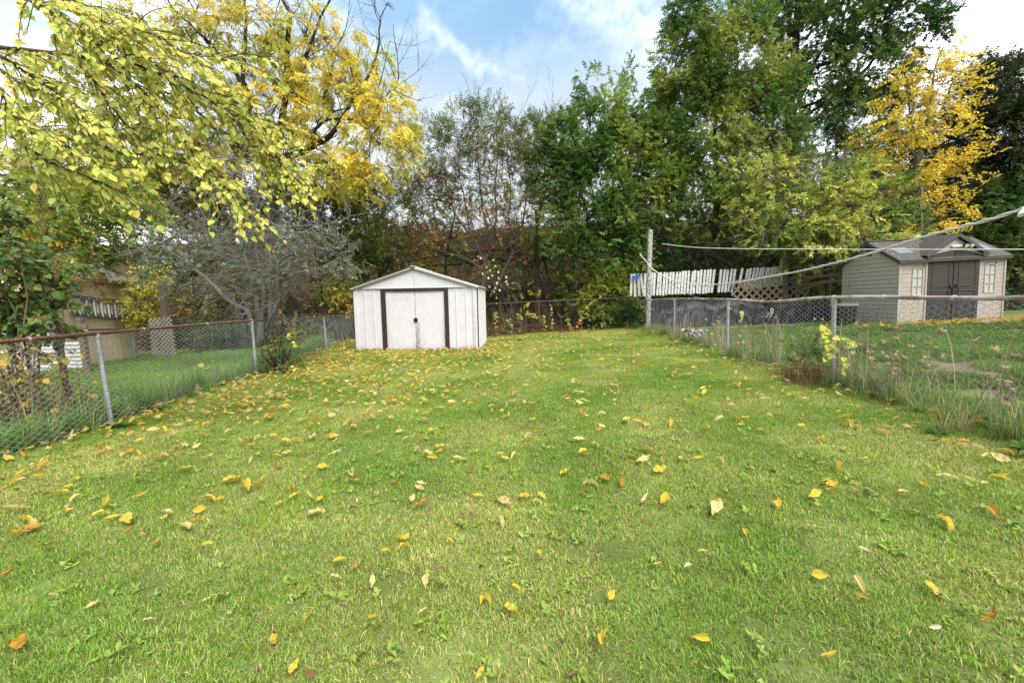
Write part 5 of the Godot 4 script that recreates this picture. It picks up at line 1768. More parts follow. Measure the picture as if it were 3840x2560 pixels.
func red_apple() -> void:
	rng.seed = 141
	var t := tree("apple_tree", "sparse apple tree with red apples and upright twigs behind the white shed")
	var g := Geo.new()
	var c := Color(0.105, 0.085, 0.075)
	var ls := skeleton(g, [
		[[Vector3(-1.24, 1.43, -17), Vector3(-1.07, 2.02, -17), Vector3(-0.94, 2.78, -17), Vector3(-0.72, 3.4, -17), Vector3(-0.51, 4.1, -17)], 0.10, 0.05],
		[[Vector3(-0.94, 2.78, -17), Vector3(-1.22, 3.42, -17), Vector3(-1.55, 4.06, -17), Vector3(-1.97, 4.61, -17)], 0.06, 0.03],
		[[Vector3(-0.84, 1.42, -17.2), Vector3(-0.64, 1.73, -17.2), Vector3(-0.08, 2.67, -17.2), Vector3(0.18, 3.2, -17.2), Vector3(0.48, 3.73, -17.2)], 0.07, 0.03],
		[[Vector3(-0.99, 2.5, -16.8), Vector3(-1.42, 2.83, -16.8), Vector3(-1.95, 3.07, -16.8)], 0.045, 0.02],
		[[Vector3(-0.51, 4.1, -17), Vector3(-0.37, 4.97, -17), Vector3(-0.42, 5.85, -17), Vector3(-0.23, 6.91, -17), Vector3(-0.21, 8.23, -17)], 0.05, 0.012],
		[[Vector3(-0.62, 3.75, -17), Vector3(-0.92, 4.78, -17), Vector3(-1, 5.87, -17), Vector3(-1.02, 7.16, -17), Vector3(-0.91, 8.26, -17)], 0.045, 0.012],
		[[Vector3(0.48, 3.73, -17.2), Vector3(0.75, 4.74, -17.2), Vector3(0.93, 5.84, -17.2), Vector3(1.16, 6.92, -17.2), Vector3(1.43, 7.9, -17.2)], 0.04, 0.01],
		[[Vector3(-1.97, 4.61, -17), Vector3(-2.27, 5.5, -17), Vector3(-2.43, 6.59, -17), Vector3(-2.47, 7.36, -17)], 0.035, 0.01],
		[[Vector3(-1.55, 4.06, -17), Vector3(-1.62, 5.25, -17), Vector3(-1.82, 6.34, -17), Vector3(-1.7, 7.62, -17)], 0.035, 0.01],
		[[Vector3(-0.08, 2.67, -17.2), Vector3(0.67, 3, -17.2), Vector3(1.42, 3.32, -17.2)], 0.03, 0.01],
		[[Vector3(0.18, 3.2, -17.2), Vector3(0.09, 4.33, -17.2), Vector3(0.24, 5.65, -17.2), Vector3(0.18, 7.18, -17.2), Vector3(0.36, 8.12, -17.2)], 0.035, 0.01]], c, 0.06)
	var tips := []
	for l in ls:
		for q in l:
			if q.y > 1.6:
				if rng.randf() < 0.8:
					sprout(g, q, Vector3(rf(-0.8, 0.8), rf(0.2, 1.0), rf(-0.8, 0.8)), rf(0.7, 1.5), 0.011, 2, c * rf(0.9, 1.9), 0.18, 0.10, tips)
	crown(t, g, ls, [[Vector3(-2.62, 7.36, -17), 1.27, 1.18, 0.75, 0],
		[Vector3(-3.47, 6.47, -17), 1.00, 1.27, 0.6, 0],
		[Vector3(-1.63, 7.9, -17), 1.00, 1.09, 0.65, 0],
		[Vector3(-0.57, 8.19, -17), 1.00, 1.00, 0.65, 0],
		[Vector3(-0.37, 7.01, -17), 1.09, 1.09, 0.55, 0],
		[Vector3(0.81, 7.7, -17.2), 1.10, 1.01, 0.75, 0],
		[Vector3(1.7, 7.57, -17.4), 1.12, 1.30, 0.9, 0],
		[Vector3(2.01, 6.35, -17.4), 1.12, 1.30, 0.8, 0],
		[Vector3(-1.72, 6.39, -17), 1.09, 1.09, 0.4, 1],
		[Vector3(0.38, 6.02, -17.2), 1.29, 1.10, 0.4, 0],
		[Vector3(-2.83, 5.42, -17), 1.27, 1.09, 0.4, 1],
		[Vector3(-1.09, 5, -17), 1.45, 1.09, 0.2, 1],
		[Vector3(1.23, 4.8, -17.4), 1.30, 1.12, 0.4, 0],
		[Vector3(-4.03, 5.26, -16.8), 1.08, 1.08, 0.5, 0],
		[Vector3(-3.57, 3.67, -16.6), 0.89, 0.89, 0.4, 2],
		[Vector3(-4.59, 4.05, -16.6), 1.07, 1.07, 0.4, 0],
		[Vector3(-2.21, 3.63, -16.8), 1.44, 0.72, 0.15, 2],
		[Vector3(-0.1, 3.56, -17), 1.27, 0.91, 0.15, 2],
		[Vector3(-0.1, 8.75, -17), 0.29, 0.55, 0.5, 0],
		[Vector3(-1.06, 8.68, -17), 0.25, 0.45, 0.4, 0],
		[Vector3(2.17, 8.62, -17.2), 0.26, 0.46, 0.3, 0]],
		"slender", [[Color(0.13, 0.19, 0.05), Color(0.19, 0.26, 0.06), Color(0.27, 0.32, 0.08), Color(0.23, 0.22, 0.08)], [Color(0.14, 0.17, 0.06), Color(0.20, 0.21, 0.08), Color(0.24, 0.18, 0.10)], RUSSET], {"gap": -0.04, "clump": 1.8, "deep": 1.2, "twigs": 8, "bark": c, "droop": 0.15, "scale": 1.25})
	put(t, "trunk", g.mesh(), M.bark)
	# Apples, most of them in the middle of the crown.
	var am := apple_mesh()
	var skins := [material("apple_red", Color(0.32, 0.085, 0.07), 0.35), material("apple_pink", Color(0.40, 0.17, 0.13), 0.35), material("apple_dull", Color(0.24, 0.075, 0.06), 0.4), material("apple_green", Color(0.55, 0.50, 0.22), 0.35)]
	for s in [[1115,500,90,50,44,0], [1040,470,60,60,12,0], [1215,470,60,60,12,0], [1150,430,120,40,10,0], [1000,540,50,34,10,0], [1110,585,40,30,5,1], [1130,645,45,45,20,3], [980,300,40,40,6,0], [1130,360,40,30,9,0], [965,580,40,44,14,0], [1000,545,40,30,8,0]]:
		for k in s[4]:
			var dd := Vector2(rng.randfn(0, 0.5), rng.randfn(0, 0.5))
			var p := apple_spot(s[0] + dd.x * s[2], s[1] + dd.y * s[3])
			var o := put(t, "apple", am, skins[s[5]] if s[5] == 3 or rng.randf() < 0.4 else skins[[0, 0, 1, 1, 2][rng.randi() % 5]])
			o.transform = Transform3D(Basis(Vector3.UP, rf(0, TAU)).rotated(Vector3.RIGHT, rf(-0.3, 0.3)) * rf(0.09, 0.115), p)


func apple_spot(x: float, y: float) -> Vector3:
	# Offsets in the crown's own plane, from its middle, in metres.
	var mid: Vector3 = Vector3(-0.84, 4.62, -16.9)
	return mid + Vector3((x - 1115.0) * 0.0181, -(y - 500.0) * 0.0181, rf(-0.5, 0.9))


func right_trees() -> void:
	rng.seed = 151
	# Round green tree in the middle right.
	var t := tree("green_tree", "round mid green tree right of the apple tree behind the back fence")
	var g := Geo.new()
	var b0: Vector3 = Vector3(3.68, 1.85, -17.2)
	var ls := skeleton(g, [
		[[Vector3(b0.x, b0.y - 0.8, b0.z)] + [Vector3(3.69, 1.99, -17.2), Vector3(3.72, 2.49, -17.2), Vector3(3.43, 2.75, -17.2), Vector3(2.97, 2.89, -17.2), Vector3(2.51, 2.96, -17.2), Vector3(2.06, 3.29, -17.2)], 0.09, 0.03],
		[[Vector3(3.69, 2.31, -17.2), Vector3(3.48, 3.05, -17.2), Vector3(3.37, 3.86, -17.2), Vector3(3.31, 4.85, -17.2), Vector3(3.06, 5.74, -17.2), Vector3(3.36, 6.6, -17.2), Vector3(3.57, 7.89, -17.2)], 0.08, 0.02],
		[[Vector3(3.37, 3.86, -17.2), Vector3(2.7, 4.43, -17.2), Vector3(2.21, 4.9, -17.2), Vector3(1.87, 5.53, -17.2)], 0.045, 0.02],
		[[Vector3(3.31, 4.85, -17.2), Vector3(4.19, 5.43, -17.2), Vector3(4.66, 6.32, -17.2), Vector3(4.82, 7.4, -17.2)], 0.045, 0.02],
		[[Vector3(1.76, 1.39, -17.6), Vector3(1.69, 2.24, -17.6), Vector3(1.45, 3.19, -17.6), Vector3(1.3, 4.12, -17.6), Vector3(1.53, 5.24, -17.6)], 0.09, 0.04]], BARK)
	crown(t, g, ls, [[Vector3(4.13, 8.47, -17), 1.36, 1.36, 1.3, 0],
		[Vector3(3.23, 7.35, -17), 1.55, 1.45, 1.4, 0],
		[Vector3(4.86, 7.18, -17.2), 1.66, 1.47, 1.2, 0],
		[Vector3(2.34, 6.1, -17.2), 1.29, 1.29, 1.1, 0],
		[Vector3(3.89, 5.8, -17), 1.73, 1.36, 1.2, 0],
		[Vector3(5.65, 5.55, -17), 1.64, 1.27, 1.1, 1],
		[Vector3(2.61, 4.48, -17), 1.45, 1.00, 0.9, 0],
		[Vector3(4.16, 4.2, -16.8), 1.62, 0.99, 1.2, 0],
		[Vector3(5.41, 8.34, -17.2), 0.83, 1.10, 0.8, 0],
		[Vector3(2.9, 3.22, -16.8), 1.44, 0.81, 0.9, 2],
		[Vector3(4.43, 2.95, -16.6), 1.51, 0.89, 1.2, 0],
		[Vector3(3.81, 9.48, -17), 0.73, 0.64, 0.8, 0],
		[Vector3(5.05, 9.72, -17.1), 0.16, 0.82, 0.6, 0],
		[Vector3(6.12, 9.06, -17.2), 0.74, 0.18, 0.4, 0],
		[Vector3(2.04, 7.48, -17.2), 0.74, 0.92, 0.7, 0],
		[Vector3(5.45, 3.23, -16.5), 1.06, 1.06, 1, 2],
		[Vector3(6.29, 5.97, -16.8), 1.08, 0.90, 1, 1],
		[Vector3(3.48, 9.9, -17), 0.47, 0.33, 0.5, 0]],
		"plain", [GREEN, SPRING, DARK], {"gap": -0.10, "clump": 1.3, "deep": 1.5, "scale": 0.95})
	put(t, "trunk", g.mesh(), M.bark)

	# Tall tree in front of the oak, lighter leaves.
	rng.seed = 152
	t = tree("leafy_tree", "tall light green tree behind the white pickets left of the dark oak")
	g = Geo.new()
	ls = skeleton(g, [
		[[Vector3(8.73, 0.65, -17.5), Vector3(8.73, 3.22, -17.5), Vector3(8.91, 5.71, -17.5), Vector3(8.72, 7.8, -17.5), Vector3(9.07, 9.82, -17.5), Vector3(8.89, 11.82, -17.5)], 0.17, 0.03],
		[[Vector3(8.73, 3.94, -17.5), Vector3(9.82, 5.67, -17.5), Vector3(10.89, 7.19, -17.5), Vector3(11.4, 9.05, -17.5)], 0.09, 0.03],
		[[Vector3(8.82, 5.18, -17.5), Vector3(7.64, 6.82, -17.5), Vector3(6.93, 8.23, -17.5), Vector3(6.77, 9.59, -17.5)], 0.08, 0.02],
		[[Vector3(8.63, 2.12, -17.3), Vector3(7.17, 3.26, -17.3), Vector3(5.72, 3.6, -17.3), Vector3(4.28, 4.11, -17.3)], 0.08, 0.02],
		[[Vector3(9, 2.82, -17.3), Vector3(10.8, 4.16, -17.3), Vector3(12.61, 4.61, -17.3), Vector3(14.42, 4.35, -17.3)], 0.07, 0.02],
		[[Vector3(11.39, 0.53, -17), Vector3(9.81, 1.67, -16.8), Vector3(8.38, 2.62, -16.8), Vector3(6.97, 3.2, -16.8)], 0.10, 0.04]], BARK)
	for l in ls:
		for q in l:
			if q.y < 4.5 and q.y > 1.5:
				for e in 3:
					sprout(g, q, rv() + Vector3(0, -0.1, 0.4), rf(0.8, 2.0), 0.014, 2, Color(0.12, 0.105, 0.095), 0.28, -0.03, [])
	crown(t, g, ls, [[Vector3(7.7, 10.22, -17.2), 1.38, 1.66, 1.3, 1],
		[Vector3(9.32, 10.04, -17.3), 1.67, 1.67, 1.3, 1],
		[Vector3(7.87, 8.56, -17.2), 1.66, 1.47, 1.4, 1],
		[Vector3(10.04, 8.17, -17.3), 1.76, 1.48, 1.2, 0],
		[Vector3(6.9, 7.35, -17), 1.36, 1.27, 1.2, 0],
		[Vector3(8.47, 6.95, -17), 1.64, 1.27, 1.1, 0],
		[Vector3(11.15, 9.35, -17.4), 1.12, 1.49, 1.1, 1],
		[Vector3(7.92, 11.74, -17.3), 1.30, 1.30, 1.1, 1],
		[Vector3(9.54, 11.73, -17.4), 1.49, 1.30, 1, 0],
		[Vector3(7.09, 9.33, -17), 0.82, 1.09, 0.9, 1],
		[Vector3(6.54, 6.02, -17), 1.09, 0.91, 0.9, 0],
		[Vector3(7.68, 5.4, -16.8), 1.26, 0.90, 1, 1],
		[Vector3(9.53, 6.05, -17), 1.45, 1.00, 0.8, 2],
		[Vector3(6.49, 10.6, -17.2), 0.55, 0.74, 0.4, 0],
		[Vector3(7.58, 12.56, -17.3), 0.74, 0.74, 0.7, 1],
		[Vector3(5.96, 7.48, -16.8), 0.99, 0.90, 0.9, 1],
		[Vector3(5.87, 8.56, -17), 0.55, 0.55, 0.6, 1],
		[Vector3(6.2, 4.74, -16.6), 1.24, 0.89, 1, 1],
		[Vector3(4.99, 4.63, -16.6), 1.07, 0.89, 0.9, 1],
		[Vector3(10.44, 7.45, -16.8), 1.44, 1.08, 1, 1],
		[Vector3(11.72, 5.66, -16.6), 1.24, 1.07, 0.9, 1],
		[Vector3(7.49, 3.8, -16.4), 1.40, 0.70, 0.7, 1],
		[Vector3(9.72, 4.7, -16.4), 1.40, 0.79, 0.8, 1],
		[Vector3(8.83, 4.71, -17), 1.45, 0.82, 0.6, 2],
		[Vector3(11.76, 7.04, -17.2), 1.10, 1.10, 0.8, 0]],
		"plain", [GREEN, [Color(0.11, 0.19, 0.04), Color(0.18, 0.26, 0.05), Color(0.28, 0.34, 0.07), Color(0.40, 0.42, 0.09)], DARK], {"gap": -0.12, "clump": 1.2, "deep": 1.7})
	put(t, "trunk", g.mesh(), M.bark)

	# The big oak.
	rng.seed = 153
	t = tree("oak_tree", "large dark green oak rising out of the top of the picture")
	g = Geo.new()
	ls = skeleton(g, [
		[[Vector3(13.31, -0.01, -20), Vector3(13.14, 3.36, -20), Vector3(13.3, 6.01, -20), Vector3(13.46, 8.59, -20), Vector3(13.62, 10.91, -20), Vector3(13.77, 13.18, -20), Vector3(14.1, 16.48, -20), Vector3(14.22, 19.68, -20)], 0.30, 0.08],
		[[Vector3(13.59, 8.3, -20), Vector3(14.24, 8.75, -19.6), Vector3(14.68, 9.06, -19.4), Vector3(15.22, 9.24, -19.4), Vector3(15.97, 9.47, -19.4)], 0.13, 0.03],
		[[Vector3(13.5, 8.78, -20), Vector3(14.24, 10.5, -20), Vector3(14.81, 11.81, -20), Vector3(15.78, 13.09, -20), Vector3(16.32, 14.92, -20)], 0.10, 0.03],
		[[Vector3(13.81, 11.42, -20), Vector3(14.78, 11.26, -19.6), Vector3(15.85, 11.72, -19.6), Vector3(16.85, 12.39, -19.6), Vector3(17.62, 13.21, -19.6), Vector3(18.56, 13.76, -19.6)], 0.10, 0.02],
		[[Vector3(15.33, 10.3, -20), Vector3(16, 10.49, -19.6), Vector3(16.63, 10.87, -19.6), Vector3(17.15, 11.46, -19.6), Vector3(18.21, 12.18, -19.6), Vector3(19.19, 12.89, -19.6), Vector3(20.09, 13.25, -19.6)], 0.09, 0.015],
		[[Vector3(13.62, 10.91, -20), Vector3(12.37, 13.24, -20), Vector3(11.94, 15.48, -20)], 0.10, 0.03],
		[[Vector3(13.68, 9.63, -20), Vector3(14.42, 9.58, -19.5), Vector3(15.49, 10.25, -19.5), Vector3(16.56, 10.62, -19.5), Vector3(17.9, 10.76, -19.5)], 0.08, 0.02],
		[[Vector3(13.54, 9.76, -20), Vector3(12.8, 11.52, -20), Vector3(11.97, 13.26, -20), Vector3(11.15, 15.15, -20)], 0.08, 0.02]], Color(0.05, 0.042, 0.036))
	crown(t, g, ls, [[Vector3(14.05, 12.48, -19.8), 1.80, 1.80, 0.95, 0],
		[Vector3(15.87, 12.65, -19.6), 1.89, 1.68, 0.9, 0],
		[Vector3(17.54, 12.88, -19.5), 1.56, 1.46, 0.9, 0],
		[Vector3(12.24, 13.49, -19.8), 1.91, 1.69, 1.1, 0],
		[Vector3(14.94, 10.65, -19.6), 1.78, 1.36, 0.85, 0],
		[Vector3(16.75, 10.83, -19.4), 1.87, 1.35, 0.85, 0],
		[Vector3(18.48, 11.68, -19.4), 1.14, 1.04, 0.75, 0],
		[Vector3(19.3, 12.68, -19.3), 0.83, 0.72, 0.7, 0],
		[Vector3(15.43, 9.02, -19.4), 1.87, 1.04, 0.85, 0],
		[Vector3(17.12, 9.09, -19.3), 1.34, 1.03, 0.8, 0],
		[Vector3(17.87, 9.99, -19.3), 1.03, 0.93, 0.75, 0],
		[Vector3(14.47, 7.73, -19.4), 1.45, 0.93, 0.7, 0],
		[Vector3(13.99, 14.88, -19.8), 2.33, 1.27, 1, 0],
		[Vector3(16.38, 14.63, -19.6), 2.10, 1.05, 0.9, 0],
		[Vector3(16.19, 7.43, -19.3), 1.44, 1.03, 0.9, 1],
		[Vector3(14.74, 8.84, -19.8), 1.06, 1.06, 0.6, 1],
		[Vector3(19.46, 13.21, -19.3), 0.50, 0.62, 0.5, 0],
		[Vector3(15, 5.8, -19.5), 1.88, 1.04, 0.9, 0],
		[Vector3(12.34, 6.2, -19.8), 1.69, 1.27, 0.8, 0]],
		"lobed", [DARK, GREEN], {"gap": -0.03, "clump": 1.0, "deep": 1.8, "twigs": 8, "bark": Color(0.05, 0.042, 0.036)})
	put(t, "trunk", g.mesh(), M.bark)

	# Drooping yellow-green boughs over the resin shed.
	rng.seed = 154
	t = tree("maple_tree", "low spreading yellow green tree beside the resin shed roof")
	g = Geo.new()
	ls = skeleton(g, [
		[[Vector3(11.45, -0.08, -14.6), Vector3(11.32, 1.48, -14.6), Vector3(11.13, 2.71, -14.6), Vector3(10.64, 3.93, -14.6), Vector3(10.31, 5.12, -14.6)], 0.10, 0.03],
		[[Vector3(11.22, 2.25, -14.6), Vector3(10.2, 3.05, -14.6), Vector3(9.12, 3.4, -14.6), Vector3(8.05, 3.75, -14.6)], 0.05, 0.015],
		[[Vector3(11.13, 2.71, -14.6), Vector3(12.03, 3.57, -14.6), Vector3(12.78, 3.98, -14.6), Vector3(13.53, 4.24, -14.6)], 0.05, 0.015],
		[[Vector3(10.64, 3.93, -14.6), Vector3(9.71, 4.86, -14.6), Vector3(8.79, 5.49, -14.6)], 0.04, 0.012],
		[[Vector3(11.07, 2.08, -14.4), Vector3(11.25, 2.59, -13.8), Vector3(11.31, 2.71, -13.2)], 0.04, 0.012],
		[[Vector3(10.64, 3.93, -14.6), Vector3(11.22, 5.08, -14.6), Vector3(11.8, 5.78, -14.6)], 0.04, 0.012]], Color(0.10, 0.085, 0.07))
	for l in ls:
		for q in l:
			if q.y > 2.0:
				for e in 4:
					sprout(g, q, rv() + Vector3(-0.2, 0.0, 0.3), rf(0.6, 1.5), 0.010, 2, Color(0.16, 0.14, 0.125), 0.3, 0.0, [])
	crown(t, g, ls, [[Vector3(8.88, 2.98, -14.2), 0.91, 0.38, 1, 0],
		[Vector3(9.92, 3.22, -14.2), 1.06, 0.46, 1.1, 0],
		[Vector3(10.81, 3.22, -14), 1.05, 0.48, 1.2, 0],
		[Vector3(11.83, 3.46, -14), 1.05, 0.52, 1.1, 0],
		[Vector3(8.48, 3.96, -14.3), 0.76, 0.43, 0.9, 1],
		[Vector3(9.52, 4.21, -14.3), 0.92, 0.54, 0.9, 0],
		[Vector3(11, 4.57, -14.3), 1.07, 0.61, 0.9, 0],
		[Vector3(11.96, 4.99, -14.4), 0.92, 0.69, 0.8, 0],
		[Vector3(13.01, 4.17, -14.2), 0.76, 0.61, 1, 1],
		[Vector3(10.01, 2.66, -13.9), 0.82, 0.27, 0.9, 0],
		[Vector3(13.34, 3.43, -14.2), 0.91, 0.46, 1.1, 2],
		[Vector3(8.19, 5.07, -14.6), 0.94, 0.62, 0.9, 1],
		[Vector3(9.52, 5.52, -14.8), 0.95, 0.63, 0.6, 0],
		[Vector3(11.42, 2.54, -13), 0.83, 0.31, 1, 1],
		[Vector3(12.05, 2.57, -12.8), 0.55, 0.22, 0.8, 0],
		[Vector3(10.88, 2.36, -13), 0.70, 0.22, 0.8, 0],
		[Vector3(13.23, 2.75, -13.6), 0.58, 0.26, 0.7, 1],
		[Vector3(10.08, 1.98, -14.4), 0.77, 0.22, 0.3, 1],
		[Vector3(11.45, 4.07, -14.1), 0.75, 0.45, 0.9, 0]],
		"plain", [[Color(0.24, 0.34, 0.06), Color(0.36, 0.46, 0.08), Color(0.48, 0.55, 0.10), Color(0.56, 0.56, 0.13)], SPRING, GREEN], {"gap": -0.04, "clump": 2.2, "deep": 0.7, "scale": 1.05, "more": 1.25, "droop": -0.3, "bark": Color(0.10, 0.085, 0.07)})
	put(t, "trunk", g.mesh(), M.bark)

	# Yellow tree behind the resin shed.
	rng.seed = 155
	t = tree("yellow_tree", "golden yellow tree behind the resin shed at the right")
	g = Geo.new()
	ls = skeleton(g, [
		[[Vector3(15.11, 4.74, -15.4), Vector3(15.11, 5.58, -15.4), Vector3(15.33, 6.45, -15.4), Vector3(15.46, 7.27, -15.4), Vector3(15.54, 8.08, -15.4), Vector3(15.63, 8.85, -15.4), Vector3(15.85, 9.48, -15.4)], 0.07, 0.015],
		[[Vector3(15.29, 6.24, -15.4), Vector3(15.66, 6.81, -15.4), Vector3(15.96, 7.45, -15.4), Vector3(16.26, 8.25, -15.4), Vector3(16.44, 8.81, -15.4)], 0.04, 0.012],
		[[Vector3(15.22, 6.04, -15.4), Vector3(14.87, 6.88, -15.4), Vector3(14.69, 7.92, -15.4), Vector3(14.61, 8.65, -15.4)], 0.04, 0.012],
		[[Vector3(14.91, 5.56, -15.2), Vector3(15.59, 5.74, -15.2), Vector3(16.36, 5.79, -15.2), Vector3(16.87, 5.89, -15.2)], 0.03, 0.01],
		[[Vector3(14.95, 5.65, -15.2), Vector3(14.18, 6.42, -15.2), Vector3(13.61, 6.82, -15.2), Vector3(12.88, 6.89, -15.2)], 0.03, 0.01],
		[[Vector3(14.7, 4.89, -15), Vector3(15.21, 5.07, -15), Vector3(15.85, 5.05, -15), Vector3(16.5, 4.81, -15)], 0.03, 0.01]], Color(0.12, 0.095, 0.075))
	crown(t, g, ls, [[Vector3(14.69, 8.1, -15.2), 1.14, 0.89, 0.85, 0],
		[Vector3(15.59, 8.64, -15.2), 1.06, 0.73, 0.8, 0],
		[Vector3(16.11, 7.74, -15.2), 0.98, 0.89, 0.8, 0],
		[Vector3(14.8, 7.01, -15.1), 1.29, 0.81, 0.8, 0],
		[Vector3(16.07, 6.51, -15.1), 1.05, 0.89, 0.7, 0],
		[Vector3(14.15, 6.34, -15.2), 1.14, 0.73, 0.65, 0],
		[Vector3(15.23, 5.77, -15), 1.36, 0.72, 0.75, 0],
		[Vector3(16.35, 5.27, -15), 0.80, 0.80, 0.6, 0],
		[Vector3(14.65, 5.05, -15), 1.12, 0.64, 0.75, 0],
		[Vector3(15.26, 4.36, -14.8), 1.27, 0.63, 0.75, 0],
		[Vector3(15.4, 3.56, -14.6), 1.01, 0.55, 0.9, 0],
		[Vector3(14.4, 3.09, -14.2), 0.68, 0.38, 0.8, 0],
		[Vector3(13.22, 6.23, -15.2), 0.81, 0.65, 0.45, 0],
		[Vector3(13.72, 5.45, -15.2), 0.81, 0.65, 0.4, 0],
		[Vector3(15.64, 9.14, -15.2), 0.49, 0.36, 0.4, 0],
		[Vector3(16.46, 8.31, -15.2), 0.49, 0.65, 0.4, 0],
		[Vector3(12.68, 2.23, -12.6), 0.27, 0.22, 1, 1]],
		"ovate", [GOLD, [Color(0.55, 0.30, 0.05), Color(0.50, 0.24, 0.05), Color(0.62, 0.38, 0.05)]], {"gap": 0.0, "clump": 1.8, "deep": 0.9, "scale": 1.35, "more": 0.6, "droop": -0.25, "bark": Color(0.12, 0.095, 0.075)})
	put(t, "trunk", g.mesh(), M.bark)

	# Dark evergreen mass at the right edge.
	rng.seed = 156
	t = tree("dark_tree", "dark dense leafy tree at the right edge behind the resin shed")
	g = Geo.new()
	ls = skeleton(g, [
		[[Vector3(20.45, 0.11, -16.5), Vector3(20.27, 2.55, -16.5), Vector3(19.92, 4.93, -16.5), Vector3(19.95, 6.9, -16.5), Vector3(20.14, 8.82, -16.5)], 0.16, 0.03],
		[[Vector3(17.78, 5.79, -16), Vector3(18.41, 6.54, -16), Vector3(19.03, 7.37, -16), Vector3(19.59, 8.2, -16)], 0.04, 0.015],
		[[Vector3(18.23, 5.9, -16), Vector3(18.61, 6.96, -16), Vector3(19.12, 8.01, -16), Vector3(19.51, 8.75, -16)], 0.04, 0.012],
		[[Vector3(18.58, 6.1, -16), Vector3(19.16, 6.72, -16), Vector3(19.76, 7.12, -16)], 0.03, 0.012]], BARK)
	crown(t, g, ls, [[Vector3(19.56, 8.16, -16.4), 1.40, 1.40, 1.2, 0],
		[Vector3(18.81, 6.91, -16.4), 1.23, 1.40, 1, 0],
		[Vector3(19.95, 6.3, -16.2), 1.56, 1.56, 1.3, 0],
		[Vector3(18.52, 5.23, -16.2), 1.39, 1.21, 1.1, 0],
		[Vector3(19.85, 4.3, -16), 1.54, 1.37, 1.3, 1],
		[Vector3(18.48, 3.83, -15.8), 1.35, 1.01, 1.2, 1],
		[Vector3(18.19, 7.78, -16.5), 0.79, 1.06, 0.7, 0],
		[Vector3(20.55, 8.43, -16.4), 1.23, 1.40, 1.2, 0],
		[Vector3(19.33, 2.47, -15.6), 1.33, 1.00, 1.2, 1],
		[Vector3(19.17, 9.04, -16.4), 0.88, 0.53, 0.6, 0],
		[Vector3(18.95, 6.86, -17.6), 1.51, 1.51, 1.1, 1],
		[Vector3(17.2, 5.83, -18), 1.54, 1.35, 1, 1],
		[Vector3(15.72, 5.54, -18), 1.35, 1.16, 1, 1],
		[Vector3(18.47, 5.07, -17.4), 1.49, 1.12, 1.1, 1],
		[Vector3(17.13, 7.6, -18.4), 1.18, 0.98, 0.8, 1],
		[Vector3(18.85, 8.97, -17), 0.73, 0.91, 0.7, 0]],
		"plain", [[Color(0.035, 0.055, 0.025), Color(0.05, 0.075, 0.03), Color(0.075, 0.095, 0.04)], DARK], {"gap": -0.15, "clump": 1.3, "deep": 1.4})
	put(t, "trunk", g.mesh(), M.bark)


func bush(called: String, label: String, at: Vector3, blobs: Array, kind: String, cols: Array, o := {}, category := "shrub") -> void:
	var t := tree(called, label, category)
	var g := Geo.new()
	var stems := []
	for k in 5:
		var b: Vector3 = blobs[rng.randi() % blobs.size()][0]
		stems.append(limb(g, [at + Vector3(rf(-0.15, 0.15), -0.1, rf(-0.1, 0.1)), at.lerp(b, 0.5) + rv(0.15), b], o.get("stem", 0.035), o.get("stem", 0.035) * 0.3, 5, o.get("bark", BARK), 0.02))
	crown(t, g, stems, blobs, kind, cols, o)
	put(t, "stem", g.mesh(), M.bark)


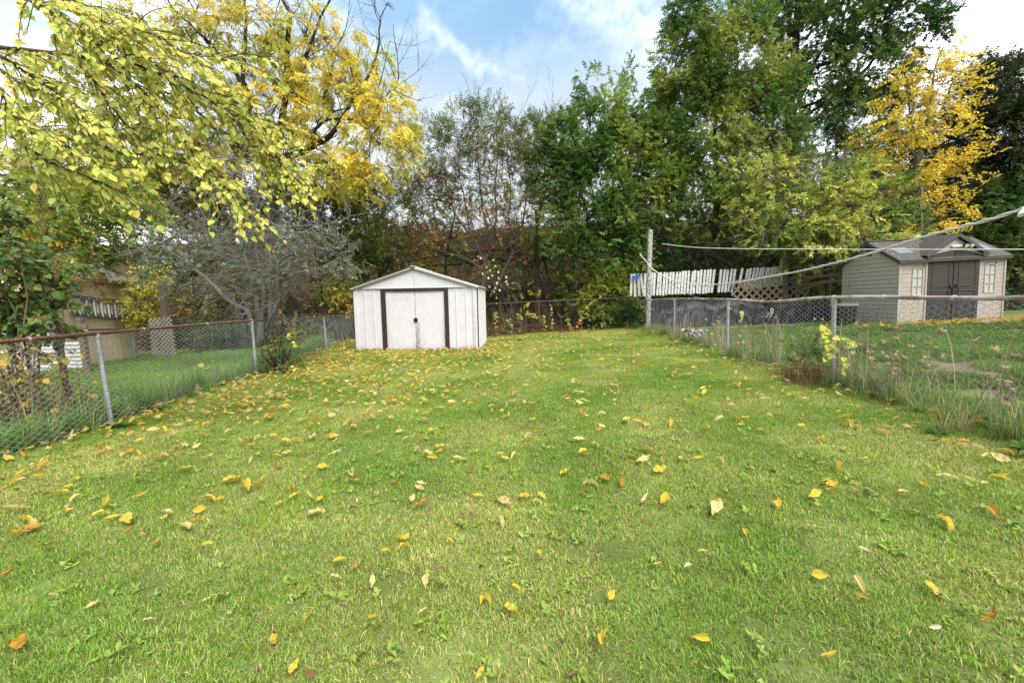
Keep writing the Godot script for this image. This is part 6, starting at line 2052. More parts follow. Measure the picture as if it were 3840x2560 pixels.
func undergrowth() -> void:
	rng.seed = 161
	bush("shrub", "yellow green sapling clump by the left end of the white pickets", Vector3(3.94, 0.1, -16.3), [[Vector3(3.94, 1.06, -16.2), 0.78, 0.87, 1.1, 0],
		[Vector3(4.64, 1.54, -16.2), 0.69, 0.61, 1, 0],
		[Vector3(3.35, 1.96, -16.6), 0.71, 0.53, 0.6, 0],
		[Vector3(4.39, 0.52, -16), 0.68, 0.60, 1.1, 1],
		[Vector3(3.53, 0.31, -16), 0.68, 0.43, 0.8, 1],
		[Vector3(5.06, 2.21, -16.4), 0.61, 0.53, 0.8, 0],
		[Vector3(3.89, 2.46, -16.6), 0.62, 0.44, 0.5, 0],
		[Vector3(3.19, 1.09, -16.8), 0.72, 0.72, 0.7, 0]], "ovate", [[Color(0.34, 0.38, 0.06), Color(0.46, 0.48, 0.07), Color(0.58, 0.55, 0.08)], SPRING], {"gap": -0.12, "scale": 1.0, "deep": 0.6})
	bush("shrub", "dark green bush at the foot of the tilted white pole", Vector3(4.54, -0.21, -15.4), [[Vector3(4.57, 0.3, -15.2), 0.46, 0.49, 1.1, 0],
		[Vector3(4.4, 0.87, -15.4), 0.41, 0.46, 0.8, 0],
		[Vector3(4.83, -0.11, -15), 0.29, 0.29, 0.7, 0]], "plain", [DARK], {"gap": -0.3, "deep": 0.5, "scale": 0.8})
	bush("shrub", "yellow leaved bush beside the left wall of the white shed", Vector3(-6.89, 0.73, -15.6), [[Vector3(-6.96, 1.82, -15.8), 0.76, 0.42, 1, 0],
		[Vector3(-6.67, 2.23, -16), 0.60, 0.38, 0.8, 0],
		[Vector3(-6.33, 1.37, -15.6), 0.50, 0.42, 1, 0],
		[Vector3(-7.25, 1.41, -15.8), 0.51, 0.37, 0.8, 0]], "ovate", [LIME, OLIVE], {"gap": -0.1, "scale": 0.7, "deep": 0.5, "more": 0.6})
	bush("shrub", "large dark shrub between the grey tree and the white shed", Vector3(-8.29, 2.55, -17.5), [[Vector3(-8.24, 6.46, -17.4), 1.30, 1.12, 1.2, 0],
		[Vector3(-6.9, 6.28, -17.6), 1.32, 1.13, 1.2, 0],
		[Vector3(-6.28, 5.01, -17.6), 1.32, 1.13, 0.9, 0],
		[Vector3(-7.65, 5.03, -17.4), 1.30, 1.12, 1, 0],
		[Vector3(-5.7, 6.1, -17.8), 0.86, 0.95, 0.8, 0],
		[Vector3(-8.42, 5.38, -17.2), 1.10, 1.10, 0.9, 0],
		[Vector3(-5.49, 4.01, -17.2), 1.10, 0.92, 0.6, 0],
		[Vector3(-6.71, 3.51, -17), 1.09, 0.73, 0.5, 1]], "plain", [OLIVE, DARK], {"gap": -0.1, "deep": 1.2, "scale": 0.8})
	bush("shrub", "dark green thicket behind the grey tree left of its trunk", Vector3(-12.02, 0.98, -15.6), [[Vector3(-11.97, 5.35, -15.6), 1.50, 1.00, 1.1, 0],
		[Vector3(-10.84, 5.18, -15.8), 1.52, 1.01, 1.1, 0],
		[Vector3(-12.55, 5.79, -15.4), 1.15, 0.99, 1, 1],
		[Vector3(-9.9, 4.82, -15.8), 1.18, 1.01, 0.9, 0],
		[Vector3(-11.83, 3.91, -15.6), 1.33, 0.83, 0.9, 0],
		[Vector3(-12.91, 4.22, -15.2), 0.81, 0.98, 0.9, 1],
		[Vector3(-10.72, 3.4, -15.8), 1.35, 0.84, 0.7, 0],
		[Vector3(-9.11, 4.46, -15.8), 1.01, 1.01, 0.7, 0],
		[Vector3(-12.74, 3.13, -15.4), 0.82, 0.66, 0.8, 2],
		[Vector3(-11.84, 2.45, -15.6), 1.00, 0.67, 0.5, 0],
		[Vector3(-12.74, 1.67, -16.2), 1.21, 0.61, 0.5, 0],
		[Vector3(-10.61, 1.91, -16.4), 1.23, 0.70, 0.4, 0]], "plain", [OLIVE, LIME, SPRING], {"gap": -0.12, "deep": 1.0, "scale": 0.9})
	bush("shrub", "low dark ivy bank under the tall post behind the left fence", Vector3(-10.15, 0.11, -13.6), [[Vector3(-10.24, 0.63, -13.6), 1.31, 0.41, 0.8, 0],
		[Vector3(-9.07, 0.56, -13.8), 1.03, 0.41, 0.7, 0],
		[Vector3(-10.84, 0.31, -13.4), 0.72, 0.32, 0.7, 1],
		[Vector3(-7.47, 0.44, -14.4), 0.92, 0.46, 0.6, 0],
		[Vector3(-6.58, 0.28, -14.8), 0.63, 0.47, 0.6, 0],
		[Vector3(-8.39, 0.18, -13.6), 0.87, 0.29, 0.6, 0]], "ovate", [DARK, OLIVE], {"gap": -0.25, "deep": 0.6, "scale": 0.8})
	# The dim thicket behind the pickets and the resin shed.
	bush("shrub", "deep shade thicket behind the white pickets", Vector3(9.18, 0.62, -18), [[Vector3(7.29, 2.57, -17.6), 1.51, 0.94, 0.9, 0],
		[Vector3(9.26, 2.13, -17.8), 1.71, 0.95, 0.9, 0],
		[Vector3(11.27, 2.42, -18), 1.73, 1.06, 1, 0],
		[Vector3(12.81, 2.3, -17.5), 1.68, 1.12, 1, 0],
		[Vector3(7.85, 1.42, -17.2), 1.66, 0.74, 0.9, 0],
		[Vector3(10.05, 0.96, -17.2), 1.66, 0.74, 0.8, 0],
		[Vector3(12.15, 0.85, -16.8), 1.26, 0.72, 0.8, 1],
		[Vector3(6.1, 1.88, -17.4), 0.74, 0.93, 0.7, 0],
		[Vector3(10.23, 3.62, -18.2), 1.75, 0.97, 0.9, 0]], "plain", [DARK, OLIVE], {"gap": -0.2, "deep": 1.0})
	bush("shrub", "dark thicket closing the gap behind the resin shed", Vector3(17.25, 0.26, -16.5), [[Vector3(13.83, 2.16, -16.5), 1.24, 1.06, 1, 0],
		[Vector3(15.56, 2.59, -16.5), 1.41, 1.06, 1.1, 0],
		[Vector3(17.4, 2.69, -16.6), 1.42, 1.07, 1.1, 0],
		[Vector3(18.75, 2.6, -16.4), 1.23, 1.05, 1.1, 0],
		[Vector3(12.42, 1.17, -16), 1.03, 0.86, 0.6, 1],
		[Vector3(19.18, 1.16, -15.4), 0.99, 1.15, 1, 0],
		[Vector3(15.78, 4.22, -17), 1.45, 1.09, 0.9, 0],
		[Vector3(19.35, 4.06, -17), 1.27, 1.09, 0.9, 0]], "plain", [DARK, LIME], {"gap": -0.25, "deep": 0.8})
	bush("shrub", "brambly brown bush on the bank right of the apple tree trunk", Vector3(1.79, 0.98, -17.2), [[Vector3(1.19, 2.89, -18), 1.16, 0.96, 0.35, 0],
		[Vector3(2.06, 1.89, -17.6), 0.94, 0.75, 0.4, 1],
		[Vector3(0.28, 3.75, -18.5), 1.19, 0.99, 0.3, 0],
		[Vector3(1.22, 1.01, -16.8), 0.72, 0.54, 0.3, 1],
		[Vector3(2.68, 0.94, -17), 0.73, 0.55, 0.3, 2],
		[Vector3(-5.3, 2.96, -17.5), 1.12, 0.75, 0.4, 0],
		[Vector3(-6.09, 2.42, -17), 0.91, 0.73, 0.4, 2]], "plain", [OLIVE, LIME, LIME], {"gap": 0.0, "deep": 1.0, "twigs": 24, "scale": 0.9})
	# Trees further back along the top of the bank.
	for q in [["pale leafy tree on the bank crest behind the tan shed", [[Vector3(-22.6, 7.85, -20), 2.35, 1.71, 0.9, 1],
		[Vector3(-20.27, 6.94, -20), 2.35, 1.28, 0.9, 0],
		[Vector3(-17.69, 7.63, -20), 1.93, 1.28, 0.8, 0],
		[Vector3(-20.76, 4.65, -18), 1.73, 1.35, 0.9, 0],
		[Vector3(-22.74, 6.21, -18), 1.93, 1.93, 0.9, 0]], Vector3(-22.27, 2.09, -20)],
		["thin dark tree on the bank crest behind the apple tree", [[Vector3(-4.2, 6.9, -25), 1.60, 1.07, 0.4, 0],
		[Vector3(-1.55, 7.79, -25), 1.87, 1.34, 0.4, 0],
		[Vector3(1.02, 7.17, -25), 1.87, 1.34, 0.4, 0],
		[Vector3(-6.8, 7.02, -25), 1.34, 1.07, 0.5, 0],
		[Vector3(3.37, 7.32, -25), 1.34, 1.34, 0.5, 0]], Vector3(-0.4, 4.68, -25)],
		["shady tree on the bank crest behind the leafy tree", [[Vector3(9.96, 5.54, -24), 2.31, 1.54, 0.8, 0],
		[Vector3(13.47, 5.87, -24), 2.31, 1.54, 0.8, 0],
		[Vector3(17, 5.22, -24), 2.31, 1.54, 0.8, 0],
		[Vector3(7.46, 6.15, -24), 1.54, 1.28, 0.6, 0],
		[Vector3(20.76, 5.54, -24), 2.31, 1.80, 0.8, 0],
		[Vector3(24.53, 5.61, -24), 2.31, 2.05, 0.8, 0]], Vector3(13.5, 2.4, -24)]]:
		bush("distant_tree", q[0], q[2], q[1], "plain", [OLIVE, LIME], {"gap": -0.05, "scale": 1.5, "deep": 1.6, "twigs": 12}, "tree")
	# Scrub on the bank and its crest.
	var scrub := [["yellowish scrub on the bank above the left roof slope of the white shed", [[Vector3(-6.12, 3.53, -19), 1.22, 0.65, 0.5, 0],
		[Vector3(-5.03, 3.93, -19.5), 1.04, 0.63, 0.5, 1],
		[Vector3(-7.14, 3.33, -18.5), 0.99, 0.69, 0.5, 0]]], ["yellowish scrub on the bank above the right roof slope of the white shed", [[Vector3(-3.2, 3.65, -19.5), 1.25, 0.67, 0.5, 0],
		[Vector3(-2.1, 3.1, -18.6), 0.99, 0.56, 0.45, 1],
		[Vector3(-4.41, 4.24, -20.5), 1.10, 0.66, 0.5, 1]]], ["yellow brown scrub on the bank right of the apple tree trunk", [[Vector3(0.27, 3.28, -19.5), 1.25, 0.67, 0.45, 1],
		[Vector3(1.77, 3.68, -20), 1.28, 0.73, 0.5, 0],
		[Vector3(2.66, 2.92, -19), 1.02, 0.69, 0.5, 0],
		[Vector3(2.97, 1.66, -17.5), 0.75, 0.75, 0.5, 0]]], ["russet scrub on the crest above the white shed", [[Vector3(-8.83, 6.4, -27), 1.44, 0.64, 0.5, 2],
		[Vector3(-7, 6.24, -27.5), 1.47, 0.59, 0.5, 1],
		[Vector3(-4.62, 6.12, -27), 1.44, 0.58, 0.5, 2]]], ["russet scrub on the crest behind the apple tree", [[Vector3(-2.36, 6.05, -27), 1.44, 0.58, 0.5, 2],
		[Vector3(-0.4, 5.99, -27.5), 1.47, 0.59, 0.5, 1],
		[Vector3(1.59, 5.87, -27), 1.44, 0.64, 0.5, 2]]], ["olive scrub on the crest behind the green tree", [[Vector3(3.85, 5.87, -27), 1.44, 0.69, 0.6, 1],
		[Vector3(6.22, 5.85, -27.5), 1.76, 0.71, 0.6, 1],
		[Vector3(8.37, 5.72, -27), 1.73, 0.75, 0.6, 1]]]]
	for q in scrub:
		bush("shrub", q[0], Vector3(q[1][0][0].x, slope_height(q[1][0][0].x, q[1][0][0].z), q[1][0][0].z), q[1], "plain", [LIME, OLIVE, OLIVE], {"gap": 0.02, "deep": 1.0, "twigs": 22, "scale": 1.0, "bark": Color(0.15, 0.11, 0.08)})
	for q in [["grey brown brush shrub on the bank behind the left of the apple tree", [[Vector3(-3.52, 2.34, -17.6), 0.94, 0.75, 0.5, 2],
		[Vector3(-2.6, 3.07, -18), 0.96, 0.77, 0.45, 1],
		[Vector3(-4.52, 2.78, -18), 0.96, 0.77, 0.45, 1],
		[Vector3(-3.07, 4.37, -19), 1.22, 0.81, 0.35, 0]]], ["olive brush shrub on the bank behind the right of the apple tree", [[Vector3(0.02, 2.22, -18.4), 0.98, 0.89, 0.45, 1],
		[Vector3(1.09, 3.78, -19), 1.22, 0.91, 0.4, 0],
		[Vector3(-0.91, 3.87, -19), 1.22, 0.81, 0.3, 2],
		[Vector3(2.44, 4.05, -18.6), 0.99, 0.80, 0.6, 0]]], ["dull green shrub on the bank left of the white shed peak", [[Vector3(-6.32, 3.99, -18), 1.16, 0.96, 0.6, 1],
		[Vector3(-5.12, 3.99, -18.4), 1.18, 0.89, 0.5, 1],
		[Vector3(-7.12, 2.86, -17.4), 0.93, 0.74, 0.6, 0]]]]:
		bush("shrub", q[0], Vector3(q[1][0][0].x, slope_height(q[1][0][0].x, q[1][0][0].z), q[1][0][0].z), q[1], "plain", [OLIVE, GREEN, LIME], {"gap": 0.02, "deep": 1.0, "twigs": 30, "scale": 0.9, "bark": Color(0.16, 0.13, 0.11)})
	# Bare dark trunks in the wood.
	var spots := [Vector3(-11.2, 1.31, -17.2), Vector3(-8.91, 1.21, -17), Vector3(-8.19, 1.15, -18), Vector3(-5.63, 1.51, -18.5), Vector3(-3.1, 1.2, -18), Vector3(1.19, 1.19, -17.6), Vector3(2.49, 1.32, -18.2), Vector3(9.83, 0.24, -16.8), Vector3(11.36, 0.14, -17.8), Vector3(15.67, 0.32, -17.5)]
	var looks := ["slim dark trunk left of the grey tree in the wood", "slanting dark trunk right of the grey tree foot", "thin dark trunk behind the yellow bush by the white shed", "thin dark trunk above the left roof slope of the white shed", "thin dark trunk above the roof peak of the white shed", "dark leaning trunk right of the apple tree", "dark trunk left of the green tree on the bank", "thick dark trunk behind the middle of the pickets", "dark trunk behind the slanting pickets", "dark trunk behind the left wall of the resin shed"]
	for k in spots.size():
		var t := tree("bare_trunk", looks[k])
		var g := Geo.new()
		var p: Vector3 = spots[k]
		p.y = slope_height(p.x, p.z) - 0.2
		var lean := Vector3(rf(-0.5, 0.5), 0, rf(-0.3, 0.3))
		var r: float = 0.15 if k in [7, 8, 5] else rf(0.05, 0.09)
		var l := limb(g, [p, p + Vector3(lean.x * 0.3, 1.5, lean.z * 0.3), p + lean + Vector3(0, 3.2, 0), p + lean * 1.8 + Vector3(0, 5.0, 0)], r, r * 0.3, 7, BARK, 0.05)
		for j in range(4, l.size()):
			sprout(g, l[j], rv() + Vector3(0, 0.3, 0), rf(0.6, 1.4), 0.014, 2, BARK, 0.25, 0.05, [])
		put(t, "trunk", g.mesh(), M.bark)
	# Brown twigs and stalks all over the bank.
	var g := Geo.new()
	for k in 2200:
		var p := Vector3(rf(-11.0, 7.0), 0, -16.2 - 13.0 * pow(rng.randf(), 1.4))
		p.y = slope_height(p.x, p.z) - 0.05
		var h := rf(0.4, 1.7)
		var le := Vector3(rf(-0.5, 0.5), 0, rf(-0.4, 0.4)) * h
		var q := rf(0.6, 1.4)
		g.tube([p, p + Vector3(le.x * 0.3, h * 0.5, le.z * 0.3), p + le + Vector3(0, h, 0)], [0.008, 0.006, 0.003], 3, [Color(0.13, 0.09, 0.06), Color(0.20, 0.17, 0.14), Color(0.26, 0.19, 0.10)][k % 3] * q)
	var o := put(self, "brush", g.mesh(), M.dry)
	o.set_meta("kind", "stuff")
	o.set_meta("label", "dense brown twigs and dead stalks over the wooded bank")
	o.set_meta("category", "brush")


func grass_patch(s: int, blades: int, size: float, lo: float, hi: float, wid: float, straw: float) -> ArrayMesh:
	rng.seed = s
	var g := Geo.new()
	for k in blades:
		var p := Vector3(rf(-size, size), -0.008, rf(-size, size))
		var a := rf(0, TAU)
		var lean := pow(rng.randf(), 0.7) * 1.15
		var flat_ := Vector3(cos(a), 0, sin(a))
		var l := rf(lo, hi)
		var d1 := (Vector3.UP * cos(lean * 0.6) + flat_ * sin(lean * 0.6))
		var d2 := (Vector3.UP * cos(lean * 1.35) + flat_ * sin(lean * 1.35))
		var sd := Vector3(-sin(a), 0, cos(a)).rotated(Vector3.UP, rf(-0.9, 0.9)) * wid * rf(0.6, 1.3) * 0.5
		var m := p + d1 * l * 0.55
		var e := m + d2 * l * 0.45
		var u := rng.randf()
		var q := rf(0.7, 1.25)
		var col := Color(0.23, 0.37, 0.055)
		if u < straw:
			col = Color(0.54, 0.50, 0.24)
		elif u < straw + 0.08:
			col = Color(0.20, 0.14, 0.075)
		elif u < straw + 0.34:
			col = Color(0.34, 0.47, 0.085)
		elif u < straw + 0.52:
			col = Color(0.16, 0.28, 0.045)
		col = Color(col.r * q, col.g * q, col.b * q)
		g.quad(p - sd, p + sd, m + sd * 0.8, m - sd * 0.8, col)
		g.tri(m - sd * 0.8, m + sd * 0.8, e, col)
	return g.mesh()


func tuft_mesh(s: int, blades: int, lo: float, hi: float, wid: float, straw: float) -> ArrayMesh:
	rng.seed = s
	var g := Geo.new()
	for k in blades:
		var a := rf(0, TAU)
		var o := Vector3(cos(a), 0, sin(a))
		var p := o * rf(0.0, 0.09) - Vector3(0, 0.02, 0)
		var l := rf(lo, hi)
		var lean := rf(0.1, 1.25)
		var col := Color(0.15, 0.26, 0.055)
		var u := rng.randf()
		if u < straw:
			col = Color(0.48, 0.39, 0.22)
		elif u < straw + 0.3:
			col = Color(0.22, 0.33, 0.08)
		elif u < straw + 0.45:
			col = Color(0.25, 0.33, 0.14)
		var q := rf(0.7, 1.25)
		col = Color(col.r * q, col.g * q, col.b * q)
		var sd := Vector3(-o.z, 0, o.x) * wid * rf(0.6, 1.2)
		var d := Vector3.UP
		var x := p
		var w := 0.5
		for j in 4:
			var t := lean * (0.25 + j * 0.42)
			d = Vector3.UP * cos(t) + o * sin(t)
			var y := x + d * l * 0.25
			var w2: float = [0.5, 0.42, 0.28, 0.02][j]
			g.quad(x - sd * w, x + sd * w, y + sd * w2, y - sd * w2, col)
			x = y
			w = w2
	return g.mesh()


func rosette(s: int) -> ArrayMesh:
	rng.seed = s
	var g := Geo.new()
	for k in 5 + rng.randi() % 7:
		var a := rf(0, TAU)
		var d := Vector3(cos(a), rf(0.1, 1.6), sin(a)).normalized()
		var up := Vector3(-cos(a) * 0.5, 1, -sin(a) * 0.5).normalized()
		var q := rf(0.75, 1.2)
		var l := rf(0.03, 0.085)
		g.blade(Vector3(rf(-0.05, 0.05), 0.008, rf(-0.05, 0.05)), d, (up + rv(0.3)).normalized(), l, l * rf(0.3, 0.6), rf(0.1, 0.4), rf(-1.2, 0.3), Color(q, q * rf(0.95, 1.05), q * 0.9), [0.15, 0.7, 1.0, 0.75, 0.05])
	return g.mesh()


func left_edge(z: float) -> float:
	# The foot of the left fence at a given depth.
	return -4.4 - 0.105 * (-z) if z > -16.0 else -6.2


func right_edge(z: float) -> float:
	return 3.62 + 0.083 * (-z)


func lawn() -> void:
	var own := Node3D.new()
	own.name = "lawn_grass"
	add_child(own)
	own.set_meta("kind", "stuff")
	own.set_meta("label", "short mown lawn grass with straw coloured patches between the two fences")
	own.set_meta("category", "grass")
	var other := Node3D.new()
	other.name = "neighbour_grass"
	add_child(other)
	other.set_meta("kind", "stuff")
	other.set_meta("label", "longer green grass of the neighbouring gardens beyond both fences")
	other.set_meta("category", "grass")
	var kinds := 8
	var ms := []
	var ns := []
	for k in kinds:
		ms.append(grass_patch(900 + k, 1650, 0.17, 0.016, 0.042, 0.0032, [0.20, 0.13, 0.26, 0.09][k % 4]))
	for k in 4:
		ns.append(grass_patch(950 + k, 650, 0.2, 0.06, 0.15, 0.0055, 0.05))
	rng.seed = 171
	var xs := []
	var ts := []
	var nx := []
	var nt := []
	for k in kinds:
		xs.append([]); ts.append([]); nx.append([]); nt.append([])
	var z := -0.7
	while z > -15.4:
		var reach := minf(1.42 * -z + 0.7, 16.0)
		var x := -reach
		while x < reach:
			var p := Vector3(x + rf(-0.09, 0.09), 0, z + rf(-0.09, 0.09))
			x += 0.215
			p.y = ground_height(p.x, p.z)
			var le := left_edge(p.z)
			var re := right_edge(p.z)
			var patch := nz.get_noise_2d(p.x * 55.0, p.z * 55.0)
			var fine := nz2.get_noise_2d(p.x * 260.0 + 50.0, p.z * 260.0)
			if p.x > le and p.x < re:
				if p.z < -14.7 + 0.5 * patch and rng.randf() < 0.85:
					continue
				if p.x > -4.3 and p.x < -0.9 and p.z < -11.2:
					continue
				var pick := rng.randi() % kinds
				# Straw patches and lush patches follow the ground.
				if patch > 0.2:
					pick = [0, 2, 4, 6][rng.randi() % 4]
				elif patch < -0.22:
					pick = [1, 3, 5, 7][rng.randi() % 4]
				var s := 1.0 + 0.35 * fine - 0.15 * patch
				xs[pick].append(Transform3D(Basis(Vector3.UP, rf(0, TAU)) * Basis.from_scale(Vector3(1, clampf(s, 0.6, 1.7), 1)), p))
				var q := rf(0.88, 1.12) * (1.0 + 0.32 * patch + 0.22 * fine)
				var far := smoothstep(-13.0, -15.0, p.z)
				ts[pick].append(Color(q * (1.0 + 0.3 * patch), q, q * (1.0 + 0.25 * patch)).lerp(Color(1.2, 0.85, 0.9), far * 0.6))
			else:
				if p.z < -14.0 or p.z > -1.5:
					continue
				if p.x < le and (p.x < -11.0 or p.z < -12.6):
					continue
				if p.x > re:
					if nz.get_noise_2d(p.x * 16.0 + 300.0, p.z * 30.0) > 0.10 and rng.randf() < 0.8 or p.z < -11.1 and p.x > 10.4 or p.z < -13.0:
						continue
				var pick := rng.randi() % 4
				nx[pick].append(Transform3D(Basis(Vector3.UP, rf(0, TAU)) * Basis.from_scale(Vector3(1, rf(0.8, 1.6) if p.x < 0.0 else rf(0.6, 1.25), 1)), p))
				var q := rf(0.7, 1.0) * (1.0 + 0.35 * patch)
				nt[pick].append(Color(q * 0.68, q * 0.78, q * 0.95) * (1.25 if p.x < 0.0 else 0.95))
		z -= 0.215
	for k in kinds:
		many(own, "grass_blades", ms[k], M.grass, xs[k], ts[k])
		if k < 4:
			many(other, "grass_blades", ns[k], M.grass, nx[k], nt[k])
	# Broad leaved weeds among the grass.
	var rs := []
	for k in 5:
		rs.append(rosette(980 + k))
	rng.seed = 172
	xs = [[], [], [], [], []]
	ts = [[], [], [], [], []]
	for k in 3600:
		var p := Vector3(rf(-6.0, 4.8), 0, -1.0 - 13.0 * pow(rng.randf(), 1.3))
		if p.x < left_edge(p.z) or p.x > right_edge(p.z) or absf(p.x) > 1.4 * -p.z + 0.5 or p.x > -4.3 and p.x < -0.9 and p.z < -11.0:
			continue
		if nz.get_noise_2d(p.x * 90.0 - 500.0, p.z * 90.0) < -0.02 and rng.randf() < 0.8:
			continue
		p.y = ground_height(p.x, p.z) + rf(0.0, 0.02)
		var i := rng.randi() % 5
		xs[i].append(Transform3D(Basis(Vector3.UP, rf(0, TAU)) * rf(0.25, 0.58), p))
		ts[i].append([Color(0.25, 0.37, 0.075), Color(0.29, 0.41, 0.09), Color(0.23, 0.34, 0.065), Color(0.32, 0.41, 0.12)][rng.randi() % 4])
	var w := Node3D.new()
	w.name = "lawn_weeds"
	add_child(w)
	w.set_meta("kind", "stuff")
	w.set_meta("label", "small broad leaved weeds scattered through the lawn")
	w.set_meta("category", "weeds")
	for k in 5:
		many(w, "rosettes", rs[k], M.grass, xs[k], ts[k])


func weeds() -> void:
	rng.seed = 181
	var tm := []
	for k in 4:
		tm.append(tuft_mesh(1000 + k, 46, 0.18, 0.52, 0.008, [0.12, 0.3, 0.08, 0.5][k]))
	var t := Node3D.new()
	t.name = "fence_grass"
	add_child(t)
	t.set_meta("kind", "stuff")
	t.set_meta("label", "long unmown grass tufts along the feet of both side fences and the shed")
	t.set_meta("category", "grass")
	var xs := [[], [], [], []]
	var ts := [[], [], [], []]
	rng.seed = 182
	for k in 900:
		var side := k % 5
		var z := -1.5 - 13.0 * pow(rng.randf(), 1.0)
		var p := Vector3.ZERO
		var s := rf(0.5, 1.0)
		if side < 2:
			z = maxf(z, -12.0)
			p = Vector3(left_edge(z) + absf(rng.randfn(0, 0.16)) - 0.22, 0, z)
			s *= 1.05
		elif side < 4:
			p = Vector3(right_edge(z) + rng.randfn(0.05, 0.24), 0, z)
			s *= 0.75 if nz.get_noise_1d(z * 60.0) > -0.1 else 0.45
		else:
			var f := rng.randf()
			p = Vector3(lerpf(-4.5, -0.7, f), 0, lerpf(-11.1, -10.85, f) + rf(-0.06, 0.10))
			s *= 0.28
		p.y = ground_height(p.x, p.z)
		var i := rng.randi() % 4
		xs[i].append(Transform3D(Basis(Vector3.UP, rf(0, TAU)) * s, p))
		var q := rf(0.75, 1.2)
		ts[i].append(Color(q * 0.85, q * 1.15, q * 0.8) if side < 2 else Color(q, q, q * rf(0.8, 1.1)))
	for k in 4:
		many(t, "tufts", tm[k], M.grass, xs[k], ts[k])
	# Pale dry grass stalks standing among the tufts on the right.
	var dg := Geo.new()
	for k in 260:
		var z := -2.2 - 9.5 * pow(rng.randf(), 0.8)
		var p0 := Vector3(right_edge(z) + rng.randfn(0.08, 0.14), -0.02, z)
		var h := rf(0.25, 0.85)
		var le := Vector3(rf(-0.35, 0.3), 0, rf(-0.35, 0.35)) * h
		var q := rf(0.7, 1.25)
		dg.tube([p0, p0 + Vector3(le.x * 0.2, h * 0.5, le.z * 0.2), p0 + Vector3(le.x * 0.6, h * 0.85, le.z * 0.6), p0 + le + Vector3(0, h, 0)], [0.0035, 0.003, 0.002, 0.001], 3, [Color(0.50, 0.41, 0.26), Color(0.58, 0.50, 0.34), Color(0.36, 0.27, 0.16)][k % 3] * q)
	put(t, "dry_stalks", dg.mesh(), M.dry, true)
	# The pale arching clump at the near right post.
	var c := thing("grass_clump", "pale arching grass clump at the foot of the near right fence post", "grass")
	var g := Geo.new()
	for k in 150:
		var o := Vector3(3.84 + rf(-0.12, 0.1), -0.02, -4.35 + rf(-0.45, 0.35))
		var a := rf(PI * 0.55, PI * 1.75)
		var d := Vector3(cos(a), 0, -sin(a) * 0.8)
		var l := rf(0.3, 0.75)
		var q := rf(0.6, 1.25)
		var col: Color = [Color(0.15, 0.215, 0.115), Color(0.11, 0.18, 0.06), Color(0.22, 0.27, 0.17)][k % 3] * q
		var sd := Vector3(-d.z, 0, d.x) * 0.004
		var x := o
		for j in 5:
			var th := 0.25 + j * 0.36
			var y := x + (Vector3.UP * cos(th) + d * sin(th)) * l * 0.2
			var w := 1.0 - j * 0.2
			g.quad(x - sd * w, x + sd * w, y + sd * (w - 0.19), y - sd * (w - 0.19), col)
			x = y
	put(c, "blades", g.mesh(), M.grass, true)
	# Dead stalks with seed heads on the right fence.
	var heads := Geo.new()
	for k in 16:
		var a := TAU * k / 16.0
		var d := Vector3(cos(a), rf(0.1, 1.0), sin(a)).normalized()
		heads.leaf(Vector3.ZERO, d, Vector3.UP, rf(0.02, 0.045), rf(0.006, 0.012), 0.2, Color(0.40, 0.30, 0.20) * rf(0.5, 1.2))
	var hm := heads.mesh()
	for k in 34:
		var z := rf(-2.7, -5.2) if k < 22 else rf(-5.2, -12.0)
		var p := Vector3(right_edge(z) + rf(-0.06, 0.16), -0.05, z)
		var h := rf(0.45, 1.0)
		var where := "on right fence before near post" if k < 22 else "on right fence beyond near post"
		var tall := "short" if h < 0.6 else "middling" if h < 0.82 else "tall"
		var lean := rf(-0.3, 0.3)
		var way := "leaning left" if lean < -0.1 else "leaning right" if lean > 0.1 else "upright"
		var count := 2 + rng.randi() % 5
		var s := thing("dead_stalk", "%s %s dry stalk with %s seed heads %s" % [tall, way, ["two", "three", "four", "five", "six"][count - 2], where], "weed", p, "dry weed stalks " + where)
		g = Geo.new()
		var pts := [Vector3.ZERO]
		var x := Vector3.ZERO
		var d := Vector3(lean, 1, rf(-0.2, 0.2))
		for j in 7:
			d = (d + rv(0.22)).normalized()
			d.y = absf(d.y)
			x += d * h / 7.0
			pts.append(x)
		var col := Color(0.40, 0.32, 0.20) * rf(0.6, 1.15)
		g.tube(pts, taper(8, 0.004, 0.002), 4, col)
		for j in 4:
			var q: Vector3 = pts[3 + j]
			g.tube([q, q + Vector3(rf(-0.1, 0.1), rf(0.02, 0.12), rf(-0.1, 0.1))], [0.0025, 0.0015], 3, col)
		put(s, "stem", g.mesh(), M.dry)
		for j in count:
			var o := put(s, "seed_head", hm, M.dry)
			var q: Vector3 = pts[7 - j % 4]
			o.transform = Transform3D(Basis(Vector3(rf(-1, 1), rf(-1, 1), rf(-1, 1)).normalized(), rf(0, TAU)) * rf(0.7, 1.5), q + rv(0.05))
	# Climbers with yellow leaves.
	rng.seed = 183
	climber("yellow_climber", "bright yellow leaved climber around the near right fence post", [Vector3(3.69, 0.321, -4.75), Vector3(3.77, 0.519, -4.8), Vector3(3.74, 0.647, -4.85), Vector3(3.73, 0.737, -4.85)], 0.045, 0.09, [Color(0.42, 0.46, 0.05), Color(0.55, 0.52, 0.06)], 22)
	climber("yellow_climber", "yellow green climber on the mesh right of the near right fence post", [Vector3(3.77, 0.238, -4.6), Vector3(3.86, 0.43, -4.65), Vector3(3.92, 0.548, -4.7), Vector3(3.86, 0.618, -4.7)], 0.045, 0.075, [Color(0.34, 0.42, 0.05), Color(0.48, 0.48, 0.06)], 20)
	var low := [[1145, 700, 750], [1175, 730, 745], [1190, 700, 755], [1265, 705, 760], [1255, 725, 765], [1350, 700, 760], [1340, 720, 765], [1420, 730, 768], [1385, 715, 765], [1300, 735, 768]]
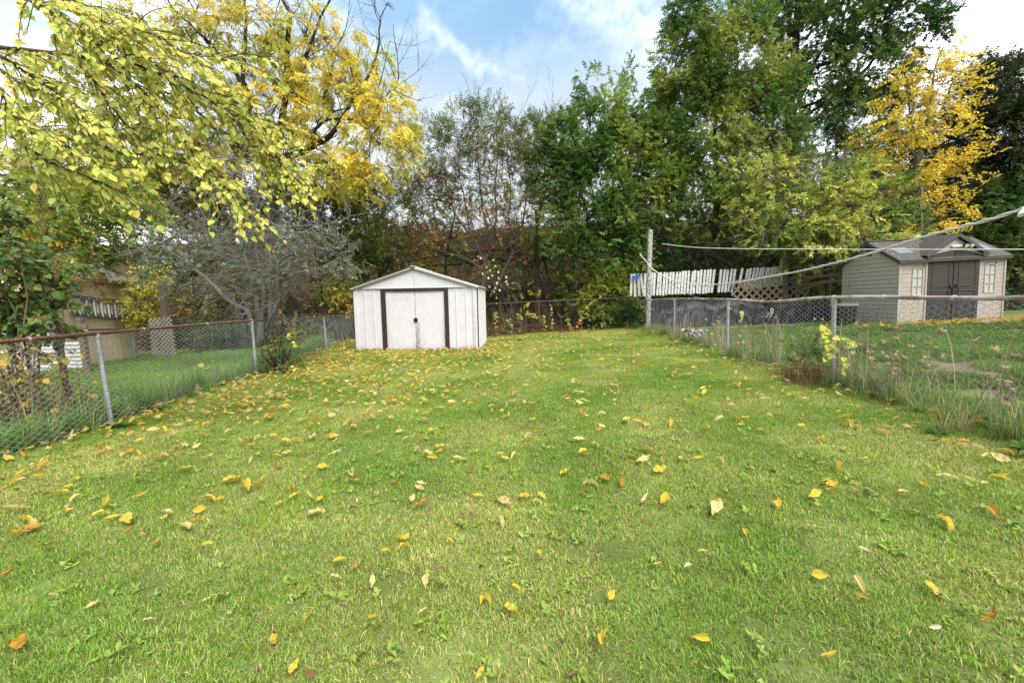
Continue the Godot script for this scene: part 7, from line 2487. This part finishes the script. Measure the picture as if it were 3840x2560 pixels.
	var yard := ["just right of the white shed", "near the right wall of the white shed", "a step right of the white shed", "beside the middle back fence post", "left of the middle back fence post", "right of the middle back fence post", "midway along the back fence", "near the white pole", "left of the yellow sapling clump", "midway between middle post and saplings"]
	var pos := [Vector3(-0.58, 0.19, -15.6), Vector3(-0.04, 0.16, -15.6), Vector3(0.34, 0.09, -15.6), Vector3(1.56, -0.03, -15.6), Vector3(1.25, -0.07, -15.6), Vector3(2.93, -0.15, -15.6), Vector3(2.67, -0.19, -15.6), Vector3(4.1, -0.29, -15.6), Vector3(3.51, -0.26, -15.6), Vector3(2.17, -0.2, -15.6)]
	for k in pos.size():
		var p: Vector3 = pos[k]
		p.y = -0.05
		var h: float = [0.9, 0.6, 0.95, 1.0, 0.7, 0.95, 0.7, 0.8, 0.75, 0.5][k]
		climber("fence_vine", "leafy vine climbing the back fence " + yard[k], [p, p + Vector3(0.05, h * 0.5, 0.05), p + Vector3(-0.03, h * 0.8, 0.08), p + Vector3(0.02, h, 0.06)], 0.07, 0.10, [Color(0.42, 0.38, 0.06), Color(0.20, 0.26, 0.05), Color(0.08, 0.14, 0.04)] if k % 3 else [Color(0.10, 0.17, 0.05), Color(0.35, 0.34, 0.06)], 26)
	climber("orange_sprig", "orange red leaved sprig at the back fence below the yellow saplings", [Vector3(2.36, -0.16, -15.4), Vector3(2.4, 0.11, -15.4), Vector3(2.57, 0.3, -15.4), Vector3(2.51, 0.42, -15.4)], 0.08, 0.13, [Color(0.62, 0.17, 0.05), Color(0.60, 0.22, 0.06)], 7)
	for q in [["single yellow leaf plant on the left fence near the grey tree", Vector3(-3.89, 0.162, -7.2), Vector3(-3.91, 0.788, -7.2)], ["yellow leaf sprig on the left fence behind the second post", Vector3(-5.03, 0.072, -6.4), Vector3(-4.98, 0.455, -6.4)]]:
		climber("fence_vine", q[0], [q[1], q[1].lerp(q[2], 0.5), q[2]], 0.12, 0.10, [Color(0.55, 0.48, 0.05), Color(0.45, 0.44, 0.06)], 6)
	for q in [["green leaf sprig on the mesh left of the second right post", Vector3(4.09, 0.06, -8.2), Vector3(4.11, 0.722, -8.2)], ["green yellow leaf sprig on the mesh right of the second right post", Vector3(4.08, 0.254, -7.2), Vector3(4.06, 0.836, -7.2)]]:
		climber("fence_vine", q[0], [q[1], q[1].lerp(q[2], 0.5), q[2]], 0.07, 0.08, [Color(0.25, 0.34, 0.06), Color(0.40, 0.42, 0.07)], 12)
	# Grey-green weed with a brown thatch at the foot of the right fence.
	rng.seed = 184
	bush("weed_clump", "grey green weed clump over brown thatch left of the near right post", Vector3(3.88, 0, -5.35), [[Vector3(3.82, 0.32, -5.3), 0.18, 0.16, 0.9, 0],
		[Vector3(3.89, 0.472, -5.2), 0.14, 0.14, 0.6, 0],
		[Vector3(3.78, 0.221, -5.4), 0.14, 0.12, 0.7, 0]], "plain", [[Color(0.15, 0.22, 0.06), Color(0.21, 0.28, 0.09), Color(0.28, 0.34, 0.13)]], {"gap": -0.2, "scale": 0.55, "deep": 0.15, "stem": 0.005, "bark": Color(0.2, 0.15, 0.08)}, "weed")
	g = Geo.new()
	var th: Vector3 = Vector3(3.71, 0, -5.09)
	for k in 260:
		var p := th + Vector3(rf(-0.2, 0.25), 0, rf(-0.22, 0.22))
		var a := rf(0, TAU)
		var l := rf(0.15, 0.4)
		g.tube([p, p + Vector3(cos(a) * 0.12, 0.6, sin(a) * 0.12) * l, p + Vector3(cos(a) * 0.6, 0.6, sin(a) * 0.6) * l], [0.003, 0.003, 0.001], 3, [Color(0.30, 0.19, 0.09), Color(0.22, 0.13, 0.06), Color(0.38, 0.28, 0.15)][k % 3] * rf(0.6, 1.2))
	var o := thing("thatch", "mound of dead brown grass at the foot of the weed clump by the right fence", "dead grass")
	put(o, "stalks", g.mesh(), M.dry, true)
	# Broad dock leaves at the lower right of the fence.
	for q in [["dark broad leaved dock plant at the right picture edge below the fence", Vector3(3.5, 0, -2.62), 1.0], ["striped leaf seedling in the grass left of the dock plant", Vector3(3.3, 0, -3.1), 0.6], ["small broad leaved plant at the foot of the near left post", Vector3(-4.45, 0, -4.45), 0.8], ["broad leaved plant in the long grass beside the near left fence", Vector3(-4.62, 0, -5.2), 0.8]]:
		var d := thing("dock_plant", q[0], "plant", q[1])
		for k in 11:
			g = Geo.new()
			var a := TAU * k / 11.0 + rf(-0.3, 0.3)
			g.blade(Vector3.ZERO, Vector3(cos(a), rf(0.4, 1.3), sin(a)).normalized(), Vector3(-cos(a), 1, -sin(a)).normalized(), rf(0.13, 0.24) * q[2], rf(0.045, 0.07) * q[2], 0.3, rf(-1.3, -0.3), Color(0.055, 0.125, 0.03) * rf(0.8, 1.5), [0.12, 0.55, 0.95, 1.0, 0.7, 0.05], 0.04)
			put(d, "leaf", g.mesh(), M.grass)


func climber(called: String, label: String, path: Array, every: float, size: float, pal: Array, n: int) -> void:
	var t := thing(called, label, "vine")
	var g := Geo.new()
	var p := limb(g, path, 0.006, 0.002, 4, Color(0.16, 0.13, 0.07), 0.01, 4)
	put(t, "stem", g.mesh(), M.bark)
	var lf := []
	for k in 3:
		g = Geo.new()
		g.tube([Vector3.ZERO, Vector3(0, 0.25, 0)], [0.014, 0.01], 3, Color(0.7, 0.7, 0.4))
		g.blade(Vector3(0, 0.22, 0), Vector3.UP, Vector3(0, 0, 1), 1.0, 0.85, 0.2, rf(-0.7, 0.3), Color.WHITE, HEART, 0.03)
		lf.append(g.mesh())
	var ms := []
	for c in pal:
		var m := material("vine_leaf", c, 0.5)
		m.backlight_enabled = true
		m.backlight = Color(0.7, 0.7, 0.7)
		m.metallic_specular = 0.3
		ms.append(m)
	for k in n:
		var q: Vector3 = p[rng.randi() % p.size()] + rv(0.025)
		var o := put(t, "leaf", lf[k % 3], ms[rng.randi() % ms.size()])
		var dir := (Vector3(rf(-0.8, 0.8), rf(-0.9, 0.3), rf(-0.2, 0.9))).normalized()
		var up := (Vector3(0, 0.6, 0.8) + rv(0.5)).normalized()
		if absf(up.dot(dir)) > 0.9:
			up = Vector3(dir.y, -dir.x, dir.z)
		var x := dir.cross(up).normalized()
		o.transform = Transform3D(Basis(x, dir, x.cross(dir)) * (size * rf(0.6, 1.15)), q)


func fallen_leaf_mesh(k: int, cols: Array) -> ArrayMesh:
	rng.seed = 3000 + k + int(cols[0].r * 1000.0)
	var g := Geo.new()
	var wd: float = [0.24, 0.28, 0.20, 0.34, 0.26, 0.42][k % 6]
	var curl: float = [0.9, -1.0, 1.7, -0.4, -1.9, 1.2][k % 6]
	var fold: float = [0.5, 0.8, 1.3, 0.3, 1.0, 0.4][k % 6]
	var prof := [0.04, 0.35, 0.68, 0.9, 1.0, 0.97, 0.88, 0.7, 0.42, 0.03]
	for q in range(1, 9):
		prof[q] *= rf(0.78, 1.12)
	var a := Vector3(-0.5, 0.0, 0.0)
	var d := Vector3(1, -curl * 0.35, 0).normalized()
	var up := Vector3(curl * 0.35, 1, 0).normalized()
	# Built in strips so that its colour can run from stalk to tip.
	g.blade(a, d, up, rf(0.9, 1.0), wd * rf(0.85, 1.2), fold * rf(0.6, 1.3), curl * rf(0.6, 1.2), cols[0], prof, rf(0.03, 0.16))
	for q in g.v.size():
		var f := clampf(g.v[q].x + 0.5, 0.0, 1.0)
		var c: Color = cols[0].lerp(cols[1], smoothstep(0.55, 1.0, f + 0.25 * sin(q * 1.7)))
		g.c[q] = c * (0.9 + 0.2 * sin(q * 2.3) * 0.5)
	for q in range(0, g.v.size(), 4):
		if rng.randf() < 0.07:
			var brown := Color(0.22, 0.11, 0.04)
			for e in 4:
				if q + e < g.c.size():
					g.c[q + e] = g.c[q + e].lerp(brown, rf(0.4, 0.8))
	g.tube([a + Vector3(-0.16, -0.01, 0.02), a + Vector3(-0.08, 0, 0.01), a], [0.010, 0.009, 0.008], 4, Color(0.35, 0.22, 0.07))
	return g.mesh()


func fallen() -> void:
	var tone := {
		"y": [Color(0.74, 0.54, 0.07), Color(0.68, 0.46, 0.07), "golden yellow"],
		"p": [Color(0.74, 0.62, 0.27), Color(0.68, 0.52, 0.19), "pale cream yellow"],
		"o": [Color(0.58, 0.32, 0.05), Color(0.36, 0.17, 0.06), "orange brown"],
		"r": [Color(0.28, 0.13, 0.085), Color(0.22, 0.10, 0.07), "small red brown"],
		"w": [Color(0.66, 0.66, 0.50), Color(0.55, 0.56, 0.38), "whitish"]}
	var shape := ["gently arched", "curled under", "rolled up", "flat", "tightly curled", "broad"]
	var meshes := {}
	for key in tone:
		for k in 6:
			meshes[key + str(k)] = fallen_leaf_mesh(k, tone[key])
	rng.seed = 191
	var list: Array = [
		[-0.58, -1.94, 0.069, 1.42, "y"], [-0.62, -1.95, 0.083, 2.06, "y"], [-0.57, -1.88, 0.069, 0.81, "y"], [-0.65, -1.84, 0.053, 0.07, "y"], [-0.84, -1.77, 0.065, 0.39, "y"], [-0.75, -1.73, 0.050, 1.17, "o"], [0.08, -1.78, 0.050, -1.30, "y"], [-0.81, -1.65, 0.062, -0.07, "p"], [-0.64, -1.62, 0.064, -1.14, "p"], [-0.41, -1.62, 0.091, 1.59, "p"], [0.11, -2.26, 0.075, 0.67, "p"], [-0.10, -2.05, 0.086, -1.26, "p"], [-0.35, -1.90, 0.050, -0.08, "y"], [-0.25, -2.38, 0.081, -0.37, "y"], [-0.32, -2.14, 0.074, -1.08, "r"], [0.83, -2.22, 0.134, 0.88, "y"], [1.07, -2.11, 0.160, 0.88, "p"], [1.42, -2.13, 0.097, 0.93, "y"], [1.43, -1.89, 0.070, -0.58, "p"], [1.08, -1.85, 0.072, -2.02, "y"], [1.68, -2.21, 0.117, 0.53, "y"], [1.83, -2.27, 0.080, -0.10, "y"], [1.88, -2.34, 0.078, 0.08, "y"], [2.16, -2.19, 0.069, 0.07, "p"], [2.35, -2.26, 0.073, -1.79, "y"], [2.40, -2.10, 0.050, -1.65, "y"], [2.08, -1.88, 0.114, -1.70, "y"], [2.37, -1.93, 0.117, -2.14, "o"], [1.52, -1.70, 0.050, -0.95, "w"], [0.82, -1.73, 0.050, -0.08, "y"], [0.59, -1.67, 0.050, 0.29, "y"], [0.71, -1.64, 0.050, 0.46, "w"], [1.20, -1.54, 0.073, -0.22, "y"], [1.32, -1.49, 0.078, -1.92, "p"], [1.56, -1.45, 0.079, -1.94, "y"], [1.27, -1.42, 0.050, -0.79, "o"], [1.60, -1.29, 0.089, 0.26, "o"], [0.96, -1.18, 0.061, -0.17, "y"], [0.60, -1.26, 0.083, -0.15, "y"], [0.27, -1.28, 0.095, 1.28, "y"], [-0.15, -1.49, 0.093, 1.29, "y"], [-0.05, -1.44, 0.066, -0.50, "y"], [-0.03, -1.55, 0.050, -0.53, "y"], [0.34, -1.48, 0.057, 0.97, "y"], [-0.39, -1.45, 0.050, 0.69, "p"], [-0.49, -1.29, 0.059, 0.54, "y"], [-0.57, -1.42, 0.050, 0.23, "y"], [-0.82, -1.43, 0.050, 1.40, "o"], [-0.89, -1.33, 0.085, -0.81, "y"], [-0.76, -1.22, 0.050, 1.34, "y"], [-1.46, -1.47, 0.050, 0.39, "p"], [-1.31, -1.57, 0.050, 0.60, "p"], [-2.02, -1.65, 0.063, 0.06, "p"], [-1.94, -1.60, 0.050, 1.38, "p"], [-1.84, -1.38, 0.102, -0.06, "o"], [-2.39, -1.80, 0.097, 0.28, "o"], [-2.52, -1.91, 0.050, 0.30, "o"], [-2.82, -2.25, 0.107, -0.09, "o"], [-1.91, -2.03, 0.050, 0.29, "o"], [-1.61, -1.98, 0.059, 1.60, "y"], [-1.87, -2.17, 0.129, -0.63, "p"], [-2.65, -2.50, 0.160, 2.20, "y"], [-2.31, -2.29, 0.160, -0.69, "y"], [-2.16, -2.15, 0.077, 0.31, "o"], [-2.49, -2.03, 0.091, -0.08, "o"], [-2.53, -2.16, 0.059, -0.08, "o"], [-2.98, -2.36, 0.100, 0.09, "y"], [-2.23, -1.99, 0.050, 0.94, "o"], [-1.43, -2.48, 0.079, 0.84, "y"], [-1.47, -2.39, 0.065, 0.83, "y"], [-1.19, -2.25, 0.139, -0.18, "p"], [-1.42, -2.07, 0.050, -0.08, "o"], [-0.96, -2.26, 0.074, -0.09, "r"], [-0.65, -2.37, 0.067, 1.53, "p"], [-1.94, -2.37, 0.086, 0.62, "y"], [-2.56, -3.04, 0.130, 0.12, "y"], [-2.07, -2.80, 0.131, 0.06, "y"], [-1.85, -2.67, 0.160, -0.85, "y"], [-1.91, -3.29, 0.102, 0.12, "p"], [-2.06, -3.54, 0.119, -0.14, "y"], [-1.45, -2.92, 0.110, -0.12, "y"], [-0.62, -3.22, 0.128, 0.37, "y"], [-0.09, -2.91, 0.088, -0.33, "y"], [0.51, -2.95, 0.077, -0.13, "y"], [0.56, -2.52, 0.104, -1.12, "o"], [0.86, -2.87, 0.117, -0.12, "y"], [1.07, -2.91, 0.078, -0.38, "y"], [1.29, -2.81, 0.085, 0.10, "y"], [0.63, -3.13, 0.086, 0.50, "p"], [3.29, -3.42, 0.066, -0.16, "y"], [2.11, -3.64, 0.095, 0.12, "y"], [0.60, -4.70, 0.160, 1.03, "y"], [1.13, -3.66, 0.108, -0.75, "y"], [0.27, -1.58, 0.050, 0.18, "r"], [-0.26, -1.59, 0.052, -1.10, "r"], [0.85, -1.58, 0.050, -1.05, "r"], [0.12, -1.27, 0.050, -1.40, "r"], [-0.36, -1.69, 0.050, -0.07, "r"], [-0.53, -1.37, 0.050, 0.17, "r"], [0.14, -1.15, 0.050, 0.31, "r"], [-0.15, -1.17, 0.050, 1.13, "y"], [-1.49, -1.38, 0.050, 2.26, "r"], [-1.78, -1.57, 0.050, 1.53, "p"], [1.39, -1.27, 0.050, 0.13, "w"], [0.08, -1.72, 0.050, 0.06, "r"], [-0.69, -1.19, 0.051, -0.36, "r"], [-2.86, -2.48, 0.050, 0.39, "r"], [-2.05, -2.10, 0.062, 0.08, "o"], [-3.35, -3.02, 0.076, -0.11, "r"], [-3.64, -3.01, 0.153, -0.11, "y"], [-3.92, -3.27, 0.141, 2.02, "y"], [-4.40, -3.55, 0.160, 2.35, "o"], [-3.49, -2.69, 0.070, 0.46, "p"], [-3.78, -2.99, 0.079, 1.58, "p"], [-3.74, -3.52, 0.116, -0.13, "p"], [-3.07, -3.24, 0.064, 0.97, "r"], [-2.84, -2.42, 0.095, 1.79, "p"]]
	var n := 0
	for q in list:
		drop_leaf(q[0], q[1], q[2], q[3], q[4], meshes, tone, shape)
		n += 1
	# The rest thin out to the right; most lie left and in front of the shed.
	var tries := 0
	var far_x := {}
	var far_t := {}
	for key in meshes:
		far_x[key] = []
		far_t[key] = []
	var extra := 0
	while tries < 40000 and extra < 3800:
		tries += 1
		var z := -2.2 - 11.8 * rng.randf()
		var x := rf(-6.0, 4.6)
		if x < left_edge(z) - 0.2 or x > right_edge(z) or absf(x) > 1.35 * -z:
			continue
		if x > -4.4 and x < -0.8 and z < -10.9:
			continue
		var wish := 0.17 + 0.75 * smoothstep(1.0, -4.0, x) * smoothstep(-2.5, -5.5, z) + 0.5 * smoothstep(-7.0, -10.5, z) * smoothstep(2.5, -2.0, x)
		wish *= 0.6 + 0.8 * clampf(nz.get_noise_2d(x * 70.0, z * 70.0) + 0.5, 0.0, 1.0)
		if rng.randf() > wish:
			continue
		extra += 1
		var u := rng.randf()
		var key := "y" if u < 0.46 else "p" if u < 0.88 else "o" if u < 0.94 else "r"
		var l := rf(0.06, 0.125) * (0.6 if key == "r" else 1.0)
		if n < 298 and z > -9.5:
			drop_leaf(x, z, l, rf(0, TAU), key, meshes, tone, shape)
			n += 1
		else:
			var kk := key + str(rng.randi() % 6)
			far_x[kk].append(leaf_place(x, z, l, rf(0, TAU)))
			var b := rf(0.8, 1.15)
			far_t[kk].append(Color(b, b * rf(0.9, 1.05), b))
	# Drifts of yellow leaves in front of the resin shed.
	for k in 420:
		var x := 11.6 + rng.randfn(0.6, 1.6)
		var z := -10.9 + absf(rng.randfn(0, 0.45))
		var kk := ("y" if rng.randf() < 0.75 else "o") + str(rng.randi() % 6)
		far_x[kk].append(leaf_place(x, z, rf(0.07, 0.14), rf(0, TAU)).translated(Vector3(0, 0.05 + rf(0, 0.06), 0)))
		far_t[kk].append(Color(1, 1, 1) * rf(0.75, 1.1))
	for k in 240:
		var x := rf(-11.0, -5.0)
		var z := rf(-12.5, -3.5)
		if x > left_edge(z):
			continue
		var kk := ("y" if rng.randf() < 0.6 else "p") + str(rng.randi() % 6)
		far_x[kk].append(leaf_place(x, z, rf(0.06, 0.11), rf(0, TAU)).translated(Vector3(0, 0.05, 0)))
		far_t[kk].append(Color(1, 1, 1) * rf(0.75, 1.1))
	var t := Node3D.new()
	t.name = "scattered_leaves"
	add_child(t)
	t.set_meta("kind", "stuff")
	t.set_meta("label", "many small yellow leaves scattered over the farther lawn and the gardens beside it")
	t.set_meta("category", "leaves")
	for key in meshes:
		if far_x[key].size():
			many(t, "leaves", meshes[key], M.leaf, far_x[key], far_t[key])


func leaf_place(x: float, z: float, l: float, yaw: float) -> Transform3D:
	var b := Basis(Vector3.UP, yaw) * Basis(Vector3.RIGHT, rng.randfn(0, 0.55)) * Basis(Vector3.BACK, rng.randfn(0, 0.2))
	return Transform3D(b * (l * 1.05), Vector3(x, ground_height(x, z) + 0.036 + l * 0.08 + 0.022 * smoothstep(-2.5, -5.0, z), z))


func drop_leaf(x: float, z: float, l: float, yaw: float, key: String, meshes: Dictionary, tone: Dictionary, shape: Array) -> void:
	var k := rng.randi() % 6
	if key == "p" and rng.randf() < 0.5:
		k = 3
	var near := "on the near lawn" if z > -2.4 else "mid lawn" if z > -5.0 else "far lawn"
	var side := "towards the left fence" if x < -1.6 else "towards the right fence" if x > 1.3 else "between both fences"
	var label := "%s %s fallen leaf %s %s" % [tone[key][2], shape[k], near, side]
	var o := put(self, "fallen_leaf", meshes[key + str(k)], M.leaf)
	o.transform = leaf_place(x, z, l, yaw)
	o.set_meta("label", label)
	o.set_meta("category", "leaf")
	o.set_meta("group", "fallen leaves, " + label)


func oddments() -> void:
	rng.seed = 201
	# Dark sheeting behind the right fence.
	for s in [["black crumpled tarpaulin heap under the white pickets behind the right fence", Vector3(4.9, 0, -14.25), 4.4, 0.95], ["dark blue tarpaulin heap between the brown post and the resin shed", Vector3(9.0, 0, -14.0), 2.0, 0.85]]:
		var t := thing("tarpaulin", s[0], "tarpaulin", s[1])
		var g := Geo.new()
		var nx := 44
		var ny := 12
		var grid := []
		for j in ny + 1:
			for k in nx + 1:
				var f := float(j) / ny
				var x: float = s[2] * k / nx
				var hh: float = s[3] * (0.82 + 0.3 * nz.get_noise_2d(x * 70.0 + s[1].x * 100.0, 3.0)) * minf(1.0, 8.0 * minf(k, nx - k) / nx + 0.2)
				var p := Vector3(x, hh * minf(1.0, f * 1.6) - 0.03, -maxf(0.0, f - 0.5) * 1.0)
				p += Vector3(0, nz.get_noise_2d(x * 190.0, f * 160.0) * 0.07, nz.get_noise_2d(x * 240.0 + 70.0, f * 190.0) * 0.16 + 0.06 * sin(x * 9.0 + f * 2.0) * (1.0 - f))
				grid.append(p)
		for j in ny:
			for k in nx:
				var a := j * (nx + 1) + k
				g.quad(grid[a], grid[a + 1], grid[a + nx + 2], grid[a + nx + 1], Color.WHITE)
		put(t, "sheet", g.mesh(), M.tarp)
	# A dark bin with a pale rim behind the near right post.
	var t := thing("bin", "black plastic tub with a pale rim behind the near right fence post", "tub", Vector3(9.75, 0, -11.9))
	var g := Geo.new()
	g.tube([Vector3(0, 0, 0), Vector3(0, 0.02, 0), Vector3(0, 0.5, 0), Vector3(0, 0.62, 0)], [0.22, 0.26, 0.31, 0.32], 16, Color.WHITE, true)
	put(t, "tub", g.mesh(), M.black_plastic)
	g = Geo.new()
	g.tube([Vector3(0, 0.62, 0), Vector3(0, 0.66, 0), Vector3(0, 0.675, 0)], [0.34, 0.34, 0.33], 16, Color(0.22, 0.22, 0.22), true)
	put(t, "rim", g.mesh(), M.paint)
	# Torn white basket or bag lying behind the fence.
	t = thing("plastic_bag", "crumpled pale plastic bag lying in the grass behind the far right fence panel", "bag", Vector3(4.18, 0.219, -9.2))
	g = Geo.new()
	var grid := []
	for j in 7:
		for k in 11:
			var u := k / 10.0 - 0.5
			var f := j / 6.0
			grid.append(Vector3(u * (0.36 + 0.30 * f), f * 0.17 + 0.03 * sin(k * 1.9) * f, 0.1 * cos(u * PI) + 0.025 * sin(k * 2.3 + j * 1.7)))
	for j in 6:
		for k in 10:
			var a := j * 11 + k
			g.quad(grid[a], grid[a + 1], grid[a + 12], grid[a + 11], Color(0.42, 0.40, 0.38) * rf(0.75, 1.15))
	put(t, "bag", g.mesh(), M.paint)
	# Litter on the bank.
	for s in [["blue plastic sheet caught on the bank right of the white shed roof", Vector3(-0.56, 1.79, -17.4), 0.26, Color(0.025, 0.045, 0.11)], ["pale litter scrap on the bank below the green tree", Vector3(2.37, 2.27, -18.5), 0.12, Color(0.34, 0.34, 0.34)], ["grey rubble scrap on the bank beside the leaning trunk", Vector3(2.09, 1.67, -17.6), 0.14, Color(0.26, 0.25, 0.24)], ["white paper scrap on the bank above the back fence", Vector3(2.34, 1.54, -17.3), 0.12, Color(0.42, 0.42, 0.42)], ["white scrap of litter just above the back fence rail", Vector3(2.58, 0.95, -16.6), 0.09, Color(0.42, 0.42, 0.4)], ["dark blue scrap at the foot of the back fence", Vector3(1.91, -0.08, -15.5), 0.13, Color(0.03, 0.05, 0.12)], ["small white scrap of litter on the bank near the apple trunk", Vector3(0.19, 1.99, -17.8), 0.10, Color(0.32, 0.32, 0.32)]]:
		var l := thing("litter", s[0], "litter")
		var p: Vector3 = s[1]
		if p.z < -16.2:
			p.y = maxf(p.y, slope_height(p.x, p.z) + 0.05)
		l.position = p
		g = Geo.new()
		grid = []
		for j in 5:
			for k in 7:
				grid.append(Vector3((k / 6.0 - 0.5) * 2.0 * s[2] * rf(0.8, 1.1), (j / 4.0 - 0.5) * s[2] * rf(0.6, 1.1), rf(-0.12, 0.12) * s[2] * 2.0))
		for j in 4:
			for k in 6:
				var a := j * 7 + k
				g.quad(grid[a], grid[a + 1], grid[a + 8], grid[a + 7], s[3] * rf(0.7, 1.2))
		put(l, "scrap", g.mesh(), M.plastic)
	# A grey stone at the corner of the white shed.
	for s in [["small grey stone at the right corner of the white shed", Vector3(-0.66, 0, -10.48), 0.06], ["grey stone in the grass right of the white shed", Vector3(-0.445, 0, -8.63), 0.05]]:
		g = Geo.new()
		var pp := []
		var rr := []
		for k in 6:
			var a := PI * k / 5.0
			pp.append(Vector3(rf(-0.1, 0.1), -cos(a) * 0.7, rf(-0.1, 0.1)) * s[2])
			rr.append(maxf(0.05, sin(a) * rf(0.9, 1.2)) * s[2])
		g.tube(pp, rr, 9, Color(0.28, 0.27, 0.25))
		var o := put(self, "stone", g.mesh(), M.soil)
		o.position = s[1] + Vector3(0, s[2] * 0.3, 0)
		o.set_meta("label", s[0])
		o.set_meta("category", "stone")
